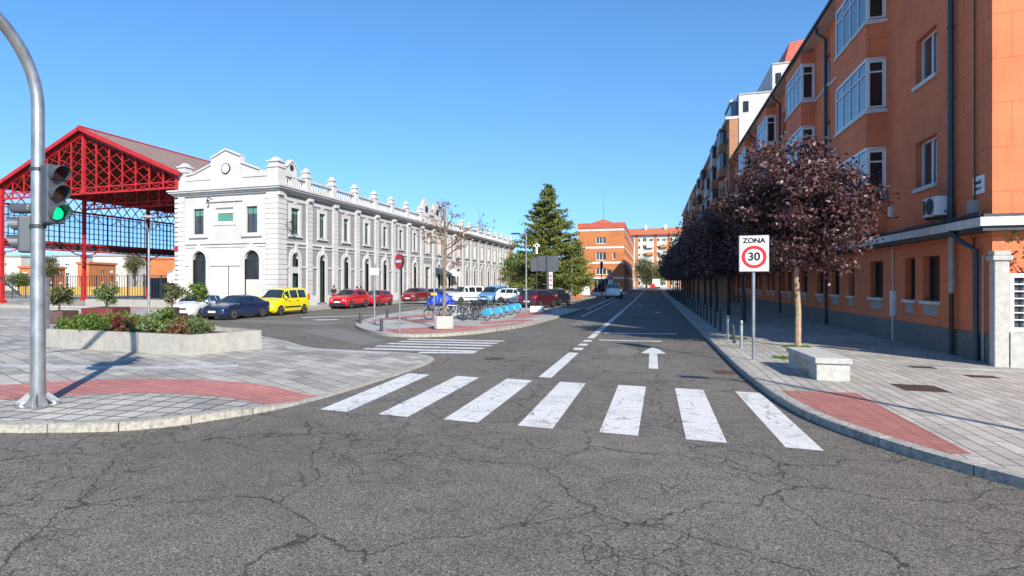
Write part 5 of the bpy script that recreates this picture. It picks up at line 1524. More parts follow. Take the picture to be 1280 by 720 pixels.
broad_tree(pk(24, 118), 'green bush tree behind the bar fence near the left red column', 72, .6, .2, 2.6, 2.2, 1.2, 40, 3000, .3, 'green', 'bark_d', spread=.5)
def bush(loc, rx, rz_, n, ls, mat, label, seed, name='shrub', group=None, cat='shrub', flat=.9, stems=5):
    rs = np.random.RandomState(seed); t = thing(name, label, cat, loc, 0, group); mb = MB()
    for k in range(stems):
        a = rs.rand() * 6.28; e = (math.cos(a) * rx * .6 * rs.rand(), math.sin(a) * rx * .6 * rs.rand(), rz_ * rs.uniform(.8, 1.5))
        mb.tube([(0, 0, -.02), (e[0] * .4, e[1] * .4, e[2] * .5), e], [.018, .012, .005], 4)
    mb.build('stem', 'bark_d', t)
    m_ = 26; d = rs.normal(size=(m_, 3)); d /= np.linalg.norm(d, axis=1)[:, None]; d *= (rs.rand(m_, 1) ** .4)
    cl = d * np.array([rx, rx, rz_]) + np.array([0, 0, rz_]); cl[:, 2] = np.maximum(cl[:, 2], .05)
    idx = rs.randint(0, m_, n); c = cl[idx] + rs.normal(size=(n, 3)) * np.array([rx, rx, rz_]) * .17; c[:, 2] = np.maximum(c[:, 2], .02)
    link_mesh(leaf_mesh('foliage', c, ls, mat, seed, up=.5), 'foliage', t)
    return t
hg = bush((0, 0, 0), 4, .7, 9000, .16, 'green', '', 80); hg.location = pk(692, 82); hg['label'] = 'long clipped dark hedge under the fir tree'; hg['category'] = 'hedge'; hg.name = 'hedge'
hl = bush((0, 0, 0), 1.6, .8, 2500, .16, 'lilac', '', 81); hl.location = pk(700, 78); hl['label'] = 'lilac flowering shrub under the fir tree, right of the hedge'
# concrete planter with shrubs
pn = thing('concrete_planter', 'long low pale concrete planter on the paved plaza, filled with shrubs', 'planter')
PO = [(-18.5, 13.66), (-12.4, 13.34), (-11.6, 15.5), (-12.95, 16.0), (-18.6, 16.4)]
def inset(P, d):
    out = []; n = len(P)
    for i in range(n):
        a, b, c = Vector(P[i - 1]), Vector(P[i]), Vector(P[(i + 1) % n]); e1 = (b - a).normalized(); e2 = (c - b).normalized()
        n1 = Vector((-e1.y, e1.x)); n2 = Vector((-e2.y, e2.x)); m_ = (n1 + n2); m_ /= max(.3, m_.dot(n1)); out.append((b.x + m_.x * d, b.y + m_.y * d))
    return out
PI_ = inset(PO, .17); b_ = MB(); n_ = len(PO); zt_ = lambda i: .70
for i in range(n_):
    j = (i + 1) % n_; a, b, c, d = PO[i], PO[j], PI_[j], PI_[i]
    L = (Vector(b) - Vector(a)).length; m_ = max(1, int(L / 1.9))
    for k in range(m_):
        f0, f1 = k / m_ + (.004 if k else 0), (k + 1) / m_ - (.004 if k < m_ - 1 else 0)
        q = [Vector(a).lerp(Vector(b), f0), Vector(a).lerp(Vector(b), f1), Vector(d).lerp(Vector(c), f1), Vector(d).lerp(Vector(c), f0)]
        b_.prism([tuple(p) for p in q], -.03, .70)
b_.build('wall', 'concrete', pn)
b_ = MB(); b_.prism(inset(PO, .165), .0, .58); b_.build('soil', 'soil', pn)
LG, LY = 'green spreading shrubs in the long concrete planter', 'thin grey green plants in the long concrete planter'
rs_ = random.Random(4)
spots = []
for x in np.arange(-17.9, -12.9, .42):
    for y in (14.1, 15.0): spots.append((x + rs_.uniform(-.15, .15), y + rs_.uniform(-.2, .2)))
kinds = []
for i, (x, y) in enumerate(spots):
    if x < -15.4:
        m_, lab, grp, rz_ = ('green', 'dense green spreading shrub at the planter end towards the signal pole', LG, rs_.uniform(.26, .40))
        if i % 7 == 3: m_, lab, grp, rz_ = ('redleaf', 'low dark red shrub among the green ones in the concrete planter', 'dark red shrubs in the long concrete planter', .28)
    else:
        m_, lab, grp, rz_ = ('sage', 'thin grey green plant at the planter end towards the parked cars', LY, rs_.uniform(.20, .34))
        if i % 3 == 1: m_, lab, grp = ('olive', 'olive and yellow tinged plant at the planter end towards the parked cars', 'olive plants in the long concrete planter')
        if i % 5 == 2: m_, lab, grp = ('rustleaf', 'russet flowering plant in the concrete planter', 'russet plants in the long concrete planter')
    bush((x, y, .57), rs_.uniform(.32, .45), rz_, 520, .085 if m_ != 'green' else .09, m_, lab, 100 + i, group=grp)
bush((-14.3, 14.4, .57), .42, .40, 1000, .10, 'green', 'tallest bright green shrub rising in the middle of the concrete planter', 190)
bush((-12.95, 14.1, .57), .25, .33, 350, .07, 'sage', 'spindly upright pale plant in front of the white car in the planter', 191)
# boxed trees on the plaza
def boxed(px, d, bw, bh, th, cr, czr, mat, blabel, tlabel, bm, n=1600, seed=1, stem=.5, zb=.12):
    x, y = at(px, d); b = thing('plant_box', blabel, 'planter', (x, y, zb), .3)
    b_ = MB(); b_.box(-bw, bw, -bw, bw, .03, bh); b_.build('box', bm, b, bevel=.02)
    b_ = MB(); b_.box(-bw + .04, bw - .04, -bw + .04, bw - .04, bh, bh + .02); b_.build('soil', 'soil', b)
    rs = np.random.RandomState(seed); t = thing('potted_tree', tlabel, 'small tree', (x, y, zb + bh + .02)); mb = MB(); mb.tube([(0, 0, 0), (.03, 0, stem), (0, 0, stem + czr)], [.05, .04, .015], 6)
    for k in range(6): 
        a = rs.rand() * 6.28; mb.tube([(0, 0, stem), (math.cos(a) * cr * .6, math.sin(a) * cr * .6, stem + czr * rs.uniform(.4, 1.2))], [.02, .006], 4)
    mb.build('trunk', 'bark_d', t)
    d_ = rs.normal(size=(30, 3)); d_ /= np.linalg.norm(d_, axis=1)[:, None]; d_ *= rs.rand(30, 1) ** .4
    cl = d_ * np.array([cr, cr, czr]) + np.array([0, 0, stem + czr * .8]); idx = rs.randint(0, 30, n)
    link_mesh(leaf_mesh('crown', cl[idx] + rs.normal(size=(n, 3)) * cr * .16, .13, mat, seed), 'crown', t)
boxed(74, 30, .62, .62, 1.3, .62, .45, 'olive', 'large dark brown box just past the signal pole', 'rounded olive bush growing in the dark brown box', 'corten', 2600, 21, .35)
boxed(133, 32, .85, .70, 1.3, .6, .5, 'sage', 'wide maroon box behind the concrete planter', 'loose pale green bush growing in the maroon box', 'maroon', 2000, 22, .3)
boxed(215, 31, .28, .75, 1.2, .55, .55, 'olive', 'narrow rusty brown box beside the white parked car', 'small bright tree growing in the narrow rusty box', 'rust', 1300, 23, .35)
boxed(247, 35.5, .35, .5, 1.2, .62, .5, 'green', 'low dark box against the clock facade behind the white parked car', 'bright green bush against the arched window of the clock facade', 'darkmetal', 1500, 24, .55)
cbx = at(100, 34); kb = thing('concrete_bench', 'long pale concrete block bench on the plaza between the two plant boxes', 'bench', (cbx[0], cbx[1], .12), .1)
b_ = MB(); b_.box(-1.7, 1.7, -.35, .35, 0, .62); b_.build('block', 'concrete', kb, bevel=.03); b_ = MB(); b_.box(-1.75, 1.75, -.4, .4, .622, .70); b_.build('seat', 'stone', kb, bevel=.01)

# nearly bare street tree in a concrete pot (traffic island)
pt = thing('concrete_pot', 'square pale concrete pot with cut corners holding the bare tree on the traffic island', 'planter', (-8.75, 24.6, .12), .35)
b_ = MB(); c_ = .12; h_ = .42; b_.prism([(-h_ + c_, -h_), (h_ - c_, -h_), (h_, -h_ + c_), (h_, h_ - c_), (h_ - c_, h_), (-h_ + c_, h_), (-h_, h_ - c_), (-h_, -h_ + c_)], .04, .60); b_.prism([(-h_ * .8, -h_ * .8), (h_ * .8, -h_ * .8), (h_ * .8, h_ * .8), (-h_ * .8, h_ * .8)], -.01, .038); b_.build('box', 'stone', pt, bevel=.015)
b_ = MB(); b_.box(-.34, .34, -.34, .34, .602, .612); b_.build('soil', 'soil', pt)
bt = thing('bare_tree', 'nearly leafless young tree growing from the concrete pot on the traffic island', 'tree', (-8.75, 24.6, .735))
rs = np.random.RandomState(12); mb = MB(); mb.tube([(0, 0, -.02), (.02, 0, .12), (.02, .01, 1.6), (.04, 0, 3.0), (.03, .02, 4.6)], [.16, .075, .062, .058, .045], 8)
mb.tube([(.03, .02, 4.58), (.03, .02, 4.75)], [.085, .07], 8)
C = []
def grow(p, d, L, r, dep):
    q = p + d * L; m_ = p.lerp(q, .5) + Vector(rs.normal(size=3)) * .04
    mb.tube([p, m_, q], [r, r * .8, r * .55], 5); 
    for k in range(3): C.append(tuple(q + Vector(rs.normal(size=3)) * .08)); C.append(tuple(m_ + Vector(rs.normal(size=3)) * .06))
    if dep:
        for k in range(3 if dep > 1 else 2):
            nd = (d + Vector(rs.normal(size=3)) * .55 + Vector((0, 0, .15))).normalized(); grow(p.lerp(q, rs.uniform(.55, 1)), nd, L * rs.uniform(.5, .75), r * .55, dep - 1)
RG = Vector((.9445, .3284, 0))
for h_, a, L in ((2.55, (1.0, .1, .75), 1.0), (3.0, (.9, .3, .8), 1.35), (3.3, (-.95, 0, .35), .85), (3.1, (-.6, .4, .8), .9), (2.9, (.8, -.5, .35), 1.1), (3.6, (.5, .3, 1.2), .9), (4.2, (-.5, .2, 1), .45), (4.55, (.15, 0, 1), .35), (1.75, (.6, .2, .75), .55), (3.5, (-.3, -.6, .7), .7), (3.2, (-.8, -.3, .1), .6)):
    grow(Vector((.03, 0, h_)), Vector(a).normalized(), L, .032, 2)
mb.build('trunk', 'bark', bt, smooth=True)
C = np.array(C); C = C[rs.rand(len(C)) < .30]; C = np.repeat(C, 2, 0) + rs.normal(size=(len(C) * 2, 3)) * .05
link_mesh(leaf_mesh('crown', C, .12, 'rustleaf', 3), 'crown', bt)
# climber over the gate pillar
cv = thing('climbing_shrub', 'yellow green leafy shrub hanging over the stone gate pillar', 'shrub', (9.7, 18.35, .12)); mb = MB(); rs = np.random.RandomState(5); C = []
for k in range(16):
    a = rs.uniform(-1.2, 3); e = Vector((rs.uniform(-1.2, 1.6), rs.uniform(-.35, .2), rs.uniform(2.55, 3.35))); mb.tube([(0, .15, 0), (e.x * .4, .1, 1.9), tuple(e)], [.02, .012, .004], 4)
    for j in range(34): C.append(tuple(Vector((e.x * .4, .1, 1.9)).lerp(e, rs.uniform(.2, 1.05)) + Vector(rs.normal(size=3)) * .13))
mb.build('stem', 'bark', cv); link_mesh(leaf_mesh('foliage', C, .13, 'green', 6), 'foliage', cv)
# tufts of grass round the tree
def tuft(x, y, n, w_, h_, label, seed, mat='green'):
    rs = np.random.RandomState(seed); mb = MB()
    for k in range(n):
        px_, py_ = rs.uniform(-w_, w_), rs.uniform(-w_ * .7, w_ * .7); a = rs.rand() * 6.28; l_ = h_ * rs.uniform(.4, 1.2); dx_, dy_ = math.cos(a) * .012, math.sin(a) * .012; t_ = (px_ + rs.normal() * .04, py_ + rs.normal() * .04, l_)
        mb.poly([(px_ - dx_, py_ - dy_, 0), (px_ + dx_, py_ + dy_, 0), t_])
    o = mb.build('grass', mat); o.location = (x, y, .123); tag(o, kind='stuff'); return o
tuft(3.55, 18.2, 900, .38, .05, '', 1); tuft(4.4, 21.5, 700, .38, .06, '', 2); tuft(3.0, 23.9, 500, .3, .05, '', 3)
def dead_leaves():
    rs = np.random.RandomState(9); C = []
    for k in range(170):
        if rs.rand() < .5: t_ = rs.rand(); q = rk[int(t_ * 26) + 2 if int(t_ * 26) + 2 < len(rk) else 5]; C.append((q[0] - abs(rs.normal()) * .12, q[1] - abs(rs.normal()) * .1, .012))
        else: q = lk[rs.randint(max(0, len(lk) - 90), len(lk) - 30)]; C.append((q[0] + abs(rs.normal()) * .14, q[1] - abs(rs.normal()) * .14, .012))
    for k in range(14): C.append((rs.uniform(-8, 3), rs.uniform(3.2, 9), .012))
    me = leaf_mesh('fallen_leaves', C, .032, 'rustleaf', 4); o = bpy.data.objects.new('fallen_leaves', me); col.objects.link(o); tag(o, kind='stuff')
dead_leaves()

# ------------------------------------------------------------------ vehicles
CT = {
 'hatch': dict(L=4.1, W=1.74, H=1.48, wf=.19, wr=.82, r=.31, st=[(0, .62, .60, .80), (.015, .70, .68, .90), (.05, .80, .78, .96), (.13, .90, .88, .985), (.25, .99, .97, 1), (.29, 1.06, .98, 1), (.43, 1.42, 1.0, 1), (.50, 1.47, 1.0, 1), (.66, 1.48, 1.01, 1), (.84, 1.42, 1.03, .99), (.90, 1.32, 1.03, .97), (.965, 1.03, 1.01, .93), (.99, .86, .84, .88), (1, .62, .60, .82)], win=[(.30, .485), (.505, .69), (.71, .83)], ws=(.275, .435), rw=(.85, .955)),
 'sedan': dict(L=4.45, W=1.74, H=1.44, wf=.19, wr=.80, r=.31, st=[(0, .60, .58, .80), (.015, .68, .66, .90), (.05, .76, .74, .96), (.13, .86, .84, .985), (.26, .95, .93, 1), (.30, 1.02, .95, 1), (.43, 1.37, .97, 1), (.50, 1.43, .97, 1), (.62, 1.43, .98, 1), (.74, 1.36, 1.0, .99), (.86, 1.07, 1.0, .97), (.92, 1.02, 1.0, .95), (.975, .98, .96, .91), (.992, .86, .84, .86), (1, .60, .58, .82)], win=[(.315, .475), (.495, .66), (.68, .76)], ws=(.285, .435), rw=(.755, .85)),
 'suv': dict(L=4.3, W=1.8, H=1.62, wf=.19, wr=.80, r=.34, st=[(0, .70, .68, .82), (.015, .80, .78, .92), (.05, .94, .92, .97), (.13, 1.02, 1.0, .99), (.24, 1.08, 1.06, 1), (.28, 1.14, 1.07, 1), (.41, 1.54, 1.08, 1), (.48, 1.60, 1.09, 1), (.66, 1.62, 1.10, 1), (.87, 1.56, 1.12, .99), (.92, 1.46, 1.12, .97), (.97, 1.14, 1.12, .94), (.99, .95, .93, .9), (1, .66, .64, .84)], win=[(.295, .465), (.485, .67), (.69, .83)], ws=(.265, .415), rw=(.88, .965)),
 'van': dict(L=4.2, W=1.82, H=1.83, wf=.18, wr=.83, r=.32, st=[(0, .64, .62, .80), (.015, .74, .72, .90), (.05, .92, .90, .96), (.12, 1.03, 1.01, .985), (.20, 1.11, 1.09, 1), (.235, 1.18, 1.09, 1), (.345, 1.68, 1.10, 1), (.42, 1.78, 1.10, 1), (.60, 1.83, 1.10, 1), (.93, 1.81, 1.10, 1), (.965, 1.74, 1.10, .99), (.985, 1.20, 1.08, .98), (.995, .8, .78, .95), (1, .5, .48, .9)], win=[(.255, .43), (.46, .66), (.69, .90)], ws=(.225, .35), rw=(.963, .984)),
}
def car(kind, pm, label, x, y, heading, cat='car', clad=False, dz=0.0, name='parked_car', roofbars=False, group=None, scale=1.0, halfwin=3):
    """heading: direction (radians, world) the nose points to"""
    T = CT[kind]; L, W, H_ = T['L'], T['W'], T['H']; t_ = thing(name, label, cat, (x, y, dz), heading, group); t_.scale = (scale,) * 3
    ts = np.array([s[0] for s in T['st']]); ZT_ = np.array([s[1] for s in T['st']]); ZB_ = np.array([s[2] for s in T['st']]); WF_ = np.array([s[3] for s in T['st']])
    fine = sorted(set(list(ts) + [k / 40 for k in range(41)]))
    def S(t):
        zt, zb, wf = np.interp(t, ts, ZT_), np.interp(t, ts, ZB_), np.interp(t, ts, WF_); w = W / 2 * wf; cab = max(0, min(1, (zt - zb) / .35))
        wt = w * (.93 - .20 * cab); X = L / 2 - t * L
        lo = .20 + (.10 if t < .04 or t > .97 else 0)
        P = [(X, 0, lo), (X, w * .86, lo), (X, w * .975, lo + .10), (X, w, min(.52, zb * .62)), (X, w * .995, zb * .85), (X, w * .955, zb), (X, wt + (w * .955 - wt) * .10, zb + (zt - zb) * .86), (X, wt * .90, zt - .01 - .012 * cab), (X, wt * .55, zt + .012), (X, 0, zt + .022)]
        return P
    mb = MB(); R_ = [S(t) for t in fine]; m_ = len(R_[0]); ring = 2 * m_ - 2
    for P in R_:
        full = P + [(p[0], -p[1], p[2]) for p in P[-2:0:-1]]; mb.v += full
    for k in range(len(R_) - 1):
        for j in range(ring): q = k * ring; mb.f.append((q + j, q + (j + 1) % ring, q + ring + (j + 1) % ring, q + ring + j))
    mb.f.append(tuple(range(ring))[::-1]); mb.f.append(tuple((len(R_) - 1) * ring + j for j in range(ring)))
    mb.build('body', pm, t_, smooth=True)
    def side(t, f, s, off=.008):
        P = S(t); a, b = Vector(P[5]), Vector(P[6]); q = a.lerp(b, f); return (q.x, (q.y + off) * s, q.z + off * .3)
    def sheet(a, b, fl, fh, nm, mat, par, n=6, both=True):
        for s in (1, -1):
            g_ = MB()
            for k in range(n):
                t0, t1 = a + (b - a) * k / n, a + (b - a) * (k + 1) / n
                q = [side(t0, fl, s), side(t1, fl, s), side(t1, fh, s), side(t0, fh, s)]
                g_.quad(*(q if s < 0 else q[::-1]))
            g_.build(nm, mat, par)
    for i, (a, b) in enumerate(T['win']):
        if i < halfwin: sheet(a, b, .07, .93, 'side_window', 'carglass', t_)
    def top(t0, t1, nm, fy0=.95, n=5):
        g_ = MB()
        for k in range(n):
            a, b = t0 + (t1 - t0) * k / n, t0 + (t1 - t0) * (k + 1) / n
            def row(t):
                P = S(t); q6, q7, q8, q9 = [Vector(p) for p in P[6:10]]; q6 = q6.lerp(q7, 1 - fy0)
                h = [q6, q7, q8, q9]; h = [Vector((p.x, p.y, p.z)) for p in h]
                return h + [Vector((p.x, -p.y, p.z)) for p in h[-2::-1]]
            A, B = row(a), row(b)
            slope = Vector((S(b)[9][2] - S(a)[9][2], 0, (S(a)[9][0] - S(b)[9][0]))).normalized() * .01
            if slope.z < 0: slope = -slope
            for j in range(6): g_.quad(*[tuple(q + slope) for q in (A[j], A[j + 1], B[j + 1], B[j])])
        return g_.build(nm, 'carglass', t_)
    top(T['ws'][0], T['ws'][1], 'windscreen'); top(T['rw'][0], T['rw'][1], 'rear_window')
    r = T['r']; w = W / 2
    for tt in (T['wf'], T['wr']):
        X = L / 2 - tt * L
        for s in (1, -1):
            g_ = MB(); n = 18
            pts = [(X + (r + .055) * math.cos(PI * 2 * k / n), s * (w * .985 + .013), max(.2, r + (r + .055) * math.sin(PI * 2 * k / n))) for k in range(n)]
            g_.extr(pts, (0, -s * .05, 0)); g_.build('wheel_arch', 'dark' , t_)
            wh = MB(); wh.tube([(X, s * (w - .17), r), (X, s * (w + .012), r), (X, s * (w + .028), r)], [r, r, r * .93], 20); wo = wh.build('wheel', 'tyre', t_, smooth=True)
            rm = MB(); rm.disc((X, s * (w + .022), r), (0, s, 0), r * .66, 18, .012); rm.build('rim', 'rim', wo)
            sp_ = MB()
            for k in range(5):
                a = 2 * PI * k / 5 + .3; c0, s0 = math.cos(a), math.sin(a); sp_.poly([(X + r * .16 * math.cos(a - .9), s * (w + .0365), r + r * .16 * math.sin(a - .9)), (X + r * .58 * math.cos(a - .32), s * (w + .0365), r + r * .58 * math.sin(a - .32)), (X + r * .58 * math.cos(a + .32), s * (w + .0365), r + r * .58 * math.sin(a + .32)), (X + r * .16 * math.cos(a + .9), s * (w + .0365), r + r * .16 * math.sin(a + .9))][::s])
            sp_.build('rim_gap', 'dark', wo)
    zc = float(np.interp(.03, ts, ZT_)); zr = float(np.interp(.985, ts, ZT_))
    for s in (1, -1):
        a_ = MB(); a_.extr([(L / 2 - .02 - .0, s * w * .50, zc - .17), (L / 2 - .06, s * w * .80, zc - .15), (L / 2 - .40, s * w * .955, zc - .02), (L / 2 - .34, s * w * .88, zc + .02), (L / 2 - .10, s * w * .52, zc - .04)], (.03, s * .02, .01)); a_.build('headlight', 'lamp_clear', t_)
        if kind == 'van': a_ = MB(); a_.box(-L / 2 - .012, -L / 2 + .14, s * w * .86, s * w * .965, .95, 1.35)
        else: a_ = MB(); a_.extr([(-L / 2 + .02, s * w * .55, zr - .13), (-L / 2 + .03, s * w * .84, zr - .16), (-L / 2 + .24, s * w * .965, zr - .03), (-L / 2 + .22, s * w * .93, zr + .07), (-L / 2 + .05, s * w * .60, zr + .02)], (-.035, s * .015, 0))
        a_.build('tail_light', 'lamp_red', t_)
        a_ = MB(); tm = T['win'][0][0] + .035; q = S(tm)[5]; a_.box(q[0] - .02, q[0] + .10, s * (q[1] + .02), s * (q[1] + .20), q[2] + .02, q[2] + .17); a_.build('mirror', pm, t_, bevel=.03)
        for a0, b0 in T['win'][:2]:
            P = S(b0 - .02); a_ = MB(); yy = P[4][1] + .002; a_.box(P[4][0] - .02, P[4][0] + .16, s * yy, s * (yy + .025), P[4][2] + .0, P[4][2] + .035); a_.build('door_handle', 'dark', t_)
        sm_ = MB()
        for tt in (T['win'][0][0] + .015, (T['win'][0][1] + T['win'][1][0]) / 2, T['win'][1][1] + .012):
            P = S(tt); P2 = S(tt + .003)
            for j in (2, 3, 4):
                q = [P[j], P2[j], P2[j + 1], P[j + 1]]; q = [(p[0], s * (p[1] + .003), p[2]) for p in q]; sm_.quad(*(q if s < 0 else q[::-1]))
        sm_.build('door_seam', 'dark', t_)
        if clad or kind == 'van':
            c_ = MB(); z0, z1 = ((.22, .42) if clad else (.50, .60)); ta, tb_ = (T['wf'] + .1, T['wr'] - .1)
            c_.box(L / 2 - ta * L, L / 2 - tb_ * L, s * (w * .97), s * (w + .012), z0, z1); c_.build('side_cladding', 'dark', t_)
        if roofbars:
            c_ = MB(); P = S(.5); Q = S(.82); c_.tube([(P[6][0], s * P[6][1] * .93, P[6][2] + .05), (P[6][0] - .1, s * P[6][1] * .93, P[6][2] + .10), (Q[6][0] + .1, s * P[6][1] * .93, P[6][2] + .10), (Q[6][0], s * P[6][1] * .93, Q[6][2] + .05)], .02, 6); c_.build('roof_rail', 'dark', t_)
    a_ = MB(); a_.box(L / 2 - .05, L / 2 + .012, -w * .42, w * .42, zc - .16, zc - .05); a_.build('grille', 'dark', t_)
    a_ = MB(); a_.box(L / 2 - .06, L / 2 + .012, -w * (.86 if clad else .55), w * (.86 if clad else .55), .26, .40 if not clad else .50); a_.build('bumper_intake', 'dark', t_)
    a_ = MB(); a_.box(L / 2 + .013, L / 2 + .025, -.26, .26, .44 if not clad else .52, .55 if not clad else .63); a_.build('number_plate', 'signwhite', t_)
    a_ = MB(); a_.box(-L / 2 - .03, -L / 2 - .001, -.26, .26, .55, .66); a_.build('number_plate', 'signwhite', t_)
    a_ = MB(); a_.box(-L / 2 - .012, -L / 2 + .06, -w * .8, w * .8, .24, .36); a_.build('bumper', 'dark', t_)
    return t_
N = R(-90)   # nose towards the camera side of the street
car('hatch', 'p_white', 'white small car with its nose to the plaza, parked in front of the clock facade', -26.7, 29.4, R(-76))
car('sedan', 'p_navy', 'dark blue saloon parked between the white car and the yellow van', -24.05, 29.8, N)
car('van', 'p_yellow', 'bright yellow small van parked by the station corner', -24.05, 34.35, N, cat='van', name='parked_van')
car('suv', 'p_red', 'bright red compact off-roader with black lower trim parked along the station', -24.55, 44.9, N, clad=True, roofbars=True)
car('hatch', 'p_red2', 'red hatchback parked right behind the bright red off-roader', -24.6, 50.2, N)
car('suv', 'p_maroon', 'dark maroon car parked third in the line of red cars along the station', -24.8, 60.2, N)
car('hatch', 'p_navy', 'dark blue car parked along the station beyond the maroon one', -24.8, 66, N)
car('hatch', 'p_silver', 'silver car parked along the station near its central doors', -24.8, 72.5, N)
car('van', 'p_white', 'white van parked sideways on behind the blue tarpaulin', -19.3, 61.5, R(-125), cat='van', name='parked_van')
car('suv', 'p_red', 'bright red car seen behind the bicycles between the white and the light blue vans', -18.9, 67.5, R(-150))
car('van', 'p_lblue', 'light blue van parked behind the bicycle stand', -15.9, 60.5, R(-105), cat='van', name='parked_van')
car('suv', 'p_white', 'white estate car parked beside the light blue van', -13.0, 58.6, R(-20))
car('hatch', 'p_white', 'white hatchback parked behind the lamp post, beyond the white estate', -12.6, 64.5, R(-10))
car('suv', 'p_plum', 'dark plum coloured car seen from behind at the end of the traffic island', -9.35, 50.6, R(75))
car('suv', 'p_black', 'black car parked beyond the plum coloured one by the sign panels', -8.75, 56.6, R(80))
car('suv', 'p_silver', 'pale silver car parked beside the brown bin', -9.6, 62.5, R(85))
car('van', 'p_silver', 'silver people carrier seen from behind, stopped by the orange brick building', -5.05, 86, R(90), scale=1.12, name='people_carrier')
rbx = bpy.data.objects.new('x', None); bpy.data.objects.remove(rbx)
# small lorry far down the road
lr = thing('lorry', 'small white box lorry with a red machine behind it far down the road', 'lorry', (1.3, 205, 0), 0)
b_ = MB(); b_.box(-1.15, 1.15, -2.2, 2.4, .8, 3.3); b_.build('cargo_box', 'signwhite', lr, bevel=.05)
b_ = MB(); b_.box(-1.05, 1.05, 2.5, 4.1, .5, 2.3); b_.build('cab', 'p_white', lr, bevel=.15); b_ = MB(); b_.box(-1.1, 1.1, -2.2, 4, .45, .79); b_.build('chassis', 'dark', lr)
for x in (-1, 1):
    for y in (-1.4, 3.2): b_ = MB(); b_.tube([(x * .85, y, .42), (x * 1.1, y, .42)], .42, 14); b_.build('wheel', 'tyre', lr)
for x in (-.85, .85): b_ = MB(); b_.box(x - .12, x + .12, -2.26, -2.201, .85, 1.0); b_.build('tail_light', 'lamp_red', lr)
dg = thing('road_machine', 'small red machine on wheels standing behind the white lorry', 'machine', (.3, 198, 0))
b_ = MB(); b_.box(-.8, .8, -.9, .9, .45, 1.2); b_.box(-.5, .5, -.3, .8, 1.2, 1.8); b_.build('body', 'signred', dg, bevel=.08)
for x in (-.75, .75):
    for y in (-.55, .55): b_ = MB(); b_.tube([(x - .12, y, .35), (x + .12, y, .35)], .35, 12); b_.build('wheel', 'tyre', dg)

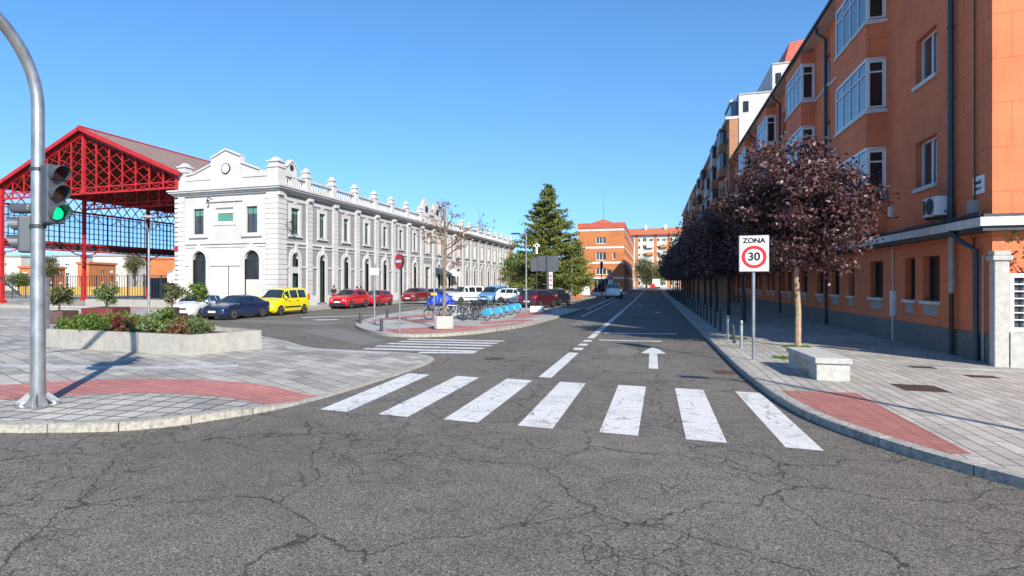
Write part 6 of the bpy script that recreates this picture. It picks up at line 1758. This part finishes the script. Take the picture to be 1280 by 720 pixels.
# ------------------------------------------------------------------ bicycles
def torus(mb, c, ax, R0, r, n=28, m=6):
    ax = Vector(ax).normalized(); a = ax.orthogonal().normalized(); b = ax.cross(a); base = len(mb.v); c = Vector(c)
    for i in range(n):
        t = 2 * PI * i / n; d = a * math.cos(t) + b * math.sin(t)
        for j in range(m): u = 2 * PI * j / m; mb.v.append(tuple(c + d * (R0 + r * math.cos(u)) + ax * r * math.sin(u)))
    for i in range(n):
        for j in range(m): mb.f.append((base + i * m + j, base + ((i + 1) % n) * m + j, base + ((i + 1) % n) * m + (j + 1) % m, base + i * m + (j + 1) % m))
def bike(label, x, y, hd, fmat='darkmetal', share=False, group=None, cat='bicycle', lean=.06, basket=False, steer=0.0):
    t_ = thing('bicycle', label, cat, (x, y, .12), hd, group); t_.rotation_euler = (lean, 0, hd)
    rw = .33; F = (.53, 0, rw); B = (-.53, 0, rw)
    for c in (F, B):
        w_ = MB(); torus(w_, c, (0, 1, 0), rw - .018, .019); wo = w_.build('wheel', 'tyre', t_)
        w_ = MB(); torus(w_, c, (0, 1, 0), rw - .045, .010, 24, 4); w_.tube([(c[0], -.05, c[2]), (c[0], .05, c[2])], .025, 8)
        for k in range(9): a = PI * k / 9; w_.tube([(c[0] - .29 * math.cos(a), .012 * (-1) ** k, c[2] - .29 * math.sin(a)), (c[0] + .29 * math.cos(a), -.012 * (-1) ** k, c[2] + .29 * math.sin(a))], .0022, 3, False)
        w_.build('rim', 'rim', wo)
    f_ = MB(); bb_, seat, head, hb = (-.06, 0, .30), (-.20, 0, .78), (.36, 0, .80), (.40, 0, .66)
    if share: segs = [(bb_, seat, .022), (bb_, hb, .032), (head, hb, .024), (bb_, B, .014), (seat, B, .012), (hb, F, .018)]
    else: segs = [(bb_, seat, .018), (bb_, hb, .02), (seat, head, .018), (head, hb, .022), (bb_, B, .011), ((-.19, 0, .72), B, .010), (hb, F, .016)]
    for a, b, r in segs: f_.tube([a, b], r, 6)
    f_.build('frame', fmat, t_)
    s_ = MB(); s_.tube([seat, (-.24, 0, .93)], .014, 6); s_.extr([(-.38, -.08, .93), (-.36, .08, .93), (-.14, .03, .94), (-.08, 0, .94), (-.14, -.03, .94)][::-1], (0, 0, .05)); s_.build('saddle', 'dark', t_)
    h_ = MB(); h_.tube([head, (.33, 0, .96)], .014, 6); h_.tube([(.22, -.30, 1.0), (.32, -.22, 1.0), (.36, 0, .98), (.32, .22, 1.0), (.22, .30, 1.0)], .013, 6); h_.build('handlebar', 'dark', t_)
    p_ = MB(); p_.tube([(-.06, -.06, .30), (-.06, .06, .30)], .02, 6); p_.disc((-.06, .05, .30), (0, 1, 0), .09, 14, .006); p_.tube([(-.06, .08, .30), (.08, .10, .22)], .01, 5); p_.tube([(-.06, -.08, .30), (-.20, -.10, .38)], .01, 5); p_.box(.04, .13, .09, .18, .21, .235); p_.box(-.25, -.16, -.18, -.09, .37, .395); p_.build('crank', 'grey', t_)
    if share:
        g_ = MB()
        for s in (-1, 1):
            pts = [(-.53 + (rw + .03) * math.cos(a), s * .045, rw + (rw + .03) * math.sin(a)) for a in np.linspace(R(20), R(175), 12)]
            g_.extr(pts + [(-.86, s * .045, rw - .02), (-.53, s * .045, rw - .06), (-.22, s * .045, rw - .06)], (0, .006, 0))
        pts = [(-.53 + (rw + .035) * math.cos(a), rw + (rw + .035) * math.sin(a)) for a in np.linspace(R(20), R(175), 12)]
        for a, b in zip(pts[:-1], pts[1:]): g_.quad((a[0], -.05, a[1]), (a[0], .05, a[1]), (b[0], .05, b[1]), (b[0], -.05, b[1]))
        g_.build('rear_fender', 'shareblue', t_)
        g_ = MB(); g_.box(-.30, .10, -.05, .05, .24, .40); g_.build('chain_guard', 'shareblue', t_, bevel=.03)
    else:
        g_ = MB(); pts = [(-.53 + (rw + .02) * math.cos(a), rw + (rw + .02) * math.sin(a)) for a in np.linspace(R(30), R(160), 9)]
        for a, b in zip(pts[:-1], pts[1:]): g_.quad((a[0], -.03, a[1]), (a[0], .03, a[1]), (b[0], .03, b[1]), (b[0], -.03, b[1]))
        g_.build('fender', 'dark', t_)
    if basket:
        g_ = MB(); x0, x1, z0, z1 = .42, .72, .74, .98
        for k in range(7):
            q = x0 + (x1 - x0) * k / 6; yy = -.17 + .34 * k / 6
            for s in (-.17, .17): g_.bar((q, s, z0), (q, s, z1), .008)
            for s in (x0, x1): g_.bar((s, yy, z0), (s, yy, z1), .008)
        for z in (z0, z0 + .12, z1):
            for s in (-.17, .17): g_.bar((x0, s, z), (x1, s, z), .012)
            for s in (x0, x1): g_.bar((s, -.17, z), (s, .17, z), .012)
        g_.build('basket', 'dark', t_)
    return t_
th_ = R(19)
bike('dark mountain bicycle standing side on beside the thin pole on the traffic island', -11.35, 30.7, R(236), 'darkmetal')
bike('silver framed bicycle leaning behind the concrete pot of the bare tree', -10.5, 31.2, R(215), 'galv')
bike('dark bicycle with a front basket behind the concrete pot', -10.4, 32.6, R(-70), 'darkmetal', basket=True)
bike('silver bicycle between the concrete pot and the row of share bicycles', -10.0, 31.4, R(-62), 'galv')
bike('second dark bicycle with a basket in the crowd behind the share bicycles', -9.9, 33.4, R(-55), 'darkmetal', basket=True)
bike('silver city bicycle standing just before the first blue fendered bicycle', -9.55, 31.1, R(140), 'galv')
BL = 'bicycle with a light blue rear fender in the share stand on the traffic island'
s0 = bike(BL, -8.9, 31.1, R(145), 'galv', True, 'light blue fendered share bicycles in the stand', 'share bicycle', basket=True)
for x, y, a in ((-8.85, 32.9, 150), (-8.9, 34.9, 142), (-8.95, 36.9, 146), (-9.0, 38.9, 150)):
    c = copy_tree(s0); c.location = (x, y, .12); c.rotation_euler = (.06, 0, R(a))
for (x, y, a) in ((-10.4, 34.8, -45), (-10.3, 36.8, -52), (-11.2, 33.2, -40)): bike({-45: 'dark bicycle in the far row, behind the second share bicycle', -52: 'dark bicycle in the far row, behind the third share bicycle', -40: 'dark bicycle in the far row near the blue tarpaulin'}[a], x, y, R(a), 'darkmetal')
# docking stand
dk = thing('bicycle_dock', 'dark metal docking rail with posts under the share bicycles', 'bicycle stand', (-9.75, 30.9, .12), R(93))
b_ = MB(); b_.box(-.6, 8.8, -.05, .05, 0, .04); b_.build('rail', 'darkmetal', dk)
for k in range(5): b_ = MB(); b_.box(-.3 + k * 2.0, -.2 + k * 2.0, -.05, .05, .04, .75); b_.build('dock_post', 'darkmetal', dk, bevel=.03)
# vehicle under tarpaulin
tx, ty = at(550, 43)
tp_ = thing('covered_motorcycle', 'motorcycle under a bright blue tarpaulin behind the bare tree', 'motorcycle', (tx, ty, .12), R(25)); tp_.scale = (.92, .95, 1.22)
mb = MB(); nx, ny = 26, 12; rs = np.random.RandomState(3)
prof = lambda u: .62 + .55 * math.exp(-((u + .35) / .33) ** 2) + .42 * math.exp(-((u - .45) / .5) ** 2)
for i in range(nx + 1):
    u = -1.25 + 2.5 * i / nx
    for j in range(ny + 1):
        v = -1 + 2 * j / ny; hw = .40 + .05 * math.sin(i * 1.3) + .03 * rs.normal() * (abs(v) > .6)
        z = prof(u) * (1 - .95 * abs(v) ** 2.6) * (1 - .5 * max(0, abs(u) - .95) / .3) + .02 * rs.normal() + .03 * math.sin(i * 2.1 + j) + .35 * (abs(v) ** 2.6)
        mb.v.append((u, v * hw * (1.1 if abs(v) > .8 else 1), max(.28, z)))
for i in range(nx):
    for j in range(ny): q = i * (ny + 1) + j; mb.f.append((q, q + ny + 1, q + ny + 2, q + 1))
o = mb.build('tarpaulin', 'tarp', tp_, smooth=True); sd = o.modifiers.new('s', 'SOLIDIFY'); sd.thickness = .01
for c in (-.7, .72):
    b_ = MB(); torus(b_, (c, 0, .31), (0, 1, 0), .25, .06, 20, 8); b_.build('wheel', 'tyre', tp_)
b_ = MB(); b_.box(-.5, .5, -.14, .14, .3, .6); b_.tube([(-.7, 0, .31), (-.4, 0, .8)], .04, 6); b_.build('frame', 'dark', tp_)

# ------------------------------------------------------------------ street furniture
def post(mb, h, r, n=10, z0=0): mb.tube([(0, 0, z0), (0, 0, h)], r, n)
# overhead traffic signal
ts_ = thing('traffic_signal', 'tall galvanised traffic signal mast curving over the road with a lit green lamp', 'traffic light', (-9.73, 7.04, .12))
b_ = MB(); pts = [(0, 0, 0), (0, 0, 2.6), (0, 0, 5.0)]; Rr = 1.55
for k in range(1, 13): a = R(82) * k / 12; pts.append((-.02 * k / 12, -Rr * (1 - math.cos(a)), 5.0 + Rr * math.sin(a)))
pts.append((-.1, -4.2, 7.05))
b_.tube(pts, [.115, .105, .098] + [.095] * 12 + [.06], 18); b_.build('mast', 'galv', ts_, smooth=True)
b_ = MB(); b_.box(-.24, .24, -.24, .24, 0, .03)
for a in range(4):
    c_, s_ = math.cos(a * PI / 2 + PI / 4), math.sin(a * PI / 2 + PI / 4)
    b_.tube([(c_ * .27, s_ * .27, 0), (c_ * .27, s_ * .27, .10)], .022, 8); b_.bar((c_ * .28, s_ * .28, .05), (c_ * .11, s_ * .11, .20), .02, .10)
    c2, s2 = math.cos(a * PI / 2), math.sin(a * PI / 2); b_.extr([(c2 * .10, s2 * .10, .03), (c2 * .25, s2 * .25, .03), (c2 * .10, s2 * .10, .22)], (-s2 * .015, c2 * .015, 0))
b_.build('base_flange', 'galv', ts_)
b_ = MB(); b_.tube([(0, 0, 2.99), (0, 0, 3.05)], .125, 14); b_.tube([(0, 0, 3.95), (0, 0, 4.0)], .122, 14); b_.build('clamp', 'darkmetal', ts_)
def signal_head(parent, loc, rz, n, lit, r=.105, visor=.24, pitch=.32, name='signal_head'):
    e = MB(); e.box(-.10, .10, -.155, .155, 0, pitch * n + .02); h = e.build(name, 'signback', parent, bevel=.03); h.location = loc; h.rotation_euler = (0, 0, rz)
    for k in range(n):
        z = pitch * (n - 1 - k) + pitch / 2 + .01
        v = MB(); m_ = 16; x0, x1 = .10, .10 + visor
        for q in range(m_):
            a0, a1 = R(-125) + R(250) * q / m_ + PI / 2, R(-125) + R(250) * (q + 1) / m_ + PI / 2
            def V(a, x, rr): 
                return (x, rr * math.cos(a), z + rr * math.sin(a))
            f0 = 1 - .55 * (abs(a0 - PI / 2) / R(125)) ** 2; f1 = 1 - .55 * (abs(a1 - PI / 2) / R(125)) ** 2
            ro_, ri_ = r + .035, r + .027
            v.quad(V(a0, x0, ro_), V(a0, x0 + visor * f0, ro_), V(a1, x0 + visor * f1, ro_), V(a1, x0, ro_)); v.quad(V(a0, x0, ri_), V(a1, x0, ri_), V(a1, x0 + visor * f1, ri_), V(a0, x0 + visor * f0, ri_))
            v.quad(V(a0, x0 + visor * f0, ri_), V(a1, x0 + visor * f1, ri_), V(a1, x0 + visor * f1, ro_), V(a0, x0 + visor * f0, ro_))
        v.build('visor', 'signback', h)
        l_ = MB(); l_.tube([(.10, 0, z), (.112, 0, z), (.125, 0, z)], [r, r, r * .6], 20); l_.build('lens', lit[k], h, smooth=True)
    return h
signal_head(ts_, (.06, .0 - .27, 3.22), R(-8), 3, ['lens_red', 'lens_amber', 'greenlight'])
bpy.context.view_layer.update()
hd = [c for c in ts_.children if c.name.startswith('signal_head')][0]; hd.location = (.27, .06, 3.06)
hp = signal_head(ts_, (-.26, -.02, 2.58), R(-131), 2, ['lens_red', 'lens_amber'], r=.10, visor=.17, pitch=.30)
b_ = MB(); b_.box(-.30, .06, -.10, .10, 3.24, 3.40); q = b_.build('sounder_box', 'signback', ts_, bevel=.05); q.rotation_euler = (0, 0, R(19)); q.location = (-.12, -.05, 0)
b_ = MB(); b_.bar((0, 0, 3.02), (.28, .06, 3.08), .04, .05); b_.bar((0, 0, 3.98), (.28, .06, 4.0), .04, .05); b_.bar((0, 0, 3.3), (-.3, -.02, 3.3), .04, .05); b_.bar((0, 0, 2.95), (-.3, -.02, 2.9), .04, .05); b_.build('bracket', 'darkmetal', ts_)

# zone 30 sign
z3 = thing('speed_zone_sign', 'white rectangular ZONA 30 sign with a red ring on a galvanised post', 'sign', (2.57, 17.55, .12))
b_ = MB(); post(b_, 3.28, .04, 12); b_.build('post', 'galv', z3)
hw = .365; b_ = MB(); b_.box(-hw, hw, -.075, -.045, 2.36, 3.34); b_.build('panel', 'grey', z3, bevel=.03)
b_ = MB(); b_.box(-hw + .025, hw - .025, -.079, -.0755, 2.385, 3.315); pn_ = b_.build('face', 'signwhite', z3)
b_ = MB(); cx_, cz_ = 0, 2.76; n = 40
for k in range(n):
    a, b = 2 * PI * k / n, 2 * PI * (k + 1) / n
    b_.quad(*[(cx_ + rr * math.cos(t), -.0815, cz_ + rr * math.sin(t)) for rr, t in ((.305, a), (.305, b), (.215, b), (.215, a))][::-1])
o = b_.build('red_ring', 'signred', z3)
text_mesh('30', .30, 'signblack', z3, (0, -.082, 2.76), (R(90), 0, 0), bold=.012); text_mesh('ZONA', .185, 'signblack', z3, (0, -.082, 3.19), (R(90), 0, 0), bold=.010)
b_ = MB(); b_.box(-.06, .06, -.05, .045, 2.5, 2.54); b_.box(-.06, .06, -.05, .045, 3.1, 3.14); b_.build('bracket', 'darkmetal', z3)
# no entry sign
ne = thing('no_entry_sign', 'round red no entry sign with a white bar on a thin post', 'sign', (-9.85, 22.25, .12), R(-23 + 0))
b_ = MB(); post(b_, 3.3, .035, 10); b_.build('post', 'galv', ne)
b_ = MB(); b_.disc((0, -.05, 2.95), (0, -1, 0), .32, 30, .012); b_.build('disc', 'signred', ne); b_ = MB(); b_.box(-.23, .23, -.066, -.0625, 2.895, 3.005); b_.build('white_bar', 'signwhite', ne)
b_ = MB(); b_.disc((.0, .045, 2.94), (0, 1, 0), .30, 30, .012); b_.build('rear_disc', 'signback', ne)
ne.rotation_euler = (0, 0, R(-38))
# finger post with small white sign
fs = thing('pictogram_sign', 'thin galvanised post with a small pale sign at the tip of the traffic island', 'sign', (-13.1, 26.5, .12), R(12))
b_ = MB(); post(b_, 3.0, .05, 10); b_.build('post', 'galv', fs); b_ = MB(); b_.box(-.22, .22, -.07, -.055, 2.45, 2.8); b_.build('panel', 'eavewhite', fs)
tn = thing('marker_post', 'thin pale pole with a small yellow plate beside the dark bicycle', 'post', (-11.6, 31.0, .12))
b_ = MB(); post(b_, 2.7, .035, 8); b_.build('post', 'galv', tn); b_ = MB(); b_.box(-.18, .18, -.05, -.035, 1.35, 1.5); b_.build('plate', 'yellowplate', tn)
def lamp_pole(loc, h, label, cat='street lamp', arm=True, r=.07, base=None, mat='galv'):
    t_ = thing('street_lamp', label, cat, loc); b_ = MB(); b_.tube([(0, 0, 0), (0, 0, h)], [r, r * .6], 10); b_.build('pole', mat, t_, smooth=True)
    if arm: b_ = MB(); b_.tube([(0, 0, h - .1), (-.5, 0, h + .05)], .03, 6); b_.build('arm', mat, t_); b_ = MB(); b_.box(-1.05, -.45, -.12, .12, h + .0, h + .10); b_.build('lamp_head', 'darkmetal', t_, bevel=.03)
    b_ = MB(); b_.box(-.14, .14, -.14, .14, -.005, .03); b_.build('base_plate', mat, t_)
    return t_
lamp_pole((-8.15, 39.8, .12), 5.4, 'slim pale lamp pole at the end of the bicycle row')
b_ = MB(); b_.box(-.45, .45, -.35, .35, 0, .42); o = b_.build('concrete_block', 'signwhite', bevel=.03); o.location = (-7.6, 40.9, .12); tag(o, 'white concrete block at the foot of the slim pale lamp pole', 'block')
lamp_pole((-9.1, 71.5, .12), 5.2, 'plain galvanised pole without a lamp before the orange brick building', 'post', arm=False)
# forked plaza lamp
fl_ = thing('plaza_lamp', 'plaza lamp with a Y shaped fork in front of the red shed', 'street lamp', (*at(186, 38), .12))
b_ = MB(); b_.tube([(0, 0, 0), (0, 0, 5.3)], [.08, .06], 10); b_.build('pole', 'galv', fl_); b_ = MB(); b_.bar((0, 0, 5.25), (-.36, 0, 6.25), .05, .06); b_.bar((0, 0, 5.25), (.36, 0, 6.25), .05, .06); b_.build('fork', 'galv', fl_); b_ = MB(); b_.lathe((0, 0, 6.25), [(.46, 0), (.48, .05), (.44, .12)], 20); b_.build('lamp_disc', 'pvc', fl_)
# posts around
gpz = thing('plaza_post', 'square grey metal post at the planter end behind the signal mast', 'post', (*at(58.5, 23.2), .12)); b_ = MB(); b_.box(-.07, .07, -.07, .07, 0, 2.3); b_.build('post', 'galv', gpz); b_ = MB(); b_.box(-.08, .08, -.08, .08, 2.3, 2.33); b_.build('cap', 'darkmetal', gpz)
# direction sign backs
ds = thing('direction_sign', 'back of a wide dark two panel road sign in front of the fir', 'sign', (*at(684, 52.5), .12), R(8))
b_ = MB(); post(b_, 4.5, .08, 10); b_.build('post', 'signback', ds)
b_ = MB(); b_.extr([(-.85, .07, 3.1), (.95, .07, 3.1), (1.0, .07, 3.2), (1.0, .07, 4.45), (-.8, .07, 4.45), (-.85, .07, 4.35)][::-1], (0, .04, 0)); b_.build('panel', 'signback', ds)
b_ = MB(); b_.extr([(-1.45, .12, 3.05), (-.75, .12, 3.1), (-.75, .12, 4.3), (-1.2, .12, 4.35), (-1.5, .12, 4.0)][::-1], (0, .04, 0)); b_.build('panel', 'signback', ds)
rp_ = thing('advert_post', 'tall white and red banner column right behind the dark sign post', 'banner', (*at(688.5, 58), .12)); b_ = MB(); b_.box(-.17, .17, -.1, .1, 0, 3.1); b_.build('column', 'signwhite', rp_); b_ = MB()
for z in (1.2, 1.7, 2.2, 2.6): b_.box(-.12, .12, -.112, -.101, z, z + .22)
b_.build('red_mark', 'signpink', rp_)
wt = thing('white_lamp', 'small white lantern lamp head on a pole in front of the fir crown', 'street lamp', (*at(671, 60), .12)); b_ = MB(); post(b_, 5.0, .04, 8); b_.build('pole', 'darkmetal', wt); b_ = MB(); b_.box(-.09, .09, -.08, .08, 5.0, 6.1); b_.box(-.3, .3, -.08, .08, 5.75, 5.95); b_.build('lantern', 'signwhite', wt)
# bin, board, wall, round sign, dark pole
bn = thing('rubbish_bin', 'brown slatted litter container beside the plain pole', 'bin', (*at(708, 66), .12), .1); b_ = MB(); b_.box(-.55, .55, -.4, .4, .05, 1.05); b_.build('body', 'corten', bn, bevel=.03)
b_ = MB()
for k in range(9): b_.box(-.5 + k * .12, -.46 + k * .12, -.425, -.401, .1, 1.0)
b_.build('slats', 'pvc', bn); b_ = MB(); b_.box(-.6, .6, -.45, .45, 1.05, 1.12); b_.build('lid', 'darkmetal', bn)
wbd = thing('notice_board', 'white standing board before the entrance of the orange brick building', 'board', (*at(730.5, 84), .12), .1); b_ = MB(); b_.box(-.72, .72, -.03, .03, .25, 1.5); b_.build('panel', 'signwhite', wbd)
for x in (-.74, .74): b_ = MB(); b_.tube([(x, 0, 0), (x, 0, 1.6)], .03, 6); b_.build('leg', 'darkmetal', wbd)
b_ = MB(); b_.box(-1.1, 1.1, -.12, .12, -.01, .5); o = b_.build('brick_wall', 'redbrick'); o.location = (*at(719, 78), .12); tag(o, 'short low orange brick wall beside the white standing board', 'wall')
ar = thing('play_arch', 'orange and white striped arch near the orange brick building', 'arch', (*at(728, 100), .12), .1); b_ = MB()
for k in range(9):
    a0, a1 = PI * .5 * k / 9, PI * .5 * (k + 1) / 9
    if k % 3: b_.extr([(1.6 - 2.4 * math.cos(a0) , 0, 3.0 * math.sin(a0)), (1.6 - 2.4 * math.cos(a1), 0, 3.0 * math.sin(a1)), (1.6 - 2.0 * math.cos(a1), 0, 2.6 * math.sin(a1)), (1.6 - 2.0 * math.cos(a0), 0, 2.6 * math.sin(a0))], (0, .5, 0))
b_.build('arch', 'signwhite', ar); b_ = MB()
for k in range(0, 9, 3):
    a0, a1 = PI * .5 * k / 9, PI * .5 * (k + 1) / 9; b_.extr([(1.6 - 2.4 * math.cos(a0) , 0, 3.0 * math.sin(a0)), (1.6 - 2.4 * math.cos(a1), 0, 3.0 * math.sin(a1)), (1.6 - 2.0 * math.cos(a1), 0, 2.6 * math.sin(a1)), (1.6 - 2.0 * math.cos(a0), 0, 2.6 * math.sin(a0))], (0, .5, 0))
b_.build('stripe', 'redbrick', ar)
rs2 = thing('round_sign', 'round pinkish red sign above a pale rectangle on a wooden post by the silver car', 'sign', (*at(763, 96), .12)); b_ = MB(); b_.box(-.08, .08, -.05, .05, 0, 1.7); b_.build('post', 'bark_l', rs2)
b_ = MB(); b_.disc((0, -.06, 3.05), (0, -1, 0), .48, 20, .02); b_.build('disc', 'signpink', rs2); b_ = MB(); b_.box(-.25, .25, -.09, -.082, 3.0, 3.12); b_.build('white_bar', 'signwhite', rs2); b_ = MB(); b_.box(-.38, .38, -.08, -.05, 1.7, 2.5); b_.build('panel', 'signwhite', rs2)
b_ = MB(); b_.tube([(0, .01, 1.6), (0, .01, 3.4)], .04, 6); b_.build('pole', 'galv', rs2)
dp = thing('traffic_signal', 'slim dark traffic light pole standing before the brick building entrance', 'traffic light', (*at(752, 92), .12)); b_ = MB(); post(b_, 5.2, .07, 8); b_.build('post', 'darkmetal', dp); b_ = MB(); b_.box(-.2, .2, -.2, .12, 4.3, 5.3); b_.build('signal_head', 'green' if 0 else 'darkmetal', dp)
th2 = thing('thin_post', 'thin grey post beside the white standing board', 'post', (*at(738, 86), .12)); b_ = MB(); post(b_, 3.6, .05, 8); b_.build('post', 'galv', th2); b_ = MB(); b_.box(-.08, .08, -.08, .08, -.003, .04); b_.build('base_plate', 'darkmetal', th2)
# bollards
def bollard(x, y, label, group=None, h=.88, r=.05, mat='galv', lean=(0, 0)):
    t_ = thing('bollard', label, 'bollard', (x, y, .12), 0, group); t_.rotation_euler = (lean[0], lean[1], 0)
    b_ = MB(); b_.lathe((0, 0, -.02), [(r, 0), (r, h - .02), (r * .8, h + .02)], 12); b_.build('post', mat, t_, smooth=True); b_ = MB(); b_.lathe((0, 0, h - .13), [(r + .004, 0), (r + .004, .03)], 12); b_.build('band', 'darkmetal', t_)
    return t_
bollard(2.66, 20.5, 'sunlit metal bollard nearest the zone sign')
bollard(2.67, 22.2, 'short bent dark bollard, second from the zone sign', h=.62, lean=(.04, -.10), mat='darkmetal')
bollard(2.60, 23.4, 'sunlit metal bollard, third from the zone sign')
G_B = 'dark bollards along the right kerb'
b0 = bollard(2.75, 27.5, 'dark bollard in the shaded row along the right kerb', G_B, mat='darkmetal')
y = 29.6
while y < 120:
    c = copy_tree(b0); c.location = (2.75, y, .12); y += 2.15 if y < 60 else 2.6
bollard(-13.95, 26.6, 'dark bollard by the kerb at the rounded island tip, beside the pale sign post', h=.55, r=.07, mat='darkmetal')
bollard(-10.85, 22.6, 'dark bollard at the tip of the island facing the crossing', h=.55, r=.07, mat='darkmetal')
bollard(-14.7, 31.4, 'dark bollard on the station side of the island', h=.55, r=.07, mat='darkmetal')
# stone bench
be = thing('stone_bench', 'low pale stone bench with a thick slab seat on the right pavement', 'bench', (3.56, 15.45, .12), R(3))
b_ = MB(); b_.box(-.35, .34, -1.12, 1.12, .36, .48); b_.build('seat', 'stone', be, bevel=.012)
for y0, y1 in ((-1.07, -.55), (.55, 1.07)): b_ = MB(); b_.box(-.31, .31, y0, y1, -.01, .359); b_.build('leg', 'stone', be, bevel=.012)
# lamp post beyond the right edge that throws its shadow over the paving
lamp_pole((8.3, 6.0, .12), 6.3, 'tall slim street lamp casting a long thin shadow over the red paving', r=.10)

# ------------------------------------------------------------------ people
def person(label, x, y, rz, top='cloth_d', leg='cloth_b', hair='signblack', stride=.18, z=.12, h=1.72):
    t_ = thing('person', label, 'person', (x, y, z), rz); s = h / 1.72
    V = dict(pel=(0, 0, .95), wa=(0, 0, 1.10), ch=(0, .0, 1.30), nk=(0, .01, 1.47), hd=(0, .02, 1.60), ht=(0, .02, 1.70), ls=(-.17, 0, 1.40), le=(-.23, -.03, 1.14), lh=(-.22, .08, .92), rs=(.17, 0, 1.40), re=(.23, -.03, 1.14), rh=(.22, .10, .93),
             lk=(-.10, stride * .5, .50), la=(-.10, stride * .35 - .06, .09), lf=(-.10, stride * .35 + .10, .04), lp=(-.09, 0, .90), rp=(.09, 0, .90), rk=(.10, -stride * .2, .50), ra=(.10, -stride, .10), rf=(.10, -stride + .15, .04))
    Rr = dict(pel=.14, wa=.13, ch=.155, nk=.06, hd=.095, ht=.06, ls=.075, le=.05, lh=.035, rs=.075, re=.05, rh=.035, lp=.10, rp=.10, lk=.065, rk=.065, la=.045, ra=.045, lf=.04, rf=.04)
    E_ = [('pel', 'wa'), ('wa', 'ch'), ('ch', 'nk'), ('nk', 'hd'), ('hd', 'ht'), ('ch', 'ls'), ('ls', 'le'), ('le', 'lh'), ('ch', 'rs'), ('rs', 're'), ('re', 'rh'), ('pel', 'lp'), ('lp', 'lk'), ('lk', 'la'), ('la', 'lf'), ('pel', 'rp'), ('rp', 'rk'), ('rk', 'ra'), ('ra', 'rf')]
    def skin(nm, keys, infl, mat):
        ks = [k for k in V if k in keys]; me = bpy.data.meshes.new(nm); me.from_pydata([tuple(c * s for c in V[k]) for k in ks], [(ks.index(a), ks.index(b)) for a, b in E_ if a in ks and b in ks], [])
        me.materials.append(M[mat]); o = bpy.data.objects.new(nm, me); col.objects.link(o); o.parent = t_
        sk_ = o.modifiers.new('skin', 'SKIN')
        if not me.skin_vertices:
            bpy.context.view_layer.objects.active = o; bpy.ops.mesh.customdata_skin_add()
        for i, k in enumerate(ks): r = (Rr[k] + infl) * s; me.skin_vertices[0].data[i].radius = (r, r)
        me.skin_vertices[0].data[0].use_root = True
        sb = o.modifiers.new('sub', 'SUBSURF'); sb.levels = sb.render_levels = 1
        return o
    skin('body', set(V), 0, 'skin')
    skin('jacket', {'pel', 'wa', 'ch', 'ls', 'le', 'lh', 'rs', 're', 'rh'} - {'lh', 'rh'}, .022, top)
    skin('trousers', {'pel', 'lp', 'lk', 'la', 'rp', 'rk', 'ra'}, .016, leg)
    b_ = MB(); b_.lathe((0, .0, 1.60 * s), [(.08, -.06), (.105, 0), (.10, .08), (.06, .13), (.01, .145)], 12); b_.build('hair', hair, t_, smooth=True)
    return t_
person('person in a dark jacket walking on the station pavement at the bright red off-roader', -26.4, 45.4, R(180), h=1.8)
person('person in dark clothes, leftmost of the pair on the pavement behind the red hatchback', -26.3, 49.5, R(170))
person('person in blue clothes, rightmost of the pair on the pavement behind the red hatchback', -26.4, 50.5, R(20), top='cloth_b')
person('person in a red top standing beyond the parked cars near the fir tree', *at(667, 76), R(90), top='signpink')
person('person in pale clothes walking beyond the parked cars left of the sign post', *at(672, 78), R(30), top='eavewhite')
